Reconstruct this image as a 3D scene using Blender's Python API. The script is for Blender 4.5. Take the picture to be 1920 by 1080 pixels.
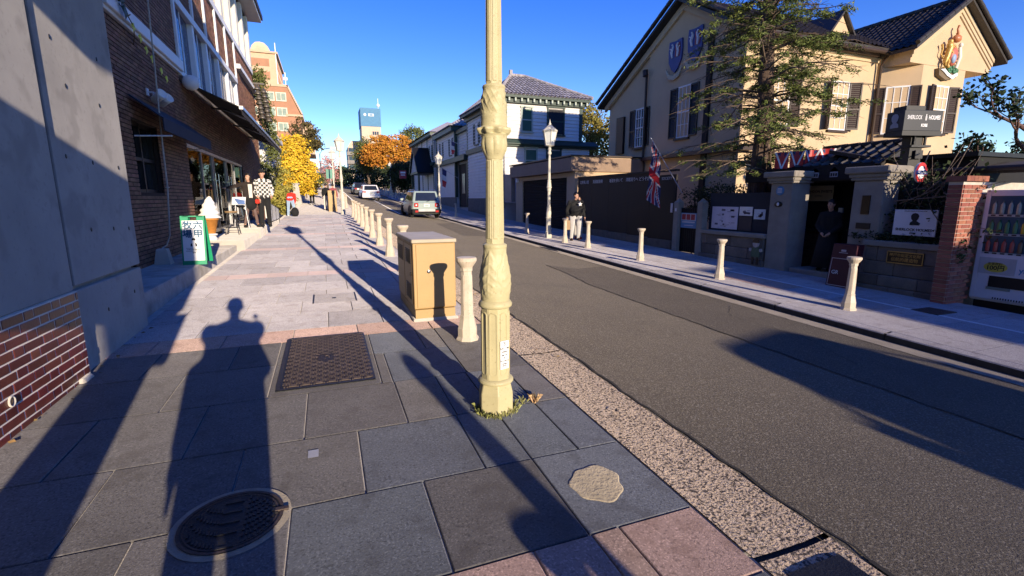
import bpy, math, random
import numpy as np
from mathutils import Vector, Matrix
for o in list(bpy.data.objects): bpy.data.objects.remove(o)
SC = bpy.context.scene
COL = SC.collection
rnd = random.Random(11)
pi, sin, cos, R = math.pi, math.sin, math.cos, math.radians
# ------------------------------------------------ camera, sky, sun, exposure
cd = bpy.data.cameras.new('camera'); cam = bpy.data.objects.new('camera', cd); COL.objects.link(cam)
cam.location = (0, 0, 1.6); cam.rotation_euler = (R(90-10.5735), 0, R(-20.921))
cd.sensor_width = 36; cd.lens = 16.875; cd.clip_start = .05; cd.clip_end = 2000
SC.camera = cam
SUN_EL, SUN_AZ = R(12.0), R(7.85)      # sun low behind the camera, a little to the right
w = bpy.data.worlds.new('World'); SC.world = w; w.use_nodes = True
nt = w.node_tree; nt.nodes.clear()
sky = nt.nodes.new('ShaderNodeTexSky'); sky.sky_type = 'NISHITA'; sky.sun_disc = False
sky.sun_elevation = SUN_EL; sky.sun_rotation = pi - SUN_AZ
sky.air_density = 1.0; sky.altitude = 900; sky.dust_density = 0.0; sky.ozone_density = 2.6
bg = nt.nodes.new('ShaderNodeBackground'); bg.inputs[1].default_value = .15
wo = nt.nodes.new('ShaderNodeOutputWorld')
hs = nt.nodes.new('ShaderNodeHueSaturation'); hs.inputs['Saturation'].default_value = 1.34; hs.inputs['Hue'].default_value = .533
nt.links.new(sky.outputs[0], hs.inputs['Color']); nt.links.new(hs.outputs[0], bg.inputs[0]); nt.links.new(bg.outputs[0], wo.inputs[0])
sd = bpy.data.lights.new('sun', 'SUN'); sd.energy = 4.1; sd.angle = R(.4); sd.color = (1, .84, .64)
sun = bpy.data.objects.new('sun', sd); COL.objects.link(sun)
sdir = Vector((-sin(SUN_AZ)*cos(SUN_EL), cos(SUN_AZ)*cos(SUN_EL), -sin(SUN_EL)))
sun.rotation_euler = sdir.to_track_quat('-Z', 'Y').to_euler(); sun.location = (8, -40, 30)
SC.view_settings.view_transform = 'Standard'; SC.view_settings.look = 'None'
SC.view_settings.exposure = 0.86; SC.view_settings.gamma = 1
SC.render.engine = 'CYCLES'
# ------------------------------------------------ materials
MATS = {}
def mat(name, col, rough=.75, var=.12, scale=3., bump=0., bscale=60., metal=0., rand=0., spk=(), spec=.4, emis=0., col2=None, island=0., coord='Object', stain=None, alpha=None):
    if name in MATS: return MATS[name]
    m = bpy.data.materials.new(name); m.use_nodes = True; MATS[name] = m
    N = m.node_tree.nodes; L = m.node_tree.links
    b = N['Principled BSDF']
    b.inputs['Roughness'].default_value = rough; b.inputs['Metallic'].default_value = metal
    b.inputs['Specular IOR Level'].default_value = spec
    if 'Diffuse Roughness' in b.inputs: b.inputs['Diffuse Roughness'].default_value = 1. if rough >= .7 else .3
    tc = N.new('ShaderNodeTexCoord')
    def noise(s, d=5, r=.6):
        n = N.new('ShaderNodeTexNoise'); n.inputs['Scale'].default_value = s
        n.inputs['Detail'].default_value = d; n.inputs['Roughness'].default_value = r
        L.new(tc.outputs[coord], n.inputs['Vector']); return n
    def mix(kind, fac, a, c):
        x = N.new('ShaderNodeMix'); x.data_type = 'RGBA'; x.blend_type = kind
        for sock, v in ((0, fac), (6, a), (7, c)):
            if hasattr(v, 'is_output'): L.new(v, x.inputs[sock])
            else: x.inputs[sock].default_value = v if not isinstance(v, tuple) else (*v[:3], 1)
        return x.outputs[2]
    def ramp(src, lo, hi):
        r = N.new('ShaderNodeMapRange'); r.inputs[1].default_value = lo; r.inputs[2].default_value = hi
        L.new(src, r.inputs[0]); return r.outputs[0]
    c1 = tuple(max(0, v*(1-var)) for v in col); c2 = col2 or tuple(min(1, v*(1+var)) for v in col)
    n = noise(scale)
    out = mix('MIX', ramp(n.outputs[0], .3, .7), c1, c2)
    for (s, amt, c, lo, hi) in spk:
        sn = noise(s, 2, .5)
        f = ramp(sn.outputs[0], lo, hi)
        mm = N.new('ShaderNodeMath'); mm.operation = 'MULTIPLY'; mm.inputs[1].default_value = amt; L.new(f, mm.inputs[0])
        out = mix('MIX', mm.outputs[0], out, c)
    if stain:
        s, amt, c, lo, hi = stain
        sn = noise(s, 8, .65)
        mm = N.new('ShaderNodeMath'); mm.operation = 'MULTIPLY'; mm.inputs[1].default_value = amt; L.new(ramp(sn.outputs[0], lo, hi), mm.inputs[0])
        out = mix('MIX', mm.outputs[0], out, c)
    if rand or island:
        if rand: src = N.new('ShaderNodeObjectInfo').outputs['Random']; a = rand
        else: src = N.new('ShaderNodeNewGeometry').outputs['Random Per Island']; a = island
        r = N.new('ShaderNodeMapRange'); r.inputs[3].default_value = 1-a; r.inputs[4].default_value = 1+a
        L.new(src, r.inputs[0])
        hs = N.new('ShaderNodeHueSaturation'); L.new(r.outputs[0], hs.inputs['Value'])
        r2 = N.new('ShaderNodeMapRange'); r2.inputs[3].default_value = .5-a*.04; r2.inputs[4].default_value = .5+a*.04
        mm = N.new('ShaderNodeMath'); mm.operation = 'FRACT'; m7 = N.new('ShaderNodeMath'); m7.operation = 'MULTIPLY'; m7.inputs[1].default_value = 7.31
        L.new(src, m7.inputs[0]); L.new(m7.outputs[0], mm.inputs[0]); L.new(mm.outputs[0], r2.inputs[0]); L.new(r2.outputs[0], hs.inputs['Hue'])
        L.new(out, hs.inputs['Color']); out = hs.outputs[0]
    L.new(out, b.inputs['Base Color'])
    if bump:
        bn = noise(bscale, 4, .6)
        bp = N.new('ShaderNodeBump'); bp.inputs['Strength'].default_value = min(1, bump); bp.inputs['Distance'].default_value = .02 if bump <= 1 else .02*bump
        L.new(bn.outputs[0], bp.inputs['Height']); L.new(bp.outputs[0], b.inputs['Normal'])
    if emis:
        L.new(out, b.inputs['Emission Color']); b.inputs['Emission Strength'].default_value = emis
    if alpha is not None:
        b.inputs['Alpha'].default_value = alpha
    return m
W = (1, 1, 1)
asphalt = mat('asphalt', (.106, .089, .066), .92, .10, 1.3, .35, 90, spk=((75, .8, (.26, .235, .195), .53, .66), (55, .65, (.045, .04, .034), .54, .68)), stain=(.4, .4, (.078, .070, .060), .5, .75))
asphalt_dark = mat('asphalt_dark', (.071, .060, .046), .92, .12, 1.5, .35, 90, spk=((70, .75, (.20, .175, .145), .53, .66), (50, .65, (.028, .026, .024), .54, .68)))
pebble = mat('pebble', (.58, .455, .325), .85, .25, 30, .8, 60, spk=((62, .95, (.06, .048, .04), .51, .59), (48, .8, (.58, .48, .38), .58, .66)))
def granite(n, c, sc=95, r=.2, st=.5):
    L_ = tuple(min(1, v*1.75) for v in c); D_ = tuple(v*.42 for v in c); T_ = (c[0]*.66, c[1]*.62, c[2]*.58)
    return mat(n, c, .75, .1, 2.2, .18, 160, rand=r, spk=((sc, .75, L_, .53, .68), (sc*.8, .7, D_, .54, .68), (7, .5, T_, .55, .68), (19, .35, D_, .66, .72)), stain=(1.6, st, T_, .48, .72))
granite_blue = granite('granite_blue', (.125, .134, .150))
granite_brown = granite('granite_brown', (.132, .124, .119))
granite_pink = granite('granite_pink', (.42, .295, .245), 90, .14, .4)
granite_pale = granite('granite_pale', (.325, .305, .315), 100, .16, .45)
mortar = mat('mortar', (.46, .42, .37), .9, .2, 6, .3, 90)
soil = mat('soil', (.12, .10, .075), .95, .3, 2, .5, 30)
concrete = mat('concrete', (.34, .32, .30), .85, .14, 1.3, .05, 25, spk=((24, .3, (.2, .19, .18), .6, .72), (3.2, .5, (.22, .205, .19), .56, .66)), stain=(1.1, .6, (.17, .16, .15), .55, .74))
concrete_pale = mat('concrete_pale', (.52, .48, .42), .85, .1, 2, .25, 60, stain=(1.5, .4, (.34, .31, .27), .5, .75))
concrete_dirty = mat('concrete_dirty', (.40, .37, .335), .85, .2, 2, .3, 50, stain=(2.2, .7, (.17, .15, .13), .48, .7))
tile_red = mat('tile_red', (.125, .026, .019), .38, .2, 8, .12, 50, rand=.3, spec=.5)
brick_brown = mat('brick_brown', (.20, .098, .060), .8, .22, 12, .5, 90, rand=.3, col2=(.27, .14, .088))
brick_brown_i = mat('brick_brown_laid', (.20, .098, .060), .8, .22, 12, .5, 90, island=.3, col2=(.27, .14, .088))
brick_joint = mat('brick_joint', (.035, .022, .017), .95, .2, 10)
brick_red = mat('brick_red', (.36, .13, .085), .85, .2, 10, .5, 80, rand=.25)
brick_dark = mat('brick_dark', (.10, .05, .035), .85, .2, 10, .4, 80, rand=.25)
mortar_pale = mat('mortar_pale', (.62, .56, .50), .9, .12, 10)
stone_wall = mat('stone_wall', (.21, .175, .14), .88, .2, 4, .8, 45, rand=.2, spk=((90, .5, (.1, .085, .07), .52, .68),))
stone_pier = mat('stone_pier', (.34, .305, .26), .85, .14, 3, .5, 80, spk=((160, .5, (.17, .15, .13), .54, .68),), stain=(1.8, .4, (.2, .18, .15), .5, .75))
cream = mat('cream', (.66, .505, .315), .8, .05, 1.2, .15, 90, stain=(.8, .25, (.45, .34, .19), .5, .8))
cream_trim = mat('cream_trim', (.64, .51, .33), .75, .05, 2)
beige_wall = mat('beige_wall', (.60, .45, .29), .8, .06, 1, .12, 60, stain=(.9, .35, (.45, .33, .22), .5, .75))
white_paint = mat('white_paint', (.66, .64, .62), .6, .06, 2, .05, 40, stain=(1.5, .2, (.6, .58, .55), .5, .8))
white_trim = mat('white_trim', (.74, .73, .71), .5, .05, 3)
green_paint = mat('green_paint', (.022, .048, .036), .5, .1, 6)
green_shutter = mat('green_shutter', (.05, .12, .075), .55, .1, 6)
sage_paint = mat('sage_paint', (.40, .45, .38), .6, .08, 6)
brown_paint = mat('brown_paint', (.045, .026, .018), .5, .15, 5)
black_paint = mat('black_paint', (.012, .011, .011), .5, .2, 5)
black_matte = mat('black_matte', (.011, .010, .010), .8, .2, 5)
brown_board = mat('brown_board', (.013, .0085, .0062), .65, .2, 2)
roof_dark = mat('roof_dark', (.032, .027, .026), .55, .2, 5, .2, 40, island=.3)
roof_silver = mat('roof_silver', (.33, .305, .31), .55, .15, 5, .2, 40, island=.25)
steel = mat('steel', (.42, .42, .43), .35, .08, 8, metal=.9)
chrome = mat('chrome', (.7, .7, .72), .18, .05, 8, metal=1)
iron = mat('iron', (.055, .048, .045), .5, .25, 7, .3, 60, metal=.5)
iron_rust = mat('iron_rust', (.085, .062, .052), .6, .3, 9, .3, 80, metal=.35)
iron_dark = mat('iron_dark', (.03, .03, .032), .5, .2, 9, .3, 80, metal=.4)
lamp_paint = mat('lamp_paint', (.475, .425, .24), .5, .08, 5, .12, 70, spk=((45, .5, (.30, .24, .12), .64, .70),), stain=(3.5, .5, (.38, .33, .185), .5, .74))
lamp_paint_old = mat('lamp_paint_old', (.58, .55, .46), .55, .08, 5, stain=(4, .5, (.4, .37, .3), .5, .75))
bollard_paint = mat('bollard_paint', (.58, .50, .39), .5, .06, 5, .08, 60, spk=((40, .6, (.34, .25, .16), .65, .71),), stain=(6, .55, (.40, .31, .21), .5, .72))
box_tan = mat('box_tan', (.44, .285, .115), .5, .05, 3, .12, 120, spk=((60, .35, (.34, .20, .07), .6, .7),), stain=(2.5, .25, (.42, .29, .10), .52, .75))
window_glass = mat('window_glass', (.018, .022, .026), .05, .2, 2, spec=.9)
window_blue = mat('window_blue', (.12, .22, .40), .06, .15, 1.2, spec=1.)
curtain = mat('curtain', (.66, .66, .66), .8, .12, 5)
lamp_glass = mat('lamp_glass', (.62, .64, .62), .25, .05, 4, spec=.6)
fabric_black = mat('fabric_black', (.016, .014, .014), .85, .15, 8)
fabric_navy = mat('fabric_navy', (.02, .026, .042), .8, .15, 8)
bark = mat('bark', (.15, .105, .075), .9, .3, 7, .9, 22)
bark_grey = mat('bark_grey', (.20, .15, .12), .9, .25, 7, .8, 26)
print_ink = mat('print_ink', (.02, .02, .022), .7, .05, 5)
print_white = mat('print_white', (.76, .76, .76), .6, .04, 5)
gold = mat('gold', (.58, .36, .10), .4, .2, 12, metal=.3)
red_paint = mat('red_paint', (.50, .03, .03), .5, .1, 5)
blue_paint = mat('blue_paint', (.03, .05, .22), .5, .1, 5)
rubber = mat('rubber', (.018, .018, .018), .8, .2, 8)
skin = mat('skin', (.52, .30, .21), .55, .05, 8)
hair_dark = mat('hair_dark', (.018, .013, .011), .5, .2, 20)
line_paint = mat('line_paint', (.66, .64, .6), .7, .08, 6, stain=(5, .5, (.3, .29, .27), .52, .7))
# ------------------------------------------------ mesh builder
class M:
    def __init__(s): s.v = []; s.f = []; s.mi = []; s.sm = []
    def add(s, vs, fs, m=0, smooth=False):
        o = len(s.v); s.v += [tuple(v) for v in vs]
        for f in fs: s.f.append(tuple(i+o for i in f)); s.mi.append(m); s.sm.append(smooth)
        return s
    def quad(s, a, b, c, d, m=0): return s.add([a, b, c, d], [(0, 1, 2, 3)], m)
    def box(s, x0, x1, y0, y1, z0, z1, m=0):
        if x0 > x1: x0, x1 = x1, x0
        if y0 > y1: y0, y1 = y1, y0
        if z0 > z1: z0, z1 = z1, z0
        return s.add([(x0,y0,z0),(x1,y0,z0),(x1,y1,z0),(x0,y1,z0),(x0,y0,z1),(x1,y0,z1),(x1,y1,z1),(x0,y1,z1)],
              [(0,3,2,1),(4,5,6,7),(0,1,5,4),(1,2,6,5),(2,3,7,6),(3,0,4,7)], m)
    def prism(s, poly, d, m=0):          # poly: 3D points, extruded by vector d
        n = len(poly); d = Vector(d)
        vs = [Vector(p) for p in poly] + [Vector(p)+d for p in poly]
        fs = [tuple(range(n)), tuple(range(2*n-1, n-1, -1))] + [(i, i+n, (i+1) % n+n, (i+1) % n) for i in range(n)]
        return s.add(vs, fs, m)
    def tube(s, pts, rad, n=8, m=0, smooth=True, cap=True):
        pts = [Vector(p) for p in pts]
        if not hasattr(rad, '__len__'): rad = [rad]*len(pts)
        vs = []; fs = []
        for i, p in enumerate(pts):
            t = (pts[min(i+1, len(pts)-1)]-pts[max(i-1, 0)]).normalized()
            a = Vector((0, 0, 1)) if abs(t.z) < .9 else Vector((1, 0, 0))
            u = t.cross(a).normalized(); q = t.cross(u)
            for k in range(n):
                an = 2*pi*k/n; vs.append(p+(u*cos(an)+q*sin(an))*rad[i])
        for i in range(len(pts)-1):
            for k in range(n): fs.append((i*n+k, i*n+(k+1) % n, (i+1)*n+(k+1) % n, (i+1)*n+k))
        s.add(vs, fs, m, smooth)
        if cap: s.add(vs[:n], [tuple(range(n))[::-1]], m); s.add(vs[-n:], [tuple(range(n))], m)
        return s
    def lathe(s, prof, c=(0, 0, 0), n=16, m=0, smooth=True, rot=0., sx=1., sy=1.):
        vs = []; fs = []
        for (r, z) in prof:
            for k in range(n):
                a = 2*pi*k/n+rot; vs.append((c[0]+r*cos(a)*sx, c[1]+r*sin(a)*sy, c[2]+z))
        for i in range(len(prof)-1):
            for k in range(n): fs.append((i*n+k, i*n+(k+1) % n, (i+1)*n+(k+1) % n, (i+1)*n+k))
        fs.append(tuple(range(n))[::-1]); fs.append(tuple(range((len(prof)-1)*n, len(prof)*n)))
        return s.add(vs, fs, m, smooth)
    def ball(s, c, r, n=12, m=0):
        if not hasattr(r, '__len__'): r = (r, r, r)
        k = max(4, n//2)
        prof = [(max(.001, sin(pi*i/k)), -cos(pi*i/k)) for i in range(k+1)]
        o = len(s.v); s.lathe(prof, n=n, m=m)
        for i in range(o, len(s.v)):
            v = s.v[i]; s.v[i] = (c[0]+v[0]*r[0], c[1]+v[1]*r[1], c[2]+v[2]*r[2])
        return s
    def rot(s, o, ang, c=(0, 0, 0), axis='Z'):
        T = Matrix.Translation(c) @ Matrix.Rotation(ang, 4, axis) @ Matrix.Translation([-q for q in c])
        for i in range(o, len(s.v)): s.v[i] = tuple(T @ Vector(s.v[i]))
        return s
    def mesh(s, name, mats):
        me = bpy.data.meshes.new(name); me.from_pydata(s.v, [], s.f)
        for mm in (mats if isinstance(mats, (list, tuple)) else [mats]): me.materials.append(mm)
        me.polygons.foreach_set('material_index', s.mi); me.polygons.foreach_set('use_smooth', s.sm)
        me.update(); return me
    def build(s, name, mats, parent=None, kind=None, label=None, bev=0, seg=1):
        o = bpy.data.objects.new(name, s.mesh(name, mats)); COL.objects.link(o)
        adopt(o, parent, kind, label)
        if bev:
            b = o.modifiers.new('bevel', 'BEVEL'); b.width = bev; b.segments = seg; b.limit_method = 'ANGLE'; b.angle_limit = R(40)
        return o
def adopt(o, parent, kind=None, label=None):
    if parent:
        o.parent = parent
        if parent.type == 'EMPTY' and 'label' in parent: o.matrix_parent_inverse = Matrix.Translation(-parent.location)
    if kind: o['kind'] = kind
    if label: o['label'] = label
def tag(o, label, cat, group=None):
    o['label'] = label; o['category'] = cat
    if group: o['group'] = group
    return o
def thing(name, label, cat, loc=(0, 0, 0), group=None):
    o = bpy.data.objects.new(name, None); COL.objects.link(o); o.location = loc; o.empty_display_size = .2
    return tag(o, label, cat, group)
def copy_tree(o, parent=None):
    c = o.copy(); COL.objects.link(c)
    if parent: c.parent = parent
    for ch in o.children: copy_tree(ch, c)
    return c
def place(o, loc, rz=0, label=None):
    o.location = loc; o.rotation_euler.z = rz
    if label: o['label'] = label
    return o
def struct(name, bm, mats, **k): return bm.build(name, mats, kind='structure', **k)
def text(body, size, name, m, parent, origin, xdir, up, ext=.004, align='CENTER', sx=1., bold=0.):
    cu = bpy.data.curves.new(name, 'FONT'); cu.body = body; cu.size = size; cu.extrude = ext; cu.align_x = align; cu.align_y = 'CENTER'; cu.offset = bold
    cu.resolution_u = 3
    t = bpy.data.objects.new(name, cu); COL.objects.link(t)
    me = bpy.data.meshes.new_from_object(t.evaluated_get(bpy.context.evaluated_depsgraph_get()))
    bpy.data.objects.remove(t); bpy.data.curves.remove(cu)
    X = Vector(xdir).normalized(); U = Vector(up).normalized(); Z = X.cross(U)
    T = Matrix(((X.x*sx, U.x, Z.x, origin[0]), (X.y*sx, U.y, Z.y, origin[1]), (X.z*sx, U.z, Z.z, origin[2]), (0, 0, 0, 1)))
    me.transform(T); me.materials.clear(); me.materials.append(m); me.name = name
    o = bpy.data.objects.new(name, me); COL.objects.link(o); adopt(o, parent); return o
def leaves(name, C, per, spread, size, m, parent, seed=1, flat=0., asp=.5, droop=0.):
    rg = np.random.default_rng(seed); C = np.asarray(C, float); n = len(C)*per
    P = np.repeat(C, per, 0)+rg.normal(0, 1, (n, 3))*np.asarray(spread)
    d = rg.normal(0, 1, (n, 3)); d[:, 2] = d[:, 2]*(1-flat)-droop; d /= np.linalg.norm(d, axis=1)[:, None]
    e = rg.normal(0, 1, (n, 3)); e[:, 2] *= (1-flat*.7); e -= (e*d).sum(1)[:, None]*d; e /= np.linalg.norm(e, axis=1)[:, None]
    s = size*rg.uniform(.6, 1.3, (n, 1))
    V = np.stack([P-d*s*.5, P+e*s*asp*.5, P+d*s*.5, P-e*s*asp*.5], 1).reshape(-1, 3)
    me = bpy.data.meshes.new(name); me.vertices.add(n*4); me.vertices.foreach_set('co', V.ravel())
    me.loops.add(n*4); me.loops.foreach_set('vertex_index', np.arange(n*4, dtype=np.int32))
    me.polygons.add(n); me.polygons.foreach_set('loop_start', np.arange(0, n*4, 4, dtype=np.int32))
    me.update(calc_edges=True); me.materials.append(m)
    o = bpy.data.objects.new(name, me); COL.objects.link(o); adopt(o, parent); return o
def leafmat(name, col, col2, isl=.35): return mat(name, col, .65, .25, 1.2, island=isl, col2=col2, spec=.25)
S = .0235
def zy(y): return S*y if y < 32 else S*32+.045*(y-32)
def zx(x): return 0. if x <= 2.11 else (-.092*(x-2.11) if x < 7.2 else -.35)
def gz(x, y): return zy(y)+zx(x)
# ------------------------------------------------ ground, road, pavements
def strip(x0, x1, ys, zf, m=0, b=None):
    b = b or M(); o = len(b.v); vs = []
    for y in ys: vs += [(x0, y, zf(x0, y)), (x1, y, zf(x1, y))]
    return b.add(vs, [(2*i, 2*i+1, 2*i+3, 2*i+2) for i in range(len(ys)-1)], m)
YS = [-90, -40, -10, 0, 10, 20, 28, 32, 40, 60, 90, 130, 170]
g = M()
for (x0, x1) in ((-900, -40), (-40, -14), (-14, 18), (18, 40), (40, 900)):
    strip(x0, x1, [-900]+YS+[900], lambda x, y: min(zy(max(y, -60)), 7)-.75 + (min(3, (-x-14)*.1) if x < -14 else 0), 0, g)
struct('ground', g, soil)
struct('road', strip(2.118, 7.3, YS, lambda x, y: zy(y)-.092*(x-2.11)), asphalt)
b = M(); E = .004
px = [(4.7, 1.79-30), (7.0, -30), (6.95, 11.0), (6.4, 10.7), (5.6, 10.2), (4.95, 10.6), (4.9, 9.5), (4.68, 8.1), (4.74, 4.6), (4.86, 1.8)]
b.add([(x, y, zy(y)-.092*(x-2.11)+E) for x, y in px], [tuple(range(len(px)))])
px = [(4.95, 18.2), (6.9, 19.2), (6.9, 27.5), (5.35, 25)]
b.add([(x, y, zy(y)-.092*(x-2.11)+E) for x, y in px], [tuple(range(4))])
struct('road_patch', b, asphalt_dark)
b = M(); strip(6.78, 7.2, YS[2:], lambda x, y: zy(y)-.092*(x-2.11)+2*E, 0, b); struct('gutter_strip', b, mat('gutter_concrete', (.27, .235, .19), .85, .15, 3, .4, 90, spk=((120, .5, (.12, .1, .085), .5, .65),)))
b = M(); strip(4.55, 4.67, [33, 45, 60, 80], lambda x, y: zy(y)-.092*(x-2.11)+E, 0, b)
# street gradient line near the crossing, far down the road
strip(2.3, 2.42, [48, 60, 80], lambda x, y: zy(y)-.092*(x-2.11)+E, 0, b); struct('road_marking', b, line_paint)
b = M(); q_ = random.Random(5); n = 26; cxy = (7.0, 14.8)
P = [(cxy[0]+.13*(1+.5*q_.random())*cos(2*pi*k/n), cxy[1]+.55*(1+.5*q_.random())*sin(2*pi*k/n)) for k in range(n)]
b.add([(x, y, zy(y)-.092*(x-2.11)+3*E) for x, y in P], [tuple(range(n))]); tag(b.build('tar_patch', mat('tar', (.016, .015, .015), .7)), 'small black tar patch near the far kerb of the road', 'patch')
b = M()                                      # hairline cracks and patch seams
def crack(pts, w_):
    P = []
    for (a, c) in zip(pts, pts[1:]):
        n = max(2, int(math.hypot(c[0]-a[0], c[1]-a[1])/.12))
        P += [(a[0]+(c[0]-a[0])*k/n+q_.gauss(0, .012), a[1]+(c[1]-a[1])*k/n+q_.gauss(0, .02)) for k in range(n)]
    P.append(pts[-1])
    for (a, c) in zip(P, P[1:]):
        d = Vector((c[0]-a[0], c[1]-a[1])).normalized(); u = w_*q_.uniform(.5, 1.2); nx, ny = -d.y*u, d.x*u; h = lambda x, y: zy(y)-.092*(x-2.11)+2*E+.001
        b.add([(x, y, h(x, y)) for x, y in ((a[0]+nx, a[1]+ny), (c[0]+nx, c[1]+ny), (c[0]-nx, c[1]-ny), (a[0]-nx, a[1]-ny))], [(3, 2, 1, 0)])
crack([(4.9, .9), (4.86, 1.8), (4.74, 4.6), (4.68, 8.1), (4.9, 9.5), (4.95, 10.6)], .011); crack([(2.135, .3), (2.14, 6), (2.135, 16), (2.14, 30)], .012)
crack([(6.8, .9), (6.78, 8), (6.76, 20)], .008); crack([(2.5, 7.5), (3.3, 7.9), (4.1, 7.7)], .004); crack([(5.4, 3.4), (5.9, 4.4), (5.8, 5.6), (6.5, 6.3)], .004); crack([(3.2, 12), (3.5, 15), (3.3, 19)], .006)
struct('road_crack', b, mat('crack', (.03, .027, .024), .95))
# pavement beds
left = M(); strip(-2.2, 1.68, YS[1:], lambda x, y: zy(y)-.014, 0, left); sidewalk = struct('sidewalk', left, mortar)
rb = M(); strip(7.22, 10.5, YS[1:], lambda x, y: zy(y)-.35-.012, 0, rb); rwalk = struct('far_sidewalk', rb, mat('joint_grey', (.25, .235, .22), .9, .15, 8))
def slab(x0, x1, y0, y1, m, par, zo=0., gap=.005, name='paving_slab', tilt=.0015):
    b = M(); x0 += gap; x1 -= gap; y0 += gap; y1 -= gap; e = .004; t = [rnd.uniform(-tilt, tilt) for _ in range(4)]
    P = [(x0, y0), (x1, y0), (x1, y1), (x0, y1)]; I = [(x0+e, y0+e), (x1-e, y0+e), (x1-e, y1-e), (x0+e, y1-e)]
    z = lambda x, y: zy(y)+zo
    b.add([(x, y, z(x, y)-.04) for x, y in P]+[(x, y, z(x, y)+t[i]-.004) for i, (x, y) in enumerate(P)]+[(x, y, z(x, y)+t[i]) for i, (x, y) in enumerate(I)],
          [(0,1,5,4),(1,2,6,5),(2,3,7,6),(3,0,4,7),(4,5,9,8),(5,6,10,9),(6,7,11,10),(7,4,8,11),(8,9,10,11)])
    return b.build(name, m, par)
rows = [(-.42, .29), (.29, .74), (.74, 1.30)]
near = {1.75: [-2.05, -1.56, -.93, -.265, .405, 1.06, 1.66], 2.44: [-2.05, -1.23, -.565, .1, .77, 1.06, 1.38, 1.66], 3.15: [-2.05, -1.56, -.9, -.23, .435, .78, 1.05, 1.4, 1.66],
        3.91: [-2.05, -1.22, -.52, .34, .43, 1.07, 1.66], 4.66: [-2.05, -1.56, -.9, -.52, .34, .85, 1.07, 1.66]}
Y = -.40; k = 0; far = []
pat = []
for base in (-2.75, 1.30, 5.35, 9.40, 13.45, 17.5, 21.55, 25.6):
    pat.append((base, base+.45, True))
    for i in range(5): pat.append((base+.45+i*.72, base+.45+(i+1)*.72, False))
fix = {1.75: (1.75, 2.44), 2.47: (2.44, 3.15), 3.19: (3.15, 3.91), 3.91: (3.91, 4.66), 4.63: (4.66, 5.35)}
nslab = 0
for (y0, y1, pink) in pat:
    if y1 < .2 or y0 > 29: continue
    key = round(y0, 2); xs = None
    for kk in fix:
        if abs(kk-key) < .02: y0, y1 = fix[kk]; xs = near[y0]
    k += 1
    if xs is None:
        xs = [-2.05]; x = -2.05+(.33 if k % 2 else .66)
        while x < 1.0: xs.append(x+rnd.uniform(-.02, .02)); x += .655
        if pink and y0 < 2: xs = [-2.05, -1.4, -.6, .05, .77, 1.07, 1.22, 1.66]
        else:
            if 1.06-xs[-1] < .2: xs.pop()
            xs += [1.06, 1.66]
    for a, c in zip(xs, xs[1:]):
        if c-a < .05: continue
        if pink: mm = granite_pink if y0 < 6 else mat('granite_rose', (.38, .30, .29), .72, .1, 2.5, .2, 220, rand=.12, spk=((190, .5, (.5, .4, .38), .52, .66),), stain=(1.7, .4, (.24, .2, .19), .55, .8))
        elif y0 < 5.5: mm = granite_blue if (a > -.3 and rnd.random() < .72) else granite_brown
        else: mm = granite_pale
        if nslab < 286: slab(a, c, y0, y1, mm, sidewalk); nslab += 1
b = M()
y = 29.3
while y < 90:
    x = -2.05+(.3 if int(y) % 2 else 0)
    while x < 1.6: b.box(x+.005, min(x+.65, 1.66)-.005, y+.005, y+1.0-.005, zy(y)-.03, zy(y)); x += .655
    y += 1.0
b.build('paving_slab', granite_pale, sidewalk, kind='stuff')
# gutter blocks of exposed pebbles along the near kerb
gut = M(); strip(1.66, 2.125, YS[1:], lambda x, y: zy(y)-.03, 0, gut); gutter = struct('gutter', gut, soil)
y = -1.45
gb = []
while y < 40:
    y2 = min(y+2.8, 40.); b = M(); n = 6
    for i in range(n):
        ya = y+.01+(y2-y-.02)*i/n; yb = y+.01+(y2-y-.02)*(i+1)/n
        za, zb = zy(ya), zy(yb)
        b.add([(1.672, ya, za-.002), (1.80, ya, za-.008), (1.98, ya, za-.010), (2.114, ya, za+.001), (1.672, yb, zb-.002), (1.80, yb, zb-.008), (1.98, yb, zb-.010), (2.114, yb, zb+.001)], [(0, 1, 5, 4), (1, 2, 6, 5), (2, 3, 7, 6)])
    b.build('gutter_block', pebble, gutter); y = y2
    if y > 1 and y < 1.4: y = 1.36
# right kerb and pavement
kb = M(); kerb = None
y = -3.
kroot = struct('kerb', strip(7.2, 7.22, YS[2:], lambda x, y: zy(y)-.55), granite_pale)
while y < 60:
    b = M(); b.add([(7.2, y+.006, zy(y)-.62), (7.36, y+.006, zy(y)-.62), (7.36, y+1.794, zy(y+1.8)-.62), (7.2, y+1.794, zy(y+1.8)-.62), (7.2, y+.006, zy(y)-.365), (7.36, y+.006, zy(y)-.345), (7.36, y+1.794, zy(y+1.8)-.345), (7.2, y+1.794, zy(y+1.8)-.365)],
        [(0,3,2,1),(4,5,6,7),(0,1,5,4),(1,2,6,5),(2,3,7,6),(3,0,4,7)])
    b.mi[2] = b.mi[5] = 1; b.mi[0] = 1; b.build('kerb_stone', [granite_pale, mat('kerb_shade', (.055, .05, .045), .9, .3, 6, .4, 50)], kroot, bev=.012); y += 1.8  # shade of the kerb face painted in as a dark colour
k = 0; y = 1.5
while y < 30:
    d = .9; k += 1
    for a, c in ((7.37, 8.3), (8.3, 9.05), (9.05, 9.14), (9.14, 9.9), (9.9, 10.45)):
        mm = mat('lit_slit_white', (.62, .61, .6), .6, .06, 5) if c-a < .1 else (granite_pink if (6.9 < y < 8.2 and 8.2 < a < 9) else granite_pale)  # narrow white row: sunlit slit between two shadows, painted in as slab colour
        slab(a, c, y, y+d, mm, rwalk, zo=-.35, gap=.004)
    y += d
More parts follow.
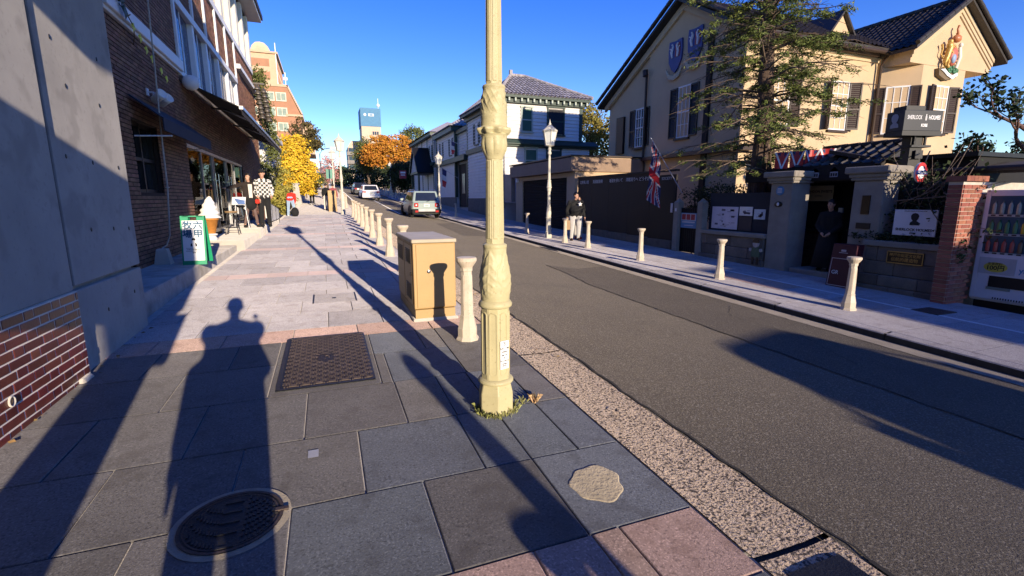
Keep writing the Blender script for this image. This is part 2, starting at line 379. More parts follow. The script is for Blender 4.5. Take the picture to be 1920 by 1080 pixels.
b = M(); strip(9.05, 9.14, [30, 32, 60], lambda x, y: zy(y)-.348, 0, b); strip(7.37, 9.05, [30, 32, 60, 90], lambda x, y: zy(y)-.352, 0, b); b.build('paving_slab', granite_pale, rwalk, kind='stuff')
# ------------------------------------------------ street furniture set in the pavement
def rect_cover():
    t = thing('access_cover', 'large rectangular cast iron cover with woven tread pattern in the pavement', 'access cover', (-.085, 4.7, zy(4.7)))
    x0, x1, y0, y1 = -.47, .30, 4.0, 5.42
    Z = lambda y: zy(y)+.005
    def sl(b, a, c, d, e, lo, hi, m=0):
        b.add([(a, d, Z(d)+lo), (c, d, Z(d)+lo), (c, e, Z(e)+lo), (a, e, Z(e)+lo), (a, d, Z(d)+hi), (c, d, Z(d)+hi), (c, e, Z(e)+hi), (a, e, Z(e)+hi)], [(0,3,2,1),(4,5,6,7),(0,1,5,4),(1,2,6,5),(2,3,7,6),(3,0,4,7)], m)
    b = M(); sl(b, x0, x1, y0, y1, -.02, .001); b.build('plate', iron_dark, t)
    b = M(); r = .045; P = []
    for (cx, cy, a0) in ((x1-r, y1-r, 0), (x0+r, y1-r, 90), (x0+r, y0+r, 180), (x1-r, y0+r, 270)):
        for q in range(4): a = R(a0+30*q); P.append((cx+r*cos(a), cy+r*sin(a), cx+(r-.03)*cos(a), cy+(r-.03)*sin(a)))
    n = len(P); vs = [(p[0], p[1], Z(p[1])+.007) for p in P]+[(p[2], p[3], Z(p[3])+.007) for p in P]+[(p[2], p[3], Z(p[3])) for p in P]
    b.add(vs, [(i, (i+1) % n, (i+1) % n+n, i+n) for i in range(n)]+[(i+n, (i+1) % n+n, (i+1) % n+2*n, i+2*n) for i in range(n)]); b.build('rim', iron, t)
    b = M(); s = .05; j = 0; y = y0+.05
    while y < y1-.05:
        i = 0; x = x0+.05
        while x < x1-.05:
            cx, cy = x+s/2, y+s/2
            if (cx+.085)**2/.09**2+(cy-4.71)**2/.11**2 > 1:
                if (i+j) % 2: [sl(b, x-.004, x+s+.004, cy-.017+k_, cy-.005+k_, 0, .011) for k_ in (0, .022)]
                else: [sl(b, cx-.017+k_, cx-.005+k_, y-.004, y+s+.004, 0, .011) for k_ in (0, .022)]
            x += s; i += 1
        y += s; j += 1
    b.build('tread', iron_rust, t, kind='stuff')
    b = M()
    for (ra, rb2, lo) in ((.085, .07, .009), (.055, .043, .009)):
        n = 20
        vs = [(-.085+q*cos(2*pi*i/n), 4.71+q*1.15*sin(2*pi*i/n), Z(4.71)+lo+S*q*1.15*sin(2*pi*i/n)) for q in (ra, rb2) for i in range(n)]
        b.add(vs, [(i, (i+1) % n, (i+1) % n+n, i+n) for i in range(n)])
    sl(b, -.105, -.095, 4.66, 4.76, 0, .009); sl(b, -.1, -.06, 4.74, 4.755, 0, .009); sl(b, -.07, -.06, 4.69, 4.75, 0, .009)
    b.build('emblem', iron_rust, t)
rect_cover()
def round_cover():
    c = (-.525, 2.43); Z = zy(2.43)
    t = thing('manhole_cover', 'round dark iron manhole cover with pale cement ring lying in the walking shadow', 'manhole cover', (c[0], c[1], Z))
    def ring(b, r0, r1, z, n=40):
        b.add([(c[0]+r*cos(2*pi*i/n)*(1+.01*rnd.random()), c[1]+r*sin(2*pi*i/n), Z+z+S*r*sin(2*pi*i/n)) for r in (r0, r1) for i in range(n)], [(i, (i+1) % n, (i+1) % n+n, i+n) for i in range(n)])
    b = M(); ring(b, .262, .226, .0045); b.build('cement_ring', mat('cement', (.36, .31, .23), .9, .2, 8, .4, 120, stain=(6, .5, (.2, .17, .13), .5, .7)), t)
    b = M(); ring(b, .228, .001, .007); b.build('plate', iron_dark, t)
    b = M(); ring(b, .228, .213, .011); ring(b, .204, .197, .010); b.build('rim', iron_rust, t)
    b = M()
    for i in range(26):
        x = -.212+i*.0168
        if -.06 < x < .05: continue
        h = math.sqrt(max(0, .192**2-x*x))
        j = -h
        while j < h-.03:
            b.box(c[0]+x, c[0]+x+.011, c[1]+j, c[1]+j+.028, Z+.005+S*j, Z+.0125+S*j); j += .042 if x > .05 else .085
    for j in (-.2, -.1, -.02, .06, .14): b.box(c[0]-.05, c[0]+.035, c[1]+j, c[1]+j+.012, Z+.005+S*j, Z+.0125+S*j)
    b.build('tread', iron_dark, t, kind='stuff')
    b = M(); b.box(c[0]+.19, c[0]+.25, c[1]-.005, c[1]+.02, Z+.004, Z+.016); b.build('hinge', iron_rust, t)
round_cover()
def disc(name, c, r, m, lab, cat, amp=.16, n=44, rx=1., h=.004, seed=2):
    q = random.Random(seed); b = M(); ph = [q.uniform(0, 6) for _ in range(4)]
    rr = [r*(1+amp*(.5*sin(2*a+ph[0])+.3*sin(3*a+ph[1])+.3*sin(7*a+ph[2]))) for a in [2*pi*i/n for i in range(n)]]
    vs = []
    for f, z in ((1, 0.001), (.96, h), (.5, h+.001)):
        vs += [(c[0]+rx*f*rr[i]*cos(2*pi*i/n), c[1]+f*rr[i]*sin(2*pi*i/n), zy(c[1])+S*f*rr[i]*sin(2*pi*i/n)+z) for i in range(n)]
    b.add(vs, [(i+k*n, (i+1) % n+k*n, (i+1) % n+(k+1)*n, i+(k+1)*n) for k in (0, 1) for i in range(n)]+[tuple(range(2*n, 3*n))])
    return tag(b.build(name, m), lab, cat)
disc('cement_patch', (1.3, 2.09), .155, mat('cement_patch', (.46, .385, .265), .9, .14, 8, .35, 45, spk=((30, .4, (.3, .25, .17), .58, .68),), stain=(5, .5, (.33, .28, .2), .5, .7)), 'pale round cement patch filling a hole in the paving near the gutter', 'cement patch')
b = M(); b.box(-.24, .31, 7.05, 7.62, zy(7.3)-.02, zy(7.3)+.003)
for o in range(len(b.v)): v = b.v[o]; b.v[o] = (v[0], v[1], v[2]+S*(v[1]-7.3))
t = thing('inspection_lid', 'small pale stone inlay lid with steel edges in the pavement beyond the big cover', 'inspection lid', (.03, 7.3, zy(7.3)))
b.build('lid', granite_pale, t)
b = M()
for x in (-.262, .312): b.add([(x, y, zy(y)+z) for (y, z) in ((7.03, .006), (7.64, .006))]+[(x+.02, y, zy(y)+z) for (y, z) in ((7.64, .006), (7.03, .006))], [(0, 3, 2, 1)])
b.add([(0, y, zy(y)+.007) for y in (7.28, 7.36)]+[(.05, y, zy(y)+.007) for y in (7.36, 7.28)], [(0, 3, 2, 1)]); b.build('edge', iron_dark, t)
for i, (x, y, r, lab) in enumerate([(-.17, 2.94, 1, 'small pale survey plate set in the paving beside the shadow of the person'), (-1.72, 2.73, 2, 'grey adhesive plate on the dark paving at the far left')]):
    b = M(); hw, hh = (.03, .045) if r == 1 else (.10, .04); b.add([(x-hw, y-hh, zy(y-hh)+.002), (x+hw, y-hh, zy(y-hh)+.002), (x+hw, y+hh, zy(y+hh)+.002), (x-hw, y+hh, zy(y+hh)+.002)], [(0, 1, 2, 3)])
    b.v = [(v[0], v[1], v[2]+.003) for v in b.v]; tag(b.build('survey_plate', mat('plate_grey', (.36, .36, .38), .5, .1, 8)), lab, 'survey plate')
b = M(); b.box(9.05, 9.55, 4.55, 4.95, zy(4.75)-.36, zy(4.75)-.343); tag(b.build('drain_cover', iron_rust), 'brown metal drain cover in the pavement before the vending machine', 'drain cover')
# small hole and leaf litter
q_ = random.Random(31); b = M()
for i in range(60):
    x, y = q_.choice([(-1.98+abs(q_.gauss(0, .07)), q_.uniform(2.6, 6.4)), (1.9+q_.gauss(0, .12), q_.uniform(2, 16)), (7.05+q_.gauss(0, .06), q_.uniform(3, 25))]); s = q_.uniform(.012, .028); a = q_.uniform(0, 6); z = gz(x, y)+.012
    b.add([(x+s*cos(a), y+s*sin(a), z+.004), (x-s*.6*sin(a), y+s*.6*cos(a), z+.012), (x-s*cos(a), y-s*sin(a), z+.002), (x+s*.6*sin(a), y-s*.6*cos(a), z)], [(0, 1, 2, 3)])
tag(b.build('leaf_litter', mat('litter', (.22, .13, .05), .8, .3, 9, island=.5), kind='stuff'), 'small dry leaves scattered in the gutters and along the wall', 'leaves')
b = M(); b.box(1.73, 2.05, .95, 1.25, .0, .03); tag(b.build('gutter_grate', iron_dark), 'dark gutter grate at the bottom edge between pebble blocks', 'grate')
# ------------------------------------------------ left: concrete building with tiled base
t = thing('concrete_building', 'grey board marked concrete building front with dark red tiled base', 'building', (-2.1, 2, 0))
b = M(); b.box(-9, -1.992, -12, 4.93, .85, 4.58); b.box(-9, -2.03, 4.9, 5.06, .87, 4.6); b.box(-9, -2.02, 5.03, 6.58, .87, 4.58); b.box(-9, -2.02, 4.95, 6.58, -.6, .83); b.box(-9, -2.08, 4.9, 6.5, .8, .9)
wall = b.build('wall', concrete, t, bev=.008)
b = M(); b.box(-8.9, -2.2, -12, 6.4, 4.5, 9.0); b.build('upper_wall', concrete, t)
b = M(); b.box(-2.2, -2.024, 4.945, 5.015, .88, 4.57); b.build('joint_strip', mat('joint_dark2', (.10, .095, .09), .9), t)
b = M(); b.box(-8, -.9, -2, 5.0, 4.62, 9.04); b.build('shade_block', concrete, t)  # unseen overhang added to shade the upper concrete and the shop front
b = M()
for (y, z) in [(5.45, 2.55), (6.1, 2.5), (5.25, 1.95), (5.75, 1.93), (6.35, 1.92), (5.5, 1.32), (6.0, 1.3), (6.4, 1.28), (5.3, 2.9), (6.2, 2.95), (5.6, .55), (6.3, .6)]:
    b.lathe([(.012, 0), (.011, .003), (.001, .003)], n=8); n = len(b.v)-24
    for i in range(n, len(b.v)): v = b.v[i]; b.v[i] = (-2.02+.001+v[2], y+v[0]*1.3, z+v[1]*1.7)
b.build('tie_hole', iron_dark, t, kind='stuff')
b = M(); b.box(-2.6, -1.9765, -12, 4.94, -.6, .846); base = b.build('tiled_base', mortar_pale, t)
me = {}
ln = [.235, .112]
for c in range(12):
    z = -.0+c*.0705; y = 3.0+(.06 if c % 2 else 0); k = c % 2
    while y < 4.93:
        l = min(ln[k % 2], 4.935-y)
        if l > .03:
            q = M(); q.box(-1.99, -1.974+rnd.uniform(-.001, .002), y, y+l, z, z+.060)
            q.build('tile', tile_red, base, bev=.003)
        y += l+.0105; k += 1
b = M(); b.lathe([(.035, 0), (.035, .012), (.028, .012), (.026, -.06), (.001, -.06)], n=16)
for i in range(len(b.v)): v = b.v[i]; b.v[i] = (-1.975+v[2], 3.86+v[0], .315+v[1])
b.build('drain_pipe', concrete_pale, t)
b = M(); b.box(-2.1, -1.93, 4.72, 4.90, 0, .145); b.build('footing', concrete_pale, t, bev=.02)
b = M(); b.box(-2.1, -.55, -2.6, -2.0, 2.15, 3.64); tag(b.build('shade_box', brown_paint, bev=.02), 'unseen box added behind the camera to shade the concrete wall', 'sign')  # added out of view to throw shade on the lower wall
# raised terrace in front of the shop
t = thing('terrace', 'stepped pale concrete terrace along the brick shop front', 'terrace', (-2.4, 14, .3))
b = M(); b.box(-3.4, -2.15, 6.58, 13.65, -.2, .46); b.build('platform', concrete_dirty, t, bev=.012)
b = M(); b.box(-3.4, -1.97, 13.65, 16.6, -.2, .575); b.build('step', concrete_pale, t, bev=.012)
b = M(); b.box(-3.4, -1.93, 16.6, 23.2, -.2, .70); b.build('deck', concrete_pale, t, bev=.012)
def glassmat(name, tint=(.8, .85, .85), refl=.12, rough=.02):
    m = bpy.data.materials.new(name); m.use_nodes = True; N = m.node_tree.nodes; L = m.node_tree.links
    N.remove(N['Principled BSDF']); out = [n for n in N if n.type == 'OUTPUT_MATERIAL'][0]
    t = N.new('ShaderNodeBsdfTransparent'); t.inputs[0].default_value = (*tint, 1)
    gl = N.new('ShaderNodeBsdfGlossy'); gl.inputs['Roughness'].default_value = rough; gl.inputs[0].default_value = (1, 1, 1, 1)
    lw = N.new('ShaderNodeLayerWeight'); lw.inputs[0].default_value = refl
    mx = N.new('ShaderNodeMixShader'); L.new(lw.outputs['Fresnel'], mx.inputs[0]); L.new(t.outputs[0], mx.inputs[1]); L.new(gl.outputs[0], mx.inputs[2]); L.new(mx.outputs[0], out.inputs[0])
    return m
pane_clear = glassmat('pane_clear', (.55, .58, .58), .06)
# ------------------------------------------------ left: brick shop
shop = thing('brick_shop', 'long brown brick shop building with white trim, big glass doors and black awning', 'building', (-2.9, 18, .3))
X0 = -2.9
b = M()
XB = X0-.012
def slabx(y0, y1, z0, z1, x=XB, d=.3): b.box(x-d, x, y0, y1, z0, z1)
slabx(9.3, 9.95, -.2, 4.4); slabx(9.95, 11.3, -.2, 1.7); slabx(9.95, 11.3, 2.9, 4.4); slabx(11.3, 13.4, -.2, 4.4)
slabx(13.4, 21.5, 2.86, 4.2); slabx(21.5, 27.3, -.2, 4.3); slabx(9.3, 13.45, 4.4, 7.4); slabx(22.0, 27.3, 4.3, 7.5); slabx(13.45, 22.0, 6.1, 7.4); slabx(9.3, 27.3, 7.4, 9.9, X0-.35)
slabx(13.4, 22.0, 4.2, 5.95, X0-.5)
b.box(-9, -3.0, 27.0, 27.3, 0, 10); b.box(-9, -8.7, 9.3, 27.3, 0, 10); b.box(-9, -2.95, 9.0, 9.3, -.5, 10); b.box(-9, X0-.3, 9.3, 27.3, 4.25, 4.4); b.box(-9, -2.95, 9.3, 27.3, 9.8, 9.95)
b.box(-9, X0-.3, 13.1, 13.4, 0, 4.3); b.box(-9, X0-.3, 21.5, 21.8, 0, 4.3); b.box(-6.2, -6.0, 13.4, 21.5, 0, 4.3); b.box(-6.0, X0-.05, 13.4, 21.5, .4, .66)
wall = b.build('wall', brick_joint, shop)
BL, BH, PY, PZ = .226, .054, .231, .0705
def mkb(l): q = M(); q.box(-.03, .0, 0, l, 0, BH); return q.mesh('brick', brick_brown)
bm_full, bm_half = mkb(BL), mkb(BL/2-.005)
stuffb = M(); nb = 0
def lay(y0, y1, z0, z1, holes=(), single=None):
    global nb
    c = 0; z = z0
    while z+BH < z1:
        y = y0-(PY/2 if c % 2 else 0)
        while y < y1-.02:
            a, e = max(y, y0), min(y+BL, y1); y += PY
            if e-a < .03: continue
            segs = [(a, e)]
            for (h0, h1, g0, g1) in holes:
                if z+BH > g0 and z < g1:
                    ns = []
                    for s0, s1 in segs:
                        if s1 <= h0 or s0 >= h1: ns.append((s0, s1)); continue
                        if s0 < h0: ns.append((s0, h0))
                        if s1 > h1: ns.append((h1, s1))
                    segs = ns
            for a2, e2 in segs:
                if e2-a2 < .03: continue
                dx = rnd.uniform(-.003, .003)
                if single and e2 < single and nb < 296 and (abs(e2-a2-BL) < .01 or abs(e2-a2-BL/2+.005) < .02):
                    o = bpy.data.objects.new('brick', bm_full if e2-a2 > .15 else bm_half); COL.objects.link(o); o.location = (X0+dx, a2, z); o.parent = wall; nb += 1
                else:
                    x = X0+dx
                    stuffb.add([(x-.03, a2, z), (x, a2, z), (x, e2, z), (x-.03, e2, z), (x-.03, a2, z+BH), (x, a2, z+BH), (x, e2, z+BH), (x-.03, e2, z+BH)], [(0,3,2,1),(4,5,6,7),(0,1,5,4),(1,2,6,5),(2,3,7,6)])
        z += PZ; c += 1
lay(9.3, 13.4, .46, 4.36, [(9.95, 11.3, 1.7, 2.9)], 10.62)
lay(13.4, 21.5, 2.87, 4.2); lay(21.5, 27.3, .5, 4.3)
lay(9.3, 13.45, 4.66, 7.4); lay(22.05, 27.3, 4.3, 7.4)
for a, c in zip((13.55, 15.4, 16.95, 18.6, 20.25), (15.3, 16.85, 18.5, 20.15, 21.95)): lay(a, c, 6.12, 7.38)
stuffb.build('brickwork', brick_brown_i, wall, kind='stuff')
# white trim
b = M(); b.box(X0-.1, X0+.10, 9.3, 13.5, 4.42, 4.64); b.box(X0-.1, X0+.05, 9.3, 13.5, 4.36, 4.42); b.build('string_course', white_trim, shop, bev=.01)
b = M(); b.box(X0-.5, X0+.06, 13.45, 22.05, 4.34, 4.46); b.build('window_ledge', white_trim, shop, bev=.01)
b = M(); b.box(X0-.5, X0+.05, 13.45, 22.05, 5.92, 6.10)
for y in (13.5, 15.35, 16.9, 18.55, 20.2, 22.0): b.box(X0-.1, X0+.052, y-.055, y+.055, 6.1, 7.4)
b.box(X0-.1, X0+.05, 13.44, 13.56, 4.46, 5.92); b.box(X0-.1, X0+.05, 13.0, 27.3, 7.4, 7.62); b.box(X0-.1, X0+.054, 13.0, 13.12, 7.62, 9.9)
b.build('white_frame', white_trim, shop, bev=.008)
b = M(); b.box(X0-.1, X0+.16, 22.3, 27.35, 6.55, 6.72)
b.build('cornice', white_trim, shop, bev=.01)
for k, (a, c) in enumerate(zip((13.56, 15.4, 16.95, 18.6, 20.25), (15.3, 16.85, 18.5, 20.15, 21.95))):
    f = M(); f.add([(X0-.01, a, 4.46), (X0-.09, c-.12, 4.46), (X0-.09, c-.12, 5.92), (X0-.01, a, 5.92)], [(0, 3, 2, 1), (0, 1, 2, 3)])
    wn = f.build('window', window_blue if k < 4 else curtain, shop)
    q = M(); q.prism([(X0-.12, c-.12, 4.46), (X0+.02, c-.1, 4.46), (X0+.02, c+.09, 4.46), (X0-.12, c+.09, 4.46)], (0, 0, 1.46))
    ym = (a+c-.3)/2; q.build('frame', white_trim, wn); q = M(); q.tube([(X0-.045, ym, 4.46), (X0-.045, ym, 5.92)], .018, 6); q.build('mullion', white_trim, wn)
for k in range(8):
    a = 13.3+k*1.72
    f = M(); f.add([(X0-.03, a+.15, 7.62), (X0-.12, a+1.3, 7.62), (X0-.12, a+1.3, 9.8), (X0-.03, a+.15, 9.8)], [(0, 3, 2, 1), (0, 1, 2, 3)])
    wn = f.build('window', window_glass, shop)
    q = M(); q.prism([(X0-.2, a+1.3, 7.62), (X0+.04, a+1.42, 7.62), (X0+.04, a+1.8, 7.62), (X0-.2, a+1.8, 7.62)], (0, 0, 2.2)); q.box(X0-.1, X0-.03, a+.68, a+.76, 7.62, 9.8); q.build('frame', mat('frame_cream', (.72, .68, .56), .6, .06, 3), wn)
b = M(); b.box(-9, -2.35, 9.0, 28.0, 9.98, 10.12); b.build('eave', white_trim, shop)
b = M(); b.box(-9, -2.28, 8.9, 28.1, 10.12, 10.32); b.build('roof', roof_dark, shop)
# small window with navy awning
f = M(); f.box(X0-.25, X0-.17, 9.95, 11.3, 1.7, 2.9); wn = f.build('window', window_glass, shop)
q = M()
for y in (9.95, 10.6, 11.24): q.box(X0-.17, X0-.10, y, y+.06, 1.7, 2.9)
for z in (1.7, 2.25, 2.84): q.box(X0-.17, X0-.105, 9.95, 11.3, z, z+.06)
q.build('frame', black_paint, wn)
aw = M(); P = [(X0+.03, 9.9, 3.27), (X0+.42, 9.9, 2.95)]
aw.prism([(X0+.03, 9.9, 3.27), (X0+.46, 9.9, 2.93), (X0+.46, 9.9, 2.91), (X0+.03, 9.9, 3.24)], (0, 3.6, 0)); aw.box(X0+.452, X0+.468, 9.9, 13.5, 2.72, 2.93)
t = thing('window_awning', 'small navy awning folded over the narrow shop window', 'awning', (X0, 11.7, 3))
aw.build('fabric', fabric_navy, t); q = M(); q.tube([(X0+.02, 9.95, 2.62), (X0+.55, 9.95, 2.64)], .014, 6); q.tube([(X0+.02, 13.4, 2.7), (X0+.44, 13.4, 2.75)], .014, 6); q.build('arm', white_trim, t)
# main black awning
t = thing('shop_awning', 'wide black retractable awning over the glass doors of the brick shop', 'awning', (X0, 19, 4))
q = M(); n = 12; ya, yb = 13.6, 24.5
A, Bq = Vector((X0+.16, 0, 4.2)), Vector((-1.73, 0, 3.74))
q.prism([(A.x, ya, A.z), (Bq.x, ya, Bq.z), (Bq.x, ya, Bq.z-.025), (A.x, ya, A.z-.025)], (0, yb-ya, 0))
for i in range(44): y = ya+i*(yb-ya)/44; q.box(Bq.x-.006, Bq.x+.006, y+.004, y+(yb-ya)/44-.004, Bq.z-.17-.02*(i % 2), Bq.z-.01)
q.build('fabric', fabric_black, t)
q = M(); q.box(Bq.x-.05, Bq.x+.03, ya-.02, yb+.02, Bq.z-.04, Bq.z+.03); q.build('front_rail', steel, t)
for y in (14.6, 18.0, 21.4):
    q = M(); q.tube([(X0+.1, y+1.6, 4.08), (X0+.62, y+.35, 3.87), (Bq.x-.03, y+.9, Bq.z-.06)], .028, 6); q.build('folding_arm', steel, t)
q = M(); q.tube([(X0+.12, ya, 4.2), (X0+.12, yb, 4.2)], .09, 10); q.build('roller', steel, t)
q = M(); q.ball((X0+.2, 13.5, 4.2), (.18, .16, .17), 12); q.build('end_cap', white_trim, t)
# doors
b = M()
for y in (13.42, 14.9, 16.2, 16.4, 18.2, 18.42, 19.8, 21.4): b.box(X0-.1, X0-.04, y, y+.055, .66, 2.86)
b.box(X0-.12, X0-.02, 13.4, 21.5, 2.78, 2.86); b.box(X0-.1, X0-.04, 13.4, 21.5, .66, .76); b.build('door_frame', steel, shop)
for a, c in ((13.475, 14.9), (14.955, 16.2), (16.455, 18.2), (18.475, 19.8), (19.855, 21.4)):
    f = M(); f.box(X0-.076, X0-.066, a, c, .76, 2.78); f.build('pane', pane_clear, shop)
for y in (16.10, 16.55, 18.12, 18.55): b = M(); b.tube([(X0+.02, y, .95), (X0+.02, y, 2.3)], .018, 6); b.box(X0-.05, X0+.02, y-.012, y+.012, 1.1, 1.13); b.box(X0-.05, X0+.02, y-.012, y+.012, 2.1, 2.13); b.build('door_handle', chrome, shop)
b = M(); b.box(-5.9, -5.4, 14.2, 20.5, .66, 1.7); b.box(-5.95, -5.8, 14, 21, 2.0, 2.05); b.box(-5.95, -5.8, 14, 21, 2.5, 2.55); b.build('counter', brown_paint, shop)
b = M()
for (y, z) in ((14.5, 3.0), (16, 2.9), (17.5, 3.0), (19.2, 2.9)): b.lathe([(.02, .5), (.03, .2), (.14, .0), (.13, 0)], (-4.4, y, z-.15), 10)
b.build('pendant_lamp', white_trim, shop)
# spotlights
for k, y in enumerate((10.98, 11.36)):
    q = M(); q.lathe([(.035, -.14), (.07, -.10), (.075, .04), (.095, .13), (.08, .12), (.02, .05)], n=12); q.rot(0, R(62), axis='Y'); q.rot(0, R(-35))
    q.v = [(v[0]+X0+.16, v[1]+y, v[2]+3.42) for v in q.v]
    t = thing('wall_spotlight', ['white wall spotlight nearer the concrete wall, above the navy awning', 'white wall spotlight farther along, above the navy awning'][k], 'spotlight', (X0, y, 3.42), 'spotlights on the brick wall')
    q.build('shade', white_trim, t); q = M(); q.tube([(X0, y, 3.5), (X0+.1, y, 3.5), (X0+.14, y, 3.44)], .014, 6); q.box(X0, X0+.02, y-.05, y+.05, 3.44, 3.56); q.build('bracket', white_trim, t)
# rope and weight
t = thing('hanging_rope', 'thin pale rope hanging down the brick wall tied to a small weight', 'rope', (X0+.1, 10.2, .46))
q = M(); q.tube([(X0+.28, 10.75, 6.5), (X0+.27, 10.6, 4.2), (X0+.27, 10.45, 2.6), (X0+.28, 10.38, 1.8), (X0+.24, 10.3, .95), (X0+.2, 10.22, .78), (X0+.16, 10.1, .74), (X0+.17, 10.08, .5)], .013, 6); q.build('cord', mat('rope', (.50, .46, .40), .9, .2, 20), t)
q = M(); q.lathe([(.03, 0), (.03, .02)], (X0+.28, 10.38, 1.78), 6); q.build('knot', mat('rope', W), t)
q = M(); q.lathe([(.17, 0), (.11, .26), (.10, .27), (.001, .27)], (X0+.17, 10.05, .46), 4, rot=pi/4, smooth=False); q.build('weight', concrete_pale, t)
# vine with yellow leaves under the white band
t = thing('wall_vine', 'thin vine with a few sunlit yellow leaves under the white band', 'vine', (X0+.1, 10.4, 4.2))
VL = [(9.75, 4.66), (9.85, 4.5), (10.15, 4.36), (10.44, 4.27), (10.69, 4.15), (10.95, 4.07), (11.45, 3.98), (11.75, 3.9)]
q = M(); q.tube([(X0+.05+.12*sin(i), y, z) for i, (y, z) in enumerate(VL)], .008, 5); q.build('stem', bark, t)
yl = mat('leaf_yellow_green', (.62, .62, .05), .6, .15, 8)
for i, (y, z) in enumerate(VL):
    q = M(); r = .07 if i > 1 else .11; x = X0+.14; q.add([(x, y-r, z+.02), (x+.03, y-.5*r, z+r*.8), (x, y+.6*r, z+.6*r), (x+.02, y+r, z-.2*r), (x, y+.1*r, z-1.2*r), (x+.02, y-.8*r, z-.6*r)], [(0, 1, 2, 3, 4, 5)]); q.build('leaf', yl if i > 1 else mat('leaf_dark', (.02, .04, .02), .6), t)
leaves('leaf_cluster', [(X0+.15, 9.7, 4.9), (X0+.15, 9.75, 4.7), (X0+.2, 9.7, 5.1)], 14, (.06, .09, .12), .12, MATS['leaf_dark'], t, 3)
# string of bells at the corner
t = thing('bell_chain', 'chain of dark metal bells at the far corner of the brick shop', 'bells', (X0+.35, 26.1, 5.2))
q = M(); q.box(X0, X0+.6, 26.05, 26.15, 6.75, 6.83); q.tube([(X0+.4, 26.1, 6.8), (X0+.45, 26.1, 5.1)], .015, 5); q.build('bracket', iron, t)
for i in range(7):
    for s in (-1, 1):
        q = M(); q.lathe([(.02, .22), (.07, .2), (.10, .08), (.17, 0), (.16, 0), (.02, .1)], (X0+.42+.12*s+.02*i, 26.1+.12*s, 6.5-.21*i-.08*(s > 0)), 10); q.build('bell', mat('bell_metal', (.16, .14, .12), .5, .3, 12, metal=.6), t)
# sandwich board
t = thing('sandwich_board', 'green framed sandwich board with white panel and blue lettering on the terrace', 'sign board', (-2.2, 9.8, .46))
def sb(y0, y1, lean, m):
    q = M(); return q
H = .84
for s, (yb_, yt_) in enumerate(((9.76, 9.93), (10.26, 10.0))):
    q = M(); x0, x1 = -2.385, -2.02
    for (a, c) in ((x0, x0+.03), (x1-.03, x1)): q.prism([(a, yb_, .46), (c, yb_, .46), (c, yt_, .46+H), (a, yt_, .46+H)], (0, .035, 0))
    def band(z0, z1, a=x0, c=x1):
        f0, f1 = (z0-.46)/H, (z1-.46)/H
        q.prism([(a, yb_+(yt_-yb_)*f0+.003, z0), (c, yb_+(yt_-yb_)*f0+.003, z0), (c, yb_+(yt_-yb_)*f1+.003, z1), (a, yb_+(yt_-yb_)*f1+.003, z1)], (0, .03, 0))
    band(.46, .52); band(1.22, 1.30, x0, x0+.12); band(1.22, 1.30, x1-.12, x1); band(1.28, 1.30); band(.52, 1.22, x0+.03, x1-.03)
    q.build('frame', mat('sign_green', (.012, .30, .14), .45, .08, 6), t)
q = M(); x0, x1 = -2.36, -2.045
fy = lambda z: 9.76+.17*(z-.46)/H-.004
q.prism([(x0, fy(.53), .53), (x1, fy(.53), .53), (x1, fy(1.22), 1.22), (x0, fy(1.22), 1.22)], (0, -.004, 0)); q.build('poster', print_white, t)
ub = Vector((0, .17, H)).normalized(); blue = mat('sign_blue', (.02, .10, .19), .6, .1, 5)
def sbt(s, x, z, sz, m, bold=.0): text(s, sz, 'lettering', m, t, (x, fy(z)-.0075, z), (1, 0, 0), ub, .001, bold=bold)
sbt('牧', -2.28, 1.13, .15, blue, .0035); sbt('場', -2.285, .985, .15, blue, .0035); sbt('六', -2.125, 1.13, .15, blue, .0035); sbt('甲', -2.125, .985, .15, blue, .0035)
q = M(); zc = .86
q.add([(-2.2+.028*cos(a)*1., fy(zc+.03)-.006, zc+.03+.03*sin(a)) for a in [2*pi*i/14 for i in range(14)]], [tuple(range(14))])
for s in (-1, 1): q.add([(-2.2+s*.02, fy(.83)-.006, .835), (-2.2+s*.045, fy(.82)-.006, .82), (-2.2+s*.05, fy(.78)-.006, .775), (-2.2+s*.025, fy(.78)-.006, .775)], [(0, 1, 2, 3), (3, 2, 1, 0)])
q.box(-2.32, -2.09, fy(.745)-.007, fy(.745)-.005, .744, .748); q.box(-2.32, -2.09, fy(.69)-.007, fy(.69)-.005, .69, .694); q.box(-2.225, -2.175, fy(.665)-.007, fy(.665)-.005, .66, .672); q.build('emblem', print_ink, t)
sbt('六甲山 牧場直営店', -2.205, .718, .026, print_ink)
# soft ice cream display
t = thing('ice_cream_display', 'giant white soft ice cream cone display standing beside the glass doors', 'shop display', (-2.72, 13.95, .575))
ic0 = len(bpy.data.objects); ict = t
q = M(); q.lathe([(.16, 0), (.16, .08), (.13, .1), (.12, .16), (.17, .16), (.18, .2), (.13, .22)], (-2.72, 13.95, .46+.1), 18); q.build('stand', white_paint, t)
q = M(); q.lathe([(.12, 0), (.235, .44), (.255, .44), (.26, .5), (.22, .5)], (-2.72, 13.95, .76), 18); q.build('cone', mat('cone_orange', (.58, .24, .05), .6, .15, 12, .4, 30), t)
q = M(); n, tt = 20, 90
vs = []
for j in range(tt+1):
    f = j/tt; z = 1.26+.66*f; r0 = .285*(1-f)**.62+.012; a0 = -2*pi*3.6*f
    for k in range(n):
        a = 2*pi*k/n
        r = r0*(1+.17*cos((a-a0)+2*pi*3.6*f*0)*0)+.035*(1-f)*math.cos(2*pi*4.2*f*1.0-a)
        vs.append((-2.72+r*cos(a)+.05*f*f, 13.95+r*sin(a), z))
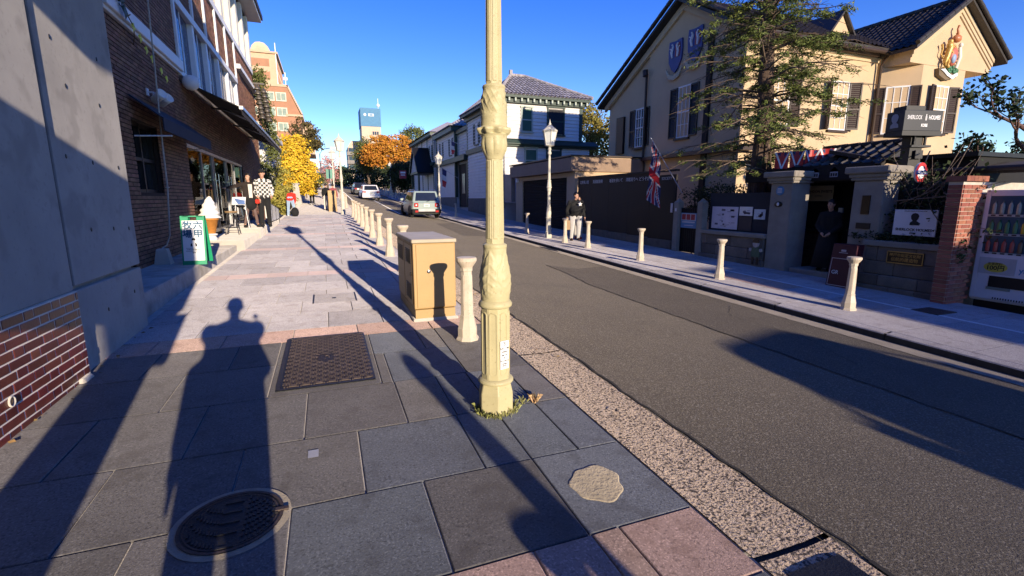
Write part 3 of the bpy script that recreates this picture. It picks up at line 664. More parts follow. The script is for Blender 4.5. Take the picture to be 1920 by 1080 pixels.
q.add(vs, [(i*n+k, i*n+(k+1) % n, (i+1)*n+(k+1) % n, (i+1)*n+k) for i in range(tt) for k in range(n)], 0, True); q.build('ice_cream', mat('ice_white', (.80, .77, .70), .4, .04, 3), t)
S8 = Matrix.Translation((-2.72, 13.95, .575)) @ Matrix.Diagonal((.78, .78, .8, 1)) @ Matrix.Translation((2.72, -13.95, -.575))
for ch in ict.children: ch.data.transform(S8)
# menu stand and stool, glass screen
t = thing('menu_stand', 'metal stand with a tilted blue and white menu sheet beside the doors', 'menu stand', (-2.45, 17.0, .70))
q = M()
for dx, dy in ((-.15, -.12), (.15, -.12), (-.15, .12), (.15, .12)): q.tube([(-2.45+dx*.8, 17+dy*.7, 1.5), (-2.45+dx*1.3, 17+dy*1.3, .70)], .012, 5)
q.build('leg', steel, t); q = M(); q.prism([(-2.67, 16.86, 1.42), (-2.3, 16.86, 1.42), (-2.3, 17.08, 1.64), (-2.67, 17.08, 1.64)], (0, .01, -.01)); q.build('panel', print_white, t)
q = M(); q.prism([(-2.5, 16.855, 1.425), (-2.31, 16.855, 1.425), (-2.31, 16.96, 1.53), (-2.62, 17.03, 1.6)], (0, -.004, .004)); q.build('picture', mat('menu_blue', (.12, .2, .42), .5, .2, 10), t)
for (sx0, sy0, lab) in ((-2.55, 15.9, 'dark metal stool nearest the ice cream display on the terrace'), (-2.6, 17.75, 'dark metal stool behind the tilted menu stand')):
    t = thing('stool', lab, 'stool', (sx0, sy0, .70), 'stools on the shop terrace'); zf = .575 if sy0 < 16.6 else .70
    q = M(); q.lathe([(.15, zf+.62), (.165, zf+.64), (.165, zf+.665), (.001, zf+.67)], (sx0, sy0, 0), 16); q.build('seat', mat('stool_wood', (.30, .19, .09), .6), t)
    for dx, dy in ((1, 1), (1, -1), (-1, 1), (-1, -1)): q = M(); q.tube([(sx0+dx*.09, sy0+dy*.09, zf+.63), (sx0+dx*.17, sy0+dy*.17, zf)], .012, 6); q.build('leg', iron_dark, t)
    q = M(); q.tube([(sx0-.14, sy0-.14, zf+.2), (sx0+.14, sy0-.14, zf+.2), (sx0+.14, sy0+.14, zf+.2), (sx0-.14, sy0+.14, zf+.2), (sx0-.14, sy0-.14, zf+.2)], .008, 5); q.build('foot_rail', iron_dark, t)
t = thing('terrace_railing', 'glass and dark metal railing at the end of the shop terrace', 'railing', (-1.9, 21.5, .7))
for i, y in enumerate((17.9, 19.3, 20.7, 22.1, 23.5)):
    q = M(); q.box(-1.97, -1.93, y-.02, y+.02, .5, 1.62-.12*i); q.build('post', iron_dark, t)
for i, y in enumerate((19.3, 20.7, 22.1)):
    f = M(); f.prism([(-1.95, y+.03, .75), (-1.95, y+1.36, .75), (-1.95, y+1.36, 1.42-.12*i), (-1.95, y+.03, 1.5-.12*i)], (.01, 0, 0)); f.build('pane', mat('frosted', (.55, .56, .54), .25, .1, 3), t)
q = M(); q.tube([(-1.95, 17.9, 1.62), (-1.95, 23.5, 1.16)], .022, 6); q.build('handrail', iron_dark, t)
t = thing('retaining_wall', 'long pale garden wall climbing beside the pavement beyond the ginkgo', 'wall', (-1.8, 60, 2))
for i in range(12):
    y = 38+i*5; q = M(); q.box(-2.1, -1.75, y, y+4.97, zy(y)-.5, zy(y)+1.55+.05*(i % 2)); q.build('panel', concrete_pale, t)
    q = M(); q.box(-2.16, -1.69, y, y+4.97, zy(y)+1.55+.05*(i % 2), zy(y)+1.65+.05*(i % 2)); q.build('coping', concrete_dirty, t)
# ------------------------------------------------ bollards, lamps, cabinet
def lathe8(prof, base=None):
    q = M(); q.lathe(prof, n=8, smooth=False, rot=pi/8); return q
def bollard(m):
    t = thing('bollard', 'x', 'bollard', (0, 0, 0))
    lathe8([(.125, 0), (.125, .015), (.105, .04), (.105, .13), (.10, .14), (.078, .24), (.078, .265), (.07, .275)]).build('base', m, t)
    q = lathe8([(.07, .27), (.056, .74), (.065, .745), (.065, .78)])
    q.build('shaft', m, t)
    q = M()
    for k in range(8):
        a = 2*pi*k/8; o = len(q.v)
        for z0, z1, w0, w1 in ((.32, .70, .021, .016),):
            r0, r1 = .0655*cos(pi/8)+.0, .0572*cos(pi/8)+.0
            q.add([(r0+.004, -w0, z0), (r0+.004, w0, z0), (r1+.004, w1, z1), (r1+.004, -w1, z1), (r0-.01, -w0-.004, z0-.005), (r0-.01, w0+.004, z0-.005), (r1-.01, w1+.004, z1+.005), (r1-.01, -w1-.004, z1+.005)], [(0,1,2,3),(0,4,5,1),(1,5,6,2),(2,6,7,3),(3,7,4,0)])
        q.rot(o, a)
    q.build('fluting', m, t, kind='stuff')
    q = M(); q.lathe([(.06, .77), (.068, .79), (.10, .835), (.108, .85), (.108, .873), (.10, .885), (.001, .889)], n=20, smooth=False); q.build('cap', m, t)
    return t
bp = bollard(bollard_paint)
left_y = [4.83, 9.3, 11.5, 13.75, 15.95, 18.15, 20.35, 22.55, 24.75, 26.95, -1.76]
ll = ['cream bollard nearest the camera, between the tan cabinet and the lamp post', 'cream bollard hidden just behind the tan utility cabinet', 'first cream bollard visible past the tan cabinet, kerb row', 'second cream bollard past the tan cabinet, kerb row', 'third cream bollard past the tan cabinet, kerb row', 'fourth cream bollard past the tan cabinet, kerb row', 'fifth cream bollard past the tan cabinet, kerb row', 'sixth cream bollard past the tan cabinet, kerb row', 'seventh cream bollard past the tan cabinet, kerb row', 'last cream bollard of the kerb row before the far lamp', 'cream bollard behind the camera whose round shadow falls on the paving']
right_y = [5.31, 8.18, 11.1, 14.0, 15.66, 19.24, 23.0, 31.5]
rl_ = ['cream bollard in front of the burgundy menu board, nearest on the far pavement', 'cream bollard before the low stone wall with notices', 'cream bollard standing before the dark board fence', 'cream bollard just right of the man in the star sweatshirt', 'cream bollard just left of the man in the star sweatshirt', 'bollard in the shade before the garage shutter', 'bollard in the shade beyond the far pavement lamp', 'bollard near the entrance of the white clapboard house']
used = False
def putb(x, y, lab, grp):
    global used
    o = bp if not used else copy_tree(bp); used = True
    o['label'] = lab; o['group'] = grp; o.location = (x, y, gz(x, y)-.004); o.rotation_euler.z = rnd.uniform(-.08, .08)+pi/8; return o
for y, l in zip(left_y, ll): putb(1.335, y, l, 'bollards along the near kerb')
for y, l in zip(right_y, rl_): putb(8.05, y, l, 'bollards along the far kerb')
ORD = 'first second third fourth fifth sixth seventh eighth ninth tenth eleventh twelfth'.split()
for i in range(12): putb(7.75, 44+i*2.9, ORD[i]+' bollard of the shaded row far up the street, counted from the porch house', 'far bollards in the shade')
for i in range(6): putb(1.35, 36+i*2.6, ORD[i]+' sunlit bollard beyond the second tan cabinet, far up the near kerb', 'far sunlit bollards')
def lamp(m, detail):
    t = thing('street_lamp', 'x', 'street lamp')
    q = M(); q.lathe([(.128, -.02), (.132, .02), (.132, .15), (.118, .21), (.110, .235)], n=6, smooth=False, rot=R(20)); q.lathe([(.118, .222), (.128, .235), (.128, .25), (.108, .262)], n=24); q.build('plinth', m, t, bev=.006)
    q = M(); q.lathe([(.106, .25), (.102, .79)], n=8, smooth=False, rot=R(-5)); q.build('panelled_shaft', m, t, bev=.008)
    if detail:
        for k in range(8):
            a = R(-5)+2*pi*(k+.5)/8; q = M(); n = 20; P = []
            for i in range(n):
                an = 2*pi*i/n; P.append((.024*cos(an), .52+(.2 if sin(an) > 0 else -.2)+.024*sin(an)))
            r = .1015*cos(pi/8)-.001
            q.add([(r+.007, x*1.25, .52+(z-.52)*1.03) for x, z in P]+[(r+.007, x*.92, z) for x, z in P]+[(r, x*.92, z) for x, z in P]+[(r-.003, x*1.35, .52+(z-.52)*1.04) for x, z in P],
                  [(i, (i+1) % n, (i+1) % n+n, i+n) for i in range(n)]+[(i+n, (i+1) % n+n, (i+1) % n+2*n, i+2*n) for i in range(n)]+[(i+3*n, (i+1) % n+3*n, (i+1) % n, i) for i in range(n)]); q.rot(0, a); q.build('panel_moulding', m, t)
    q = M(); q.lathe([(.10, .775), (.116, .785), (.12, .8), (.112, .815), (.10, .83)], n=24); q.build('ring', m, t)
    P = [(.10, .825), (.102, .86), (.104, .92), (.100, .99), (.086, 1.08), (.079, 1.15), (.08, 1.19), (.083, 1.20), (.083, 1.215), (.066, 1.225)]
    q = M(); n = 96 if detail else 16; nd = 11 if detail else 3
    prof = []
    for i in range(len(P)-1):
        for j in range(nd): f = j/nd; prof.append((P[i][0]*(1-f)+P[i+1][0]*f, P[i][1]*(1-f)+P[i+1][1]*f))
    prof.append(P[-1]); q.lathe(prof, n=n)
    if detail:
        for i, v in enumerate(q.v):
            a = math.atan2(v[1], v[0]); z = v[2]
            if .85 < z < 1.18:
                f = (z-.85)/.33; env = sin(pi*f)**.5
                u = (4*a/(2*pi)) % 1-.5; half = .40*math.sin(pi*min(1, f*.95+.05))**.7; e_ = abs(u)/max(.05, half)
                leaf = (.010*max(0, 1-e_**4)+.005*max(0, 1-abs(u)/.05)+.0045*max(0, cos(34*f+16*abs(u)))**2*(e_ < 1) + .006*max(0, 1-abs(((4*a/(2*pi)+.5) % 1)-.5-.16*sin(9*f))/.06))*env
                r = math.hypot(v[0], v[1]); s = (r+leaf)/r; q.v[i] = (v[0]*s, v[1]*s, z)
    q.build('acanthus_bulb', m, t)
    q = M(); q.lathe([(.064, 1.215), (.056, 1.80)], n=8, smooth=False, rot=R(10))
    q.build('fluted_shaft', m, t)
    q = M()
    for k in range(8):
        a = R(10)+2*pi*(k+.5)/8; o = len(q.v); r0, r1 = .064*cos(pi/8), .0565*cos(pi/8)
        q.add([(r0+.004, -.012, 1.26), (r0+.004, .012, 1.26), (r1+.004, .010, 1.77), (r1+.004, -.010, 1.77), (r0-.004, -.019, 1.25), (r0-.004, .019, 1.25), (r1-.004, .017, 1.78), (r1-.004, -.017, 1.78)], [(0,1,2,3),(0,4,5,1),(1,5,6,2),(2,6,7,3),(3,7,4,0)]); q.rot(o, a)
    q.build('fluting', m, t, kind='stuff')
    P = [(.056, 1.78), (.062, 1.80), (.074, 1.84), (.080, 1.88), (.080, 1.91), (.084, 1.925), (.094, 1.945), (.108, 1.965), (.108, 1.975), (.088, 1.99), (.086, 2.03), (.088, 2.05), (.081, 2.075), (.078, 2.12), (.071, 2.16), (.069, 2.21), (.076, 2.235), (.072, 2.245), (.055, 2.25)]
    q = M(); prof = []
    for i in range(len(P)-1):
        for j in range(nd-3 if detail else 2): f = j/(nd-3 if detail else 2); prof.append((P[i][0]*(1-f)+P[i+1][0]*f, P[i][1]*(1-f)+P[i+1][1]*f))
    prof.append(P[-1]); q.lathe(prof, n=n)
    if detail:
        for i, v in enumerate(q.v):
            a = math.atan2(v[1], v[0]); z = v[2]; r = math.hypot(v[0], v[1]); l = 0
            if 1.8 < z < 1.93: f = (z-1.8)/.13; l = .011*abs(cos(4*a))**.6*sin(pi*f)
            if 1.94 < z < 1.98: l = .012*cos(8*a)
            if 2.06 < z < 2.22: f = (z-2.06)/.16; l = (.010*max(0, 1-(abs(((3*a/(2*pi)+.35*sin(4*f)) % 1)-.5)/.34)**4)+.006*max(0, cos(12*a+14*f))**3)*sin(pi*f)**.6
            s = (r+l)/r; q.v[i] = (v[0]*s, v[1]*s, z)
    q.build('capital', m, t)
    q = M(); q.lathe([(.053, 2.245), (.042, 3.22)], n=8, smooth=False, rot=R(10)); q.build('upper_shaft', m, t)
    q = M()
    for k in range(8):
        a = R(10)+2*pi*(k+.5)/8; o = len(q.v); r0, r1 = .053*cos(pi/8), .044*cos(pi/8)
        q.add([(r0+.004, -.010, 2.27), (r0+.004, .010, 2.27), (r1+.004, .008, 3.1), (r1+.004, -.008, 3.1), (r0-.004, -.016, 2.26), (r0-.004, .016, 2.26), (r1-.004, .013, 3.11), (r1-.004, -.013, 3.11)], [(0,1,2,3),(0,4,5,1),(1,5,6,2),(2,6,7,3),(3,7,4,0)]); q.rot(o, a)
    q.build('fluting', m, t, kind='stuff')
    q = M(); q.lathe([(.042, 3.18), (.07, 3.22), (.075, 3.27), (.055, 3.31), (.05, 3.36), (.075, 3.40), (.05, 3.44), (.06, 3.5), (.19, 3.53), (.19, 3.545)], n=14); q.build('collar', m, t)
    L1 = M(); L1.lathe([(.17, 3.55), (.275, 4.06)], n=6, smooth=False); L1.build('lantern_glass', lamp_glass, t)
    for k in range(6):
        a = 2*pi*k/6; q = M(); q.tube([(.175*cos(a), .175*sin(a), 3.54), (.282*cos(a), .282*sin(a), 4.06)], .013, 5); q.build('lantern_bar', m, t)
    q = M(); q.lathe([(.30, 4.05), (.305, 4.08), (.20, 4.17), (.11, 4.25), (.07, 4.29), (.045, 4.3), (.05, 4.34), (.03, 4.38), (.02, 4.42), (.001, 4.52)], n=12, smooth=False); q.build('lantern_roof', m, t)
    return t
near_lamp = lamp(lamp_paint, True)
place(near_lamp, (1.07, 3.13, zy(3.13)), 0, 'large cream yellow ornate lamp post in the foreground with a white sticker')
q = M()
A = Vector((1.07, 3.13, zy(3.13))); an = R(-5)+2*pi*6.5/8
nrm = Vector((cos(an), sin(an), 0)); xd = Vector((-sin(an), cos(an), 0))
o = A+nrm*(.1055*cos(pi/8)+.009); 
def face(q, w, z0, z1, off=0, m=0): q.add([tuple(o+xd*s*w+nrm*off+Vector((0, 0, z))) for s, z in ((-1, z0), (1, z0), (1, z1), (-1, z1))], [(0, 1, 2, 3)], m)
face(q, .036, .345, .55); st = q.build('sticker', print_white, near_lamp, label='white sticker with black lettering')
st.matrix_parent_inverse = near_lamp.matrix_world.inverted() if False else Matrix.Translation(-near_lamp.location)
for s, z, sz in (('ᘐ', 0, 0), ('NO 1 08', .495, .019), ('中央区北', .47, .013), ('北野丁目', .445, .013), ('号', .425, .012), ('911-0515', .405, .018), ('神戸市中', .382, .010), ('道路管理', .368, .010)):
    if sz: x = text(s, sz, 'lettering', print_ink, st, o+nrm*.0012+Vector((0, 0, z)), xd, (0, 0, 1), .0003, bold=.0004)
q = M()
for a0 in range(10): 
    a = 2*pi*a0/10; a2 = 2*pi*(a0+1)/10; q.add([tuple(o+nrm*.0012+xd*(r*cos(t_))+Vector((0, 0, .525+r*sin(t_)))) for r, t_ in ((.009, a), (.009, a2), (.005, a2), (.005, a))], [(0, 3, 2, 1), (0, 1, 2, 3)])
q.add([tuple(o+nrm*.0012+xd*x+Vector((0, 0, z))) for x, z in ((-.014, .537), (.014, .537), (.014, .541), (-.014, .541))], [(0, 1, 2, 3)]); q.build('emblem', print_ink, st)
fl = lamp(lamp_paint_old, False); place(fl, (8.18, 17.35, gz(8.18, 17.35)), .3, 'pale ornate street lamp before the garage on the far pavement'); fl['group'] = 'ornate street lamps'; near_lamp['group'] = 'ornate street lamps'
for x, y, l in ((.92, 29.6, 'ornate street lamp at the end of the near bollard row'), (.75, 44, 'second far street lamp up the near pavement'), (8.3, 37.5, 'dark lantern lamp by the porch of the white house'), (8.4, 68, 'white street lamp in front of the dark trees up the street')):
    place(copy_tree(fl), (x, y, gz(x, y)), rnd.random(), l)
post = M(); post.lathe([(.075, 0), (.075, 1.62), (.09, 1.64), (.09, 1.72), (.06, 1.80), (.02, 1.83)], (0, 0, 0), 16); o = post.build('stone_post', concrete); o.location = (1.67, -3.1, zy(-3.1)); tag(o, 'round topped post behind the camera casting a shadow to the lamp foot', 'post')
# utility cabinet
t = thing('utility_cabinet', 'tan metal utility cabinet beside the cream bollard in the sun', 'utility cabinet', (1.17, 6.3, zy(6.3)))
x0, x1, y0, y1 = .92, 1.43, 5.68, 6.99
q = M(); q.box(x0+.01, x1-.01, y0+.01, y1-.01, .0, .27); q.build('plinth', box_tan, t)
q = M(); q.box(x0-.02, x1+.02, y0-.02, y1+.02, 0, .165); q.build('footing', concrete_pale, t, bev=.01)
q = M(); q.box(x0, x1, y0, y1, .285, 1.075); q.build('body', box_tan, t, bev=.006)
q = M(); q.box(x0-.015, x1+.015, y0-.02, y1+.015, 1.08, 1.125); q.build('lid', mat('box_grey', (.42, .36, .26), .5, .12, 5), t, bev=.008)
q = M(); q.box(x0+.035, x1-.012, y0-.012, y0+.002, .30, 1.065); q.build('door', box_tan, t, bev=.003)
for a, c in ((5.75, 6.30), (6.34, 6.93)):
    q = M(); q.box(x0-.010, x0+.002, a, c, .33, 1.05); q.build('door', box_tan, t, bev=.003)
for (a, c, z0, z1) in ((5.84, 6.16, .82, 1.0), (5.84, 6.16, .38, .58), (6.42, 6.85, .80, 1.0)):
    q = M()
    for i in range(9): z = z0+(z1-z0)*i/9; q.prism([(x0-.010, a, z), (x0-.022, a, z+.004), (x0-.022, a, z+.008), (x0-.010, a, z+.014)], (0, c-a, 0))
    q.build('vent', mat('vent_dark', (.2, .15, .07), .6), t, kind='stuff')
q = M(); q.lathe([(.022, 0), (.022, .012), (.014, .014), (.001, .014)], n=14)
q.v = [(v[0]+1.10, y0-.012-v[2], v[1]+.74) for v in q.v]; q.build('lock', chrome, t)
q = M(); q.lathe([(.02, 0), (.02, .012), (.001, .014)], n=12); q.v = [(x0-.01-v[2], v[0]+5.80, v[1]+.70) for v in q.v]; q.build('lock', iron, t)
t2 = M(); t2.box(.16, .66, 32.8, 33.6, zy(33)-.1, zy(33)+1.3); tag(t2.build('utility_cabinet', box_tan, bev=.02), 'second tan cabinet far up the near pavement beside two people', 'utility cabinet')
# weeds at the lamp foot
gm = leafmat('weed_green', (.16, .22, .05), (.34, .32, .12))
def weeds(name, pts, lab, h, m, sd):
    q = random.Random(sd); b = M()
    for (x, y, n, r) in pts:
        for i in range(n):
            a = q.uniform(0, 2*pi); d = q.uniform(0, r); L = h*q.uniform(.5, 1.2); px_, py_ = x+d*cos(a), y+d*sin(a); z = zy(py_); bx, by = cos(a)*L*q.uniform(.2, .9), sin(a)*L*q.uniform(.2, .9); w_ = .003
            b.add([(px_-w_*sin(a), py_+w_*cos(a), z), (px_+w_*sin(a), py_-w_*cos(a), z), (px_+bx*.5+w_*sin(a)*.8, py_+by*.5-w_*cos(a)*.8, z+L*.8), (px_+bx, py_+by, z+L*q.uniform(.6, 1)), (px_+bx*.5-w_*sin(a)*.8, py_+by*.5+w_*cos(a)*.8, z+L*.8)], [(0, 1, 2, 3, 4)])
    o = b.build(name, m, kind='stuff'); return tag(o, lab, 'grass')
weeds('weeds', [(1.07+.135*cos(a), 3.13+.135*sin(a), 16, .03) for a in [R(d) for d in (150, 180, 205, 225, 245, 265, 290, 315, 340)]]+[(1.22, 3.16, 14, .04), (1.3, 3.17, 12, .03)], 'tufts of green weeds around the foot of the foreground lamp post', .05, gm, 4)
weeds('dry_grass', [(1.385, 3.15, 60, .025)], 'dry orange grass tuft in the joint right of the lamp post', .06, leafmat('dry_grass', (.42, .24, .10), (.6, .42, .24)), 5)
# fallen leaves
fm = leafmat('fallen_leaf', (.42, .28, .08), (.25, .12, .05), .4)
# ------------------------------------------------ helpers for facades: local frame looks along -Y
def xf(q, loc, ang, o=0):
    c, s = cos(ang), sin(ang)
    for i in range(o, len(q.v)):
        x, y, z = q.v[i]; q.v[i] = (loc[0]+x*c-y*s, loc[1]+x*s+y*c, loc[2]+z)
    return q
STREET = -pi/2       # a facade that looks onto the road from the right
def window(par, loc, ang, w, h, fr, glass=window_glass, nx=3, ny=4, shutters=None, sw=.42, curt=False, open_=0., sill=None, sm=None):
    q = M(); q.box(-w/2, w/2, .03, .06, 0, h); wn = xf(q, loc, ang).build('window', glass, par)
    q = M()
    for i in range(nx+1): x = -w/2+w*i/nx; t_ = .03 if i in (0, nx) else .013; q.box(x-t_, x+t_, -.02, .04, 0, h)
    for i in range(ny+1): z = h*i/ny; t_ = .03 if i in (0, ny) else .013; t_ = .025 if i*2 == ny else t_; q.box(-w/2-.03, w/2+.03, -.021, .041, z-t_, z+t_)
    xf(q, loc, ang).build('frame', fr, wn)
    if curt:
        q = M(); n = 14
        for s in (-1, 1):
            for i in range(n):
                x0 = s*(w/2-.02-(w*.3)*i/n); x1 = s*(w/2-.02-(w*.3)*(i+1)/n); q.quad((x0, .028-.012*(i % 2), .03), (x1, .028-.012*((i+1) % 2), .03), (x1, .028-.012*((i+1) % 2), h*.97), (x0, .028-.012*(i % 2), h*.97)); q.f[-1] = q.f[-1]
        xf(q, loc, ang).build('curtain', curtain, wn)
    if sill:
        q = M(); q.box(-w/2-.1, w/2+.1, -.10, .04, -.11, -.03); xf(q, loc, ang).build('sill', sill, wn)
    if shutters:
        for s in (-1, 1):
            q = M(); e = sw
            q.box(0, .045, -.045, 0, 0, h); q.box(e-.045, e, -.045, 0, 0, h)
            for z in (0, h*.42, h-.05): q.box(0, e, -.0452, 0.001, z, z+.055)
            n = max(6, int(h/.075))
            for i in range(n):
                z = .05+(h-.1)*i/n; q.add([(.04, -.035, z), (e-.04, -.035, z), (e-.04, -.008, z+.05), (.04, -.008, z+.05)], [(0, 1, 2, 3)])
            q.box(.03, e-.03, -.008, -.002, .02, h-.02)
            if s < 0: q.v = [(-v[0], v[1], v[2]) for v in q.v]; q.f = [f[::-1] for f in q.f]
            q.v = [(v[0]+s*(w/2+.04), v[1]-.01, v[2]) for v in q.v]
            if open_: q.rot(0, -s*open_, (s*(w/2+.04), -.01, 0))
            xf(q, loc, ang).build('shutter', shutters, wn)
    return wn
def tiles(q, A, Bv, U, n, rows, th=.05, m=0):
    # pan tiles: A eave start, Bv along the eave, U up the slope
    A, Bv, U = Vector(A), Vector(Bv), Vector(U); N = Bv.cross(U).normalized(); N = N if N.z > 0 else -N
    for r in range(rows):
        u0, u1 = U*(r/rows), U*((r+1.08)/rows)
        for c in range(n):
            p = A+Bv*(c/n); d = Bv/n
            q.add([p+u0+N*th, p+u0+d*.28+N*th*.15, p+u0+d*.62+N*th*.15, p+u0+d*.85+N*th*1.3, p+u0+d+N*th, p+u1+N*th*.5, p+u1+d*.28-N*th*.2, p+u1+d*.62-N*th*.2, p+u1+d*.85+N*th*.8, p+u1+d+N*th*.5], [(0,1,6,5),(1,2,7,6),(2,3,8,7),(3,4,9,8)], m)
# ------------------------------------------------ yellow house
YH = thing('yellow_house', 'cream yellow two storey house with dark tiled gables, brown shutters and painted crests', 'house', (14, 14, 0))
q = M(); gp = [(0, 13.8, -.5), (0, 19.3, -.5), (0, 19.3, 8.05), (0, 17.1, 9.2), (0, 13.8, 7.4)]
q.prism([(14, y, z) for _, y, z in gp], (.3, 0, 0)); q.prism([(14.08, 19.3, -.5), (14.08, 22.6, -.5), (14.08, 22.6, 6.35), (14.08, 19.3, 8.0)], (.3, 0, 0))
q.box(14.3, 20.8, 13.8, 22.5, -.5, 7.3); q.box(20.8, 26.2, 13.7, 22, -.5, 7.3)
P = [(20.8, 13.72), (21.77, 12.73), (24.43, 12.73), (25.4, 13.72)]
q.prism([(x, y, -.5) for x, y in P], (0, 0, 7.15)); q.prism([(20.95, 12.73, 6.66), (26.0, 12.73, 6.66), (26.0, 12.73, 7.35), (23.47, 12.73, 8.95), (20.95, 12.73, 7.35)], (0, 3, 0))
q.v = [(v[0], v[1]-.001*(i % 2 == 5), v[2]) for i, v in enumerate(q.v)]
q.build('wall', cream, YH)
def roofpanel(q, a, b_, c, d, th=.12): q.prism([a, b_, c, d], (0, 0, -th))
q = M()
roofpanel(q, (13.55, 13.35, 7.27), (21.2, 13.35, 7.27), (21.2, 17.1, 9.45), (13.55, 17.1, 9.45)); roofpanel(q, (13.55, 23.0, 6.28), (21.2, 23.0, 6.28), (21.2, 17.1, 9.45), (13.55, 17.1, 9.45))
roofpanel(q, (20.6, 12.35, 7.12), (20.6, 17, 7.12), (23.47, 17, 9.12), (23.47, 12.35, 9.12)); roofpanel(q, (26.4, 12.35, 7.12), (26.4, 17, 7.12), (23.47, 17, 9.12), (23.47, 12.35, 9.12))
rf = q.build('roof', roof_dark, YH)
q = M(); tiles(q, (13.5, 13.3, 7.29), (7.3, 0, 0), (0, 3.8, 2.2), 30, 11); tiles(q, (20.55, 12.3, 7.13), (0, 4.7, 0), (2.92, 0, 2.04), 19, 11); tiles(q, (26.45, 12.3, 7.13), (0, 4.7, 0), (-2.98, 0, 2.04), 19, 11)
q.build('roof_tile', roof_dark, rf, kind='stuff')
q = M()
for i in range(14): y = 12.35+i*.33; q.tube([(23.47, y, 9.2), (23.47, y+.32, 9.2)], [.11, .10], 8)
for i in range(12): f = i/12; q.tube([(13.5, 13.3+3.8*f, 7.42+2.2*f), (13.5, 13.3+3.8*(f+.09), 7.42+2.2*(f+.09))], [.09, .08], 8); q.tube([(13.5, 23-5.9*f, 6.42+3.15*f), (13.5, 23-5.9*(f+.09), 6.42+3.15*(f+.09))], [.09, .08], 8)
for s in (-1, 1):
    for i in range(10): f = i/10; q.tube([(23.47+s*2.95*(1-f), 12.3, 7.2+2.0*f), (23.47+s*2.95*(1-f-.11), 12.3, 7.2+2.0*(f+.11))], [.085, .075], 8)
q.build('ridge_tile', roof_dark, rf, kind='stuff')
q = M(); q.prism([(18.9, 14.6, 7.9), (20.2, 14.6, 7.9), (19.55, 14.6, 8.75)], (0, 2.2, 0)); dm = q.build('dormer', cream, YH)
q = M(); q.prism([(18.7, 14.45, 7.85), (19.55, 14.45, 8.93), (19.55, 14.45, 8.83), (18.8, 14.45, 7.85)], (0, 2.6, 0)); q.prism([(20.4, 14.45, 7.85), (19.55, 14.45, 8.93), (19.55, 14.45, 8.83), (20.3, 14.45, 7.85)], (0, 2.6, 0)); q.build('dormer_roof', roof_dark, dm)
q = M()
for (z0, z1, d) in ((7.05, 7.16, .16), (6.95, 7.05, .1), (6.85, 6.95, .05)): q.box(14, 20.8, 13.8-d, 13.81, z0, z1)
for s in (-1, 1):
    for (w_, d, k) in ((.16, .13, 0), (.14, .09, .16), (.10, .05, .30)):
        x0, z0, x1, z1 = 23.47+s*2.53, 7.22-k, 23.47, 8.98-k*1.05
        q.prism([(x0, 12.73-d, z0), (x1, 12.73-d, z1), (x1, 12.73-d, z1-w_), (x0, 12.73-d, z0-w_)], (0, d+.01, 0))
q.prism([(13.88, 13.6, 7.30), (13.88, 17.1, 9.32), (13.88, 17.1, 9.02), (13.88, 13.6, 7.05)], (.13, 0, 0)); q.prism([(13.88, 22.8, 6.25), (13.88, 17.1, 9.32), (13.88, 17.1, 9.02), (13.88, 22.8, 6.0)], (.13, 0, 0))
q.build('cornice', cream_trim, YH)
q = M(); q.tube([(13.9, 13.32, 7.15), (20.75, 13.32, 7.1)], .075, 8); q.build('gutter', brown_paint, YH); q = M(); q.tube([(20.7, 13.4, 7.05), (20.72, 13.62, 6.7), (20.72, 13.62, 0)], .05, 8); q.build('downpipe', brown_paint, YH); q = M(); q.tube([(13.9, 19.35, 7.3), (13.93, 19.35, 0)], .055, 8); q.tube([(13.8, 19.35, 7.25), (13.8, 19.3, 7.0)], .12, 8)
q.build('downpipe', brown_paint, YH)
fr = white_trim
window(YH, (15.75, 13.8, 4.25), 0, .9, 1.75, fr, curtain, 3, 4, brown_paint, .45, False, .15, brown_paint); window(YH, (18.85, 13.8, 4.25), 0, .9, 1.75, fr, curtain, 3, 4, brown_paint, .45, False, .5, brown_paint)
aA = math.atan2(12.73-13.72, 21.77-20.8)
window(YH, ((20.8+21.77)/2, (13.72+12.73)/2, 4.15), aA, .72, 1.75, fr, window_glass, 3, 3, brown_paint, .34, True, 0, brown_paint)
window(YH, (23.1, 12.73, 4.2), 0, .8, 1.75, fr, curtain, 3, 4, brown_paint, .45, True, .25, brown_paint)
window(YH, (14.0, 19.85, 4.0), STREET, .6, 1.7, fr, window_glass, 3, 4, black_paint, .42, False, 0, black_paint); window(YH, (14.0, 16.85, 4.1), STREET, .7, 2.0, fr, window_glass, 3, 4, black_paint, .46, False, 0, black_paint)
q = M(); q.box(13.95, 14.1, 21.15, 21.75, 3.8, 5.55); q.build('door', black_paint, YH)
q = M(); q.box(13.9, 14.05, 15.35, 15.6, 0, 7.7); q.build('pilaster', black_matte, YH)
q = M(); q.box(13.7, 14.1, 13.9, 19.2, 3.3, 3.45); q.box(13.9, 14.5, 13.5, 13.81, 3.3, 3.5); q.build('string_course', brown_paint, YH)
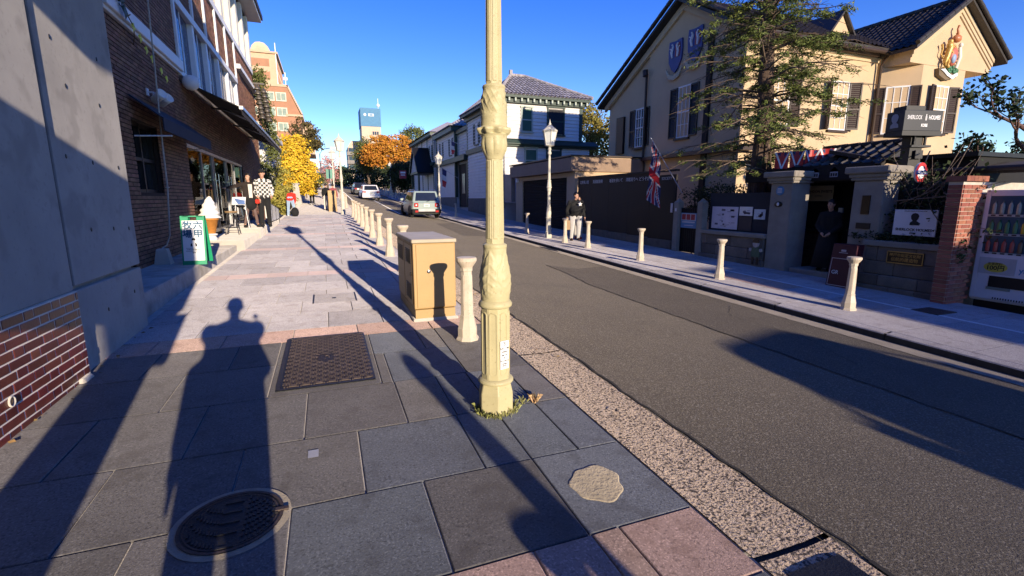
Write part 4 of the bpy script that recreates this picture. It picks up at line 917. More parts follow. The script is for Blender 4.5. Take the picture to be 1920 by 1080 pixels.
for (y, z) in ((17.5, 7.35), (16.35, 7.5)):
    q = M(); n = 12; P = [(0, .62), (.38, .66), (.42, .3), (.38, -.15), (.2, -.45), (0, -.6), (-.2, -.45), (-.38, -.15), (-.42, .3), (-.38, .66)]
    q.prism([(13.99, y-x, z+k) for x, k in P], (-.07, 0, 0)); sh = q.build('shield', blue_paint, YH)
    q = M(); q.prism([(13.921, y-x*.8, z+k*.85) for x, k in [(0, .6), (.36, .62), (.4, .3), (.36, .0), (0, .0)]], (-.015, 0, 0)); q.build('shield_quarter', mat('crest_red', (.25, .03, .05), .5), sh)
    for s in (-1, 1): q = M(); q.tube([(13.91, y-.15*s, z+.0), (13.9, y-.2*s, z+.22), (13.9, y-.12*s, z+.42), (13.9, y-.18*s, z+.52)], [.04, .06, .05, .05], 6); q.tube([(13.9, y-.18*s, z+.3), (13.89, y-.3*s, z+.38)], .025, 5); q.build('heraldic_figure', print_white, sh)
    q = M(); P = [(-.5, -.35), (-.3, -.62), (0, -.72), (.3, -.62), (.5, -.35), (.5, -.5), (.32, -.8), (0, -.9), (-.32, -.8), (-.5, -.5)]
    q.prism([(13.93, y-x, z+k) for x, k in P], (-.05, 0, 0)); q.build('scroll', mat('scroll', (.5, .44, .3), .6), sh)
# royal style relief on the gable
cx_, cy_, cz_ = 23.05, 12.73, 7.05
q = M(); q.prism([(cx_+x, cy_, cz_+z) for x, z in [(-.55, -.75), (-.1, -.9), (.5, -.78), (.55, -.55), (.0, -.6), (-.6, -.5)]], (0, -.16, 0)); cr = q.build('crest', mat('crest_base', (.16, .11, .06), .6), YH)
q = M(); Z_ = lambda x, z, d=.2: (cx_+x, cy_-d, cz_+z)
q.tube([Z_(-.30, -.12), Z_(-.26, .08), Z_(-.20, .26)], [.085, .10, .115], 8); q.ball(Z_(-.22, .33), (.14, .11, .14), 10); q.ball(Z_(-.22, .47), (.095, .09, .09), 10); q.ball(Z_(-.13, .45), (.05, .05, .045), 8)
q.tube([Z_(-.16, .24), Z_(-.02, .34), Z_(.06, .28)], [.05, .04, .04], 6); q.tube([Z_(-.2, .12), Z_(-.04, .14), Z_(.02, .08)], [.045, .038, .04], 6)
q.tube([Z_(-.31, -.12), Z_(-.38, -.28), Z_(-.33, -.40), Z_(-.40, -.5)], [.085, .07, .045, .05], 6); q.tube([Z_(-.27, -.14), Z_(-.16, -.24), Z_(-.2, -.38), Z_(-.12, -.45)], [.075, .06, .04, .045], 6)
q.tube([Z_(-.36, -.15, .12), Z_(-.54, .0, .12), Z_(-.48, .2, .12), Z_(-.57, .36, .12)], [.03, .026, .026, .05], 6); q.build('lion', gold, cr)
q = M(); q.ball((cx_+.15, cy_-.14, cz_+.0), (.24, .12, .36), 14); q.build('shield', mat('crest_red2', (.45, .12, .08), .5), cr); q = M(); q.ball((cx_+.1, cy_-.2, cz_-.1), (.13, .08, .19), 12); q.build('shield_quarter', mat('crest_blue', (.25, .34, .5), .5), cr)
q = M()
for k in range(18): a = 2*pi*k/18; q.ball((cx_+.15+.29*cos(a), cy_-.12, cz_+.41*sin(a)), .045, 6)
q.build('garter', mat('garter', (.62, .4, .2), .5), cr)
q = M(); q.ball((cx_+.17, cy_-.18, cz_+.62), (.2, .14, .15), 10); q.ball((cx_+.17, cy_-.18, cz_+.8), .06, 8); q.tube([(cx_+.17, cy_-.2, cz_+.8), (cx_+.1, cy_-.2, cz_+.95), (cx_+.16, cy_-.2, cz_+1.08)], [.05, .04, .05], 6); q.build('crown', mat('crown', (.46, .17, .07), .4), cr)
q = M(); q.tube([(cx_+.5, cy_-.1, cz_-.45), (cx_+.56, cy_-.15, cz_+.0), (cx_+.48, cy_-.15, cz_+.35)], [.07, .09, .07], 6); q.ball((cx_+.5, cy_-.17, cz_+.42), (.09, .08, .1), 8); q.build('unicorn', mat('unicorn', (.72, .66, .55), .5), cr)
q = M()
for k in range(26): q.ball((cx_+rnd.uniform(-.15, .5), cy_-.16+rnd.uniform(-.03, .03), cz_-.5+rnd.uniform(-.1, .1)), .06, 5)
q.build('foliage', mat('crest_green', (.07, .2, .1), .5), cr)
q = M(); q.prism([(cx_+x, cy_-.16, cz_+z) for x, z in [(-.55, -.55), (-.3, -.5), (-.1, -.62), (.2, -.72), (.5, -.58), (.55, -.68), (.25, -.85), (-.1, -.75), (-.35, -.62)]], (0, -.04, 0)); q.build('scroll', print_white, cr)
# ------------------------------------------------ garage and dark fence
t = thing('garage', 'low flat roofed garage with dark roller shutter and beige side wall', 'garage', (10.4, 22, .2))
q = M(); q.box(10.4, 13.95, 19.4, 19.65, -.3, 3.42); q.box(10.42, 10.7, 19.65, 20.2, -.3, 2.75); q.box(10.42, 10.7, 25.6, 26.6, -.3, 2.75); q.box(10.42, 10.7, 20.2, 25.6, 2.55, 2.75); q.box(13.7, 13.95, 19.65, 26.6, -.3, 3.2); q.box(10.7, 13.7, 26.35, 26.6, -.3, 3.3); q.build('wall', beige_wall, t)
q = M(); q.box(10.15, 13.95, 19.3, 26.9, 2.78, 3.38); q.build('fascia', mat('fascia', (.34, .24, .17), .8, .08, 3), t, bev=.01)
q = M(); q.box(10.12, 13.95, 19.26, 26.95, 3.42, 3.48); q.build('coping', brown_paint, t); q = M(); q.box(10.2, 13.95, 19.36, 19.42, 3.0, 3.42); q.build('parapet', mat('parapet', (.66, .52, .38), .8, .06, 2), t)
q = M()
for i in range(30): z = .1+i*.082; q.prism([(10.52, 20.2, z), (10.47, 20.2, z+.03), (10.47, 20.2, z+.05), (10.52, 20.2, z+.082)], (0, 5.4, 0))
q.box(10.53, 10.6, 20.2, 25.6, 0, 2.56); q.build('roller_shutter', black_matte, t)
q = M(); q.box(10.3, 10.45, 26.1, 26.3, 2.5, 2.7); q.build('wall_light', print_white, t)
t = thing('board_fence', 'tall dark brown board fence with a line of white lettering along the top', 'fence', (10.5, 16, 0))
y = 12.78
while y < 19.2:
    w_ = min(1.32, 19.25-y); q = M(); q.box(10.5, 10.56, y+.004, y+w_-.004, .12+zy(y)-.3, 2.36+(.1 if y > 13.5 else .0)); q.build('panel', brown_board, t); y += 1.32
q = M(); q.box(10.46, 10.62, 12.78, 19.25, 2.46, 2.52); q.build('top_rail', brown_board, t)
q = M()
for i in range(5): y = 12.8+i*1.29; q.box(10.44, 10.7, y+.005, y+1.28, zy(y)-.5, zy(y)-.16+.1)
q.build('stone_base', stone_wall, t)
for (s, y) in (('北野異人館', 18.7), ('英国館南側', 17.6), ('坂道を歩いて', 16.25), ('洋館巡りへ', 15.2), ('どうぞお越し', 14.3)): text(s, .155, 'lettering', print_white, t, (10.495, y, 2.27), (0, -1, 0), (0, 0, 1), .001)
text('SOCIETY', .13, 'lettering', print_white, t, (10.495, 13.25, 2.24), (0, -1, 0), (0, 0, 1), .001)
q = M(); q.box(10.48, 10.5, 12.86, 12.96, 1.15, 1.45); q.build('intercom', print_white, t)
# ------------------------------------------------ gate posts, stone walls and piers
def gpost(y, lab):
    t = thing('gate_post', lab, 'gate post', (10.42, y, zy(y)-.35), 'pointed stone gate posts'); z0 = zy(y)-.4
    q = M(); q.box(10.32, 10.54, y-.11, y+.11, z0, 1.48); q.add([(10.32, y-.11, 1.48), (10.54, y-.11, 1.48), (10.54, y+.11, 1.48), (10.32, y+.11, 1.48), (10.43, y, 1.62)], [(0, 1, 4), (1, 2, 4), (2, 3, 4), (3, 0, 4)]); q.build('shaft', stone_pier, t, bev=.012); return t
q = M(); q.box(12.45, 26, -34, -20, -1, 6.2); tag(q.build('shade_house', beige_wall), 'unseen block added behind the camera on the right to shade the far pavement', 'house')  # unseen mass added to put the far pavement in shade
g1 = gpost(12.5, 'pointed stone gate post next to the dark board fence'); gpost(11.45, 'pointed stone gate post right of the blue and red notice')
q = M(); q.box(10.315, 10.325, 12.46, 12.54, 1.2, 1.3); q.build('plate', print_white, g1)
t = thing('side_gate', 'dark metal side gate carrying a blue and red notice between stone posts', 'gate', (10.45, 12, 0))
q = M(); q.box(10.46, 10.5, 11.58, 12.38, -.05, 1.3); q.build('panel', black_matte, t); q = M()
for i in range(9): y = 11.6+i*.095; q.box(10.44, 10.46, y, y+.02, -.05, 1.32)
q.build('bar', black_paint, t)
q = M(); q.box(10.425, 10.44, 11.68, 12.36, .70, 1.16); nb_ = q.build('notice', mat('notice_blue', (.10, .26, .48), .5, .05, 5), t)
q = M(); q.box(10.422, 10.4245, 11.70, 12.34, .93, 1.14); q.box(10.422, 10.4245, 11.74, 12.3, .86, .90); q.box(10.422, 10.4245, 11.8, 12.2, .77, .79); q.build('print', mat('notice_pale', (.5, .55, .62), .6), nb_)
q = M()
for i in range(3): y = 11.74+i*.2; q.box(10.419, 10.4215, y, y+.17, .95, 1.12)
q.build('print', mat('notice_red', (.38, .04, .05), .6), nb_)
def stonewall(name, lab, y0, y1, xf_, courses, cap, ends=True):
    t = thing(name, lab, 'stone wall', (xf_, (y0+y1)/2, courses[0][0]))
    q = M(); q.box(xf_+.02, xf_+.45, y0+.02, y1-.02, courses[0][0], courses[-1][1]); co = q.build('core', mat('core', (.06, .05, .045), .95), t)
    for k, (z0, z1, w_, pr) in enumerate(courses):
        y = y0-pr
        first = True
        while y < y1+pr-.02:
            l = w_*rnd.uniform(.8, 1.25)*(.6 if first and k % 2 else 1); first = False; e = min(y+l, y1+pr)
            if y1+pr-e < .15: e = y1+pr
            q = M(); q.box(xf_-pr+rnd.uniform(-.008, .008), xf_+.44, y+.004, e-.004, z0+.004, z1-.004); q.build('stone', stone_wall, t, bev=.018, seg=2); y = e
    q = M(); q.box(xf_-.05, xf_+.5, y0-.05, y1+.05, cap[0], cap[1]); q.build('coping', stone_pier, t, bev=.02, seg=2)
    return t
wr = stonewall('stone_wall', 'rough stone planter wall with brass plaque below the white sign board', 5.2, 6.6, 10.3, [(-.42, -.12, .45, .10), (-.12, .10, .62, .07), (.10, .37, 1.0, .0), (.37, .66, .8, .0)], (.66, .77))
wl = stonewall('stone_wall', 'low stone wall below the notice boards and posters', 9.15, 11.34, 10.36, [(-.35, .02, .8, .05), (.02, .30, 1.0, 0), (.30, .59, .9, 0)], (.59, .70))
q = M(); q.box(10.265, 10.29, 5.53, 6.16, .36, .59); pq = q.build('plaque', mat('bronze', (.05, .035, .02), .4, .2, 10, metal=.5), wr)
q = M(); q.box(10.262, 10.2705, 5.53, 6.16, .575, .59); q.box(10.262, 10.2705, 5.53, 6.16, .36, .375); q.box(10.262, 10.2704, 5.53, 5.545, .36, .59); q.box(10.262, 10.2704, 6.145, 6.16, .36, .59); q.build('plaque_rim', gold, pq)
text('神戸市指定文化財', .068, 'lettering', gold, pq, (10.263, 5.845, .52), (0, -1, 0), (0, 0, 1), .001); text('伝統的建造物', .078, 'lettering', gold, pq, (10.263, 5.845, .435), (0, -1, 0), (0, 0, 1), .001)
def pier(y, zt, lab):
    t = thing('gate_pier', lab, 'gate pier', (10.4, y, zy(y)-.35), 'tall stone gate piers')
    q = M(); q.box(10.38, 10.98, y-.3, y+.3, -.4, zt-.26); q.build('shaft', stone_pier, t, bev=.02)
    q = M(); q.box(10.33, 11.03, y-.35, y+.35, zt-.26, zt-.20); q.box(10.30, 11.06, y-.38, y+.38, zt-.20, zt-.12); q.box(10.24, 11.12, y-.44, y+.44, zt-.12, zt+.02); q.build('cap', stone_pier, t, bev=.02); return t
pl = pier(8.80, 2.22, 'tall stone gate pier with a round blue plaque, left of the kiosk'); pr_ = pier(6.76, 2.22, 'tall stone gate pier with dark metal plates, right of the kiosk')
q = M(); q.lathe([(.11, 0), (.11, .015), (.1, .02), (.001, .02)], n=24); q.v = [(10.38-v[2], 8.82+v[0], 1.78+v[1]) for v in q.v]; bpq = q.build('plaque', mat('plaque_blue', (.08, .22, .42), .5), pl)
q = M()
for dz in (-.04, -.01, .02, .05): q.box(10.356, 10.361, 8.76, 8.88, 1.78+dz, 1.79+dz)
q.build('lettering', print_white, bpq)
q = M(); q.lathe([(.11, 0), (.11, .02), (.001, .025)], n=20, sy=.62); q.v = [(10.38-v[2], 8.83+v[0], 1.46+v[1]) for v in q.v]; q.build('nameplate', mat('bronze', W), pl); q = M(); q.lathe([(.035, 0), (.03, .01)], n=10, sy=1.4); q.v = [(10.355-v[2], 8.83+v[0], 1.46+v[1]) for v in q.v]; q.build('bell_push', print_white, pl)
q = M(); q.box(10.36, 10.385, 6.68, 6.84, 1.28, 1.66); q.build('nameplate', mat('bronze', W), pr_); q = M(); q.box(10.36, 10.385, 6.62, 6.9, .98, 1.1); q.build('letter_slot', black_paint, pr_)
# posters above the left wall
t = thing('notice_board', 'dark notice board over the low stone wall with pale printed sheets', 'notice board', (10.5, 10.3, .7))
q = M(); q.box(10.56, 10.62, 9.2, 11.3, .7, 1.75); q.build('board', fabric_navy, t)
for (y0, y1, z0, z1, mm) in ((10.22, 11.17, .75, 1.37, mat('poster_lilac', (.60, .58, .68), .6, .06, 4)), (9.74, 10.17, 1.14, 1.38, print_white), (9.33, 9.68, 1.06, 1.32, mat('poster_blue', (.52, .62, .70), .6, .06, 4))):
    q = M(); q.box(10.535, 10.55, y0, y1, z0, z1); ps = q.build('poster', mm, t); q = M(); rr = random.Random(int(y0*100))
    for i in range(26 if y1-y0 > .6 else 7):
        a, z = rr.uniform(y0+.05, y1-.2), rr.uniform(z0+.04, z1-.09); q.box(10.531, 10.534+.0005*rr.random(), a, a+rr.uniform(.03, .14), z, z+rr.choice((.008, .012, .05)))
    q.build('print', mat('ink_grey', (.12, .11, .16), .7), ps, kind='stuff')
q = M(); q.box(10.54, 10.555, 9.74, 10.17, .74, 1.12); q.build('menu_panel', mat('menu_black', (.03, .028, .04), .6), t)
# generic painted plywood child on the kerb of the wall
t = thing('plywood_figure', 'small painted plywood figure of a child in green before the stone wall', 'cutout figure', (10.2, 9.25, -.12))
q = M(); q.prism([(10.22, 9.25+x, .02+z) for x, z in [(-.13, .1), (.13, .1), (.12, .3), (.05, .36), (-.05, .36), (-.12, .3)]], (.02, 0, 0)); q.build('smock', mat('smock_green', (.10, .16, .09), .7), t)
q = M(); q.prism([(10.215, 9.25+.1*cos(a), .47+.11*sin(a)) for a in [2*pi*i/16 for i in range(16)]], (.02, 0, 0)); q.prism([(10.217, 9.41+.045*cos(a), .3+.045*sin(a)) for a in [2*pi*i/10 for i in range(10)]], (.02, 0, 0)); q.prism([(10.217, 9.09+.045*cos(a), .3+.045*sin(a)) for a in [2*pi*i/10 for i in range(10)]], (.02, 0, 0)); q.build('face', mat('face_paint', (.52, .46, .42), .7), t)
q = M(); q.prism([(10.213, 9.25+.108*cos(a), .48+.115*sin(a)) for a in [pi*i/10 for i in range(11)]], (.01, 0, 0)); q.prism([(10.222, 9.15, -.08), (10.222, 9.21, -.08), (10.222, 9.21, .13), (10.222, 9.15, .13)], (.015, 0, 0)); q.prism([(10.222, 9.29, -.08), (10.222, 9.35, -.08), (10.222, 9.35, .13), (10.222, 9.29, .13)], (.015, 0, 0)); q.build('hair', hair_dark, t)
# ------------------------------------------------ kiosk in the gateway
t = thing('ticket_kiosk', 'shadowy ticket kiosk with brick counter, cream sign and black canopy in the gateway', 'kiosk', (11.8, 8.2, 0))
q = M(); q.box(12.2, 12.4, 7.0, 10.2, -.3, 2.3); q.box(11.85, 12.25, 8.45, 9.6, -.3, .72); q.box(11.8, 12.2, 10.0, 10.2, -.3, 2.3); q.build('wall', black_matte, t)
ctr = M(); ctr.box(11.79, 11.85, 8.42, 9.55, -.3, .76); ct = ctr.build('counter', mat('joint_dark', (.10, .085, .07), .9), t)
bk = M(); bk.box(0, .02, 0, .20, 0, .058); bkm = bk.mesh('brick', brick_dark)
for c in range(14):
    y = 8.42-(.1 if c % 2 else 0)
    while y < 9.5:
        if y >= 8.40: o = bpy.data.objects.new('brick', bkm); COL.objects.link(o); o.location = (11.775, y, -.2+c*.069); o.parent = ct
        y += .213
q = M(); q.box(11.7, 12.1, 8.38, 9.6, .77, .82); q.build('counter_top', brown_paint, t)
q = M(); q.box(11.78, 11.8, 8.5, 9.25, 1.53, 1.92); ks = q.build('signboard', mat('sign_cream', (.56, .48, .33), .7, .1, 5), t)
text('LONDON SWEETS', .085, 'lettering', brown_paint, ks, (11.778, 8.87, 1.77), (0, -1, 0), (0, 0, 1), .001, bold=.002); text('KITANO', .055, 'lettering', brown_paint, ks, (11.778, 8.87, 1.66), (0, -1, 0), (0, 0, 1), .001)
q = M(); q.box(11.95, 12.0, 8.62, 9.2, .9, 1.46); q.build('screen', black_paint, t)
for (y, z, a, c) in ((9.28, 1.0, .05, .4), (8.52, 1.1, .07, .16), (8.45, .9, .14, .08), (8.3, 1.25, .1, .12)): q = M(); q.box(11.9, 11.95, y, y+a, z, z+c); q.build('leaflet', print_white, t)
q = M(); q.box(10.9, 12.3, 7.06, 9.75, 2.0, 2.04); q.box(10.88, 10.94, 7.06, 10.4, 2.02, 2.36); cn = q.build('canopy', fabric_black, t)
for y in (8.34, 7.88):
    q = M(); q.box(10.87, 10.878, y-.09, y+.09, 2.08, 2.2)
    q.add([(10.872, y-.11, 2.2), (10.872, y+.11, 2.2), (10.872, y, 2.30)], [(0, 1, 2), (2, 1, 0)]); q.build('house_emblem', mat('emblem_grey', (.42, .42, .44), .7), cn)
    q = M(); [q.box(10.866, 10.869, y-.075+i*.055, y-.04+i*.055, 2.1, 2.17) for i in range(3)]; q.build('emblem_window', fabric_black, cn)
q = M(); q.box(11.0, 11.3, 9.35, 9.6, 1.5, 1.95); q.build('side_panel', mat('panel_tan', (.3, .25, .17), .8), t)
# step into the gateway
q = M(); q.box(10.5, 12.3, 7.08, 8.48, -.4, -.06); tag(q.build('gateway_step', stone_pier, bev=.02), 'stone step between the two gate piers', 'step')
# union jack banners above
t = thing('flag_bunting', 'row of red white and blue crossed flag banners above the black canopy', 'banner', (11.2, 8.9, 2.5))
bx0, bdx = Vector((10.6, 9.25, 0)), Vector((1.0, -.74, 0)).normalized(); bn_ = Vector((bdx.y, -bdx.x, 0))*-1
bn_ = Vector((-.595, -.804, 0))
def bquad(u0, v0, u1, v1, d, z0=2.38, zh=.42, k=0): return bx0+bdx*(k+u0*.36)+bn_*d+Vector((0, 0, z0+v0*zh))
for i in range(4):
    z0, zh = 2.33+.02*i, .40
    P = lambda u, v, d: bx0+bdx*(i*.33+u*.31)+bn_*(d+.03*sin(5*u+i))+Vector((0, 0, z0+v*zh))
    q = M(); n = 8
    for k in range(n): q.quad(P(k/n, 0, 0), P((k+1)/n, 0, 0), P((k+1)/n, 1, 0), P(k/n, 1, 0))
    fl_ = q.build('flag', red_paint, t)
    q = M()
    for (a, c) in ((0, .5), (1, .5)):
        for k in range(6):
            f0, f1 = k/6, (k+1)/6; ua, ub = a+(c-a)*f0, a+(c-a)*f1; q.quad(P(ua-.07, 1-f0, .006), P(ua+.07, 1-f0, .006), P(ub+.07, 1-f1, .006), P(ub-.07, 1-f1, .006))
    q.build('cross_white', print_white, fl_)
    for (u0, u1, v1) in ((.16, .36, .9), (.64, .84, .9)):
        q = M()
        for k in range(4):
            ua = u0+(u1-u0)*k/4; ub = u0+(u1-u0)*(k+1)/4; h = lambda u: (1-abs(u-.5)/.5*1.0)
            q.quad(P(ua, .98, .004), P(ub, .98, .004), P(ub, .98-.5*h(ub)*.7, .004), P(ua, .98-.5*h(ua)*.7, .004))
        q.build('canton', mat('flag_blue', (.03, .05, .16), .7), fl_)
# tiled gate roof
t = thing('gate_roof', 'small tiled gate roof behind the right gate pier', 'roof', (12, 8, 2.5))
q = M(); q.prism([(11.2, 6.7, 2.35), (13.6, 6.7, 2.35), (13.6, 8.3, 2.72), (11.2, 8.3, 2.72)], (0, 0, -.08)); q.prism([(11.0, 7.0, 2.3), (11.0, 9.0, 2.3), (11.9, 9.0, 2.75), (11.9, 7.0, 2.75)], (0, 0, -.08)); q.build('deck', roof_dark, t)
q = M(); tiles(q, (10.95, 6.9, 2.32), (0, 2.1, 0), (1.0, 0, .5), 9, 4, .06); q.build('roof_tile', mat('roof_grey', (.085, .075, .065), .5, .3, 4, island=.4), t, kind='stuff')
q = M()
for i in range(7): q.tube([(11.95, 6.9+i*.3, 2.82), (11.95, 7.19+i*.3, 2.82)], [.09, .08], 8)
q.build('ridge_tile', roof_dark, t)
# dark shed panel behind the vines
t = thing('dark_shed', 'black timber shed wall behind the vines and the round red sign', 'shed', (11.6, 6.2, 0))
q = M(); q.box(11.5, 13.5, 5.56, 6.9, -.3, 2.38); q.build('wall', black_matte, t); q = M(); q.box(11.35, 13.6, 5.5, 7.0, 2.38, 2.46); q.build('roof', black_paint, t)
# white sign board
t = thing('white_sign_board', 'white board with dark head emblem and black lettering above the stone planter', 'sign', (10.4, 5.83, .9))
q = M(); q.box(10.37, 10.40, 5.47, 6.19, .90, 1.39); sb_ = q.build('board', mat('board_white', (.66, .66, .70), .5, .04, 4), t, bev=.004)
text('SHERLOCK HOLMES', .068, 'lettering', print_ink, sb_, (10.367, 5.83, 1.012), (0, -1, 0), (0, 0, 1), .001, bold=.0018); text('KOBE', .042, 'lettering', print_ink, sb_, (10.367, 5.83, .945), (0, -1, 0), (0, 0, 1), .001, bold=.001)
text('ENGLISH HOUSE OF KITANO KOBE', .024, 'lettering', print_ink, sb_, (10.367, 5.83, 1.362), (0, -1, 0), (0, 0, 1), .001)
def cameo(par, o, xd, s, m):      # plain head and shoulders medallion
    q = M(); xd = Vector(xd); o = Vector(o); n_ = xd.cross(Vector((0, 0, 1)))
    P = [(-.30, -.42), (.36, -.42), (.30, -.2), (.14, -.1), (.24, .08), (.28, .28), (.18, .44), (0, .5), (-.18, .44), (-.27, .28), (-.24, .08), (-.12, -.1), (-.28, -.22)]
    q.prism([tuple(o+xd*x*s+Vector((0, 0, z*s))) for x, z in P], tuple(n_*.003)); q.build('emblem', m, par)
cameo(sb_, (10.369, 5.83, 1.205), (0, -1, 0), .25, print_ink)
q = M(); q.tube([(10.45, 5.55, .76), (10.45, 5.55, .92)], .02, 6); q.tube([(10.45, 6.1, .76), (10.45, 6.1, .92)], .02, 6); q.build('leg', iron_dark, t)
# big rotated sign box
ang = R(-15); o = (10.95, 6.43, 2.89)
t = thing('sign_box', 'big dark box sign with white lettering on a black post above the vines', 'sign', (10.95, 6.2, -.2))
q = M(); q.box(-.41, .41, -.2, .2, 0, .38); xf(q, o, ang); bx_ = q.build('box', mat('sign_slate', (.013, .015, .021), .45, .06, 3), t, bev=.006)
q = M(); q.box(.0, .42, .205, .5, .02, .54); xf(q, o, ang); q.build('box', black_paint, t)
q = M(); q.box(-.42, .42, -.21, .21, -.09, -.002); xf(q, o, ang); q.build('box_base', black_paint, t)
xd = (cos(ang), sin(ang), 0); fn = Vector((sin(ang), -cos(ang), 0)); fo = Vector(o)+fn*.203
text('SHERLOCK', .105, 'lettering', print_white, bx_, fo+Vector(xd)*(-.19)+Vector((0, 0, .245)), xd, (0, 0, 1), .001, sx=.60, bold=.001); text('HOLMES', .105, 'lettering', print_white, bx_, fo+Vector(xd)*(.23)+Vector((0, 0, .245)), xd, (0, 0, 1), .001, sx=.62, bold=.003); text('KOBE', .075, 'lettering', print_white, bx_, fo+Vector(xd)*.03+Vector((0, 0, .10)), xd, (0, 0, 1), .001, sx=.7, bold=.003)
q = M(); q.box(.045, .06, -.204, -.201, .19, .31); q.box(.037, .068, -.204, -.201, .2, .27); xf(q, o, ang); q.build('emblem', print_white, bx_)
sdx = Vector((-sin(ang)*-1, -cos(ang), 0)); cameo(bx_, Vector(o)+Vector((-cos(ang), -sin(ang), 0))*.414+Vector((0, 0, .19)), (sin(ang), -cos(ang), 0), .29, mat('emblem_grey', W))
q = M(); q.box(-.1, .16, -.1, .1, -2.9, -.08); xf(q, o, ang); q.build('post', black_paint, t)
q = M(); q.tube([(-.05, -.12, -.25), (-.05, -.12, -.05)], .025, 6); q.tube([(.18, -.12, -.28), (.18, -.12, -.05)], .025, 6); q.box(-.12, .3, -.15, .1, -.3, -.26); q.box(-.02, .14, -.16, -.12, -.52, -.36); xf(q, o, ang); q.build('bracket', iron_dark, t)
# roundel
t = thing('round_sign', 'round red and white sign with a dark centre bar hung among the vines', 'sign', (10.3, 5.83, 2.07))
q = M(); q.prism([(10.30+.165*cos(a), 5.80, 2.07+.18*sin(a)) for a in [2*pi*i/26 for i in range(26)]], (0, .03, 0)); q.build('disc', print_white, t)
q = M(); n = 28
q.add([(10.30+.92*r*cos(2*pi*i/n), 5.797, 2.07+r*sin(2*pi*i/n)) for r in (.18, .115) for i in range(n)], [(i, (i+1) % n, (i+1) % n+n, i+n) for i in range(n)]); q.build('ring', red_paint, t)
q = M(); q.box(10.14, 10.46, 5.788, 5.794, 2.035, 2.105); q.build('bar', blue_paint, t); text('HOLMES', .06, 'lettering', print_white, t, (10.30, 5.786, 2.07), (1, 0, 0), (0, 0, 1), .001)
q = M(); q.tube([(10.33, 5.84, 2.0), (10.6, 5.9, 2.4), (11.0, 6.1, 2.5)], .012, 5); q.build('bracket', iron_dark, t)
# menu board
t = thing('menu_board', 'burgundy menu pedestal with pale border and letters behind the near far side bollard', 'menu board', (9.85, 6.75, -.2))
mb = mat('burgundy', (.065, .008, .016), .5, .1, 5)
q = M(); q.prism([(9.72, 6.45, -.2), (9.72, 6.95, -.2), (9.84, 6.95, .68), (9.84, 6.45, .68)], (.2, 0, 0)); q.build('panel', mb, t, bev=.01)
sx_ = lambda z: 9.72+.12*(z+.2)/.88-.003
q = M()
def bar(y0, y1, z0, z1): q.prism([(sx_(z0), y0, z0), (sx_(z0), y1, z0), (sx_(z1), y1, z1), (sx_(z1), y0, z1)], (-.002, 0, 0))
bar(6.48, 6.92, .38, .392); bar(6.48, 6.92, -.17, -.158); bar(6.48, 6.492, -.158, .38); bar(6.908, 6.92, -.158, .38); bar(6.66, 6.76, .53, .57); bar(6.62, 6.8, .50, .512); q.build('border', mat('border_pale', (.55, .45, .42), .6), t)
text('GR', .11, 'lettering', print_white, t, (sx_(.1)-.003, 6.80, .1), (0, -1, 0), (.12, 0, .88), .001)
# brick pier and low roof beside vending machine
t = thing('brick_pier', 'sunlit red brick pier between the stone planter and the vending machine', 'brick pier', (10.2, 5.1, -.3))
q = M(); q.box(10.06, 10.6, 5.01, 5.22, -.5, 1.88); q.box(10.4, 12.6, 5.1, 5.22, -.5, 1.88); core = q.build('core', mortar_pale, t)
def bmesh_(l, dx=True):
    q = M()
    if dx: q.box(0, l, -.014, .02, 0, .064)
    else: q.box(-.014, .02, 0, l, 0, .064)
    return q.mesh('brick', brick_red)
b1, b2, b3 = bmesh_(.205), bmesh_(.098), bmesh_(.205, False)
for c in range(28):
    z = -.25+c*.0745
    o = bpy.data.objects.new('brick', b3); COL.objects.link(o); o.location = (10.057, 5.005, z); o.parent = core
    xs_ = [10.075, 10.29, 10.505] if c % 2 else [10.075+.107, 10.397]
    if c % 2 == 0: o = bpy.data.objects.new('brick', b2); COL.objects.link(o); o.location = (10.075, 5.007, z); o.parent = core
    for x in xs_: o = bpy.data.objects.new('brick', b1); COL.objects.link(o); o.location = (x, 5.007, z); o.parent = core
for i in range(6):
    q = M(); q.box(10.02+i*.105, 10.12+i*.105, 4.95, 5.25, 1.885, 1.975); q.build('coping_brick', brick_red, t)
t = thing('slate_canopy', 'low dark slate canopy behind the vending machine', 'canopy', (11.5, 5, 1.9))
for i in range(5):
    q = M(); q.prism([(11.0, 5.85-i*.42, 2.08), (11.0, 5.45-i*.42, 2.08), (12.4, 5.45-i*.42, 2.3), (12.4, 5.85-i*.42, 2.3)], (0, 0, -.05)); q.build('slate', mat('slate', (.06, .05, .042), .7, .2, 6, rand=.3), t)
q = M(); q.tube([(10.95, 6.0, 2.12), (10.95, 3.4, 2.12)], .05, 6); q.build('edge_roll', roof_dark, t)
# vending machine
t = thing('vending_machine', 'white drinks vending machine at the right edge with rows of bottles behind glass', 'vending machine', (10.75, 4.28, -.25))
wv = mat('vending_white', (.66, .67, .72), .35, .04, 2, spec=.5, stain=(3, .15, (.5, .5, .52), .55, .8))
Y0, Y1 = 3.68, 4.90; q = M(); z0 = -.16
q.box(10.42, 11.1, Y0, Y1, z0, 1.74); q.build('body', wv, t, bev=.01)
q = M(); q.box(10.385, 10.42, Y1-.07, Y1, z0+.04, 1.74); q.box(10.385, 10.42, Y0, Y0+.07, z0+.04, 1.74); q.box(10.385, 10.42, Y0+.07, Y1-.07, 1.64, 1.74); q.box(10.385, 10.42, Y0+.07, Y1-.07, z0+.04, .66); q.build('front', wv, t, bev=.006)
q = M(); q.box(10.40, 10.415, Y0+.07, Y1-.07, .66, 1.64); q.build('display_back', mat('vend_inner', (.16, .24, .34), .5, .1, 3), t)
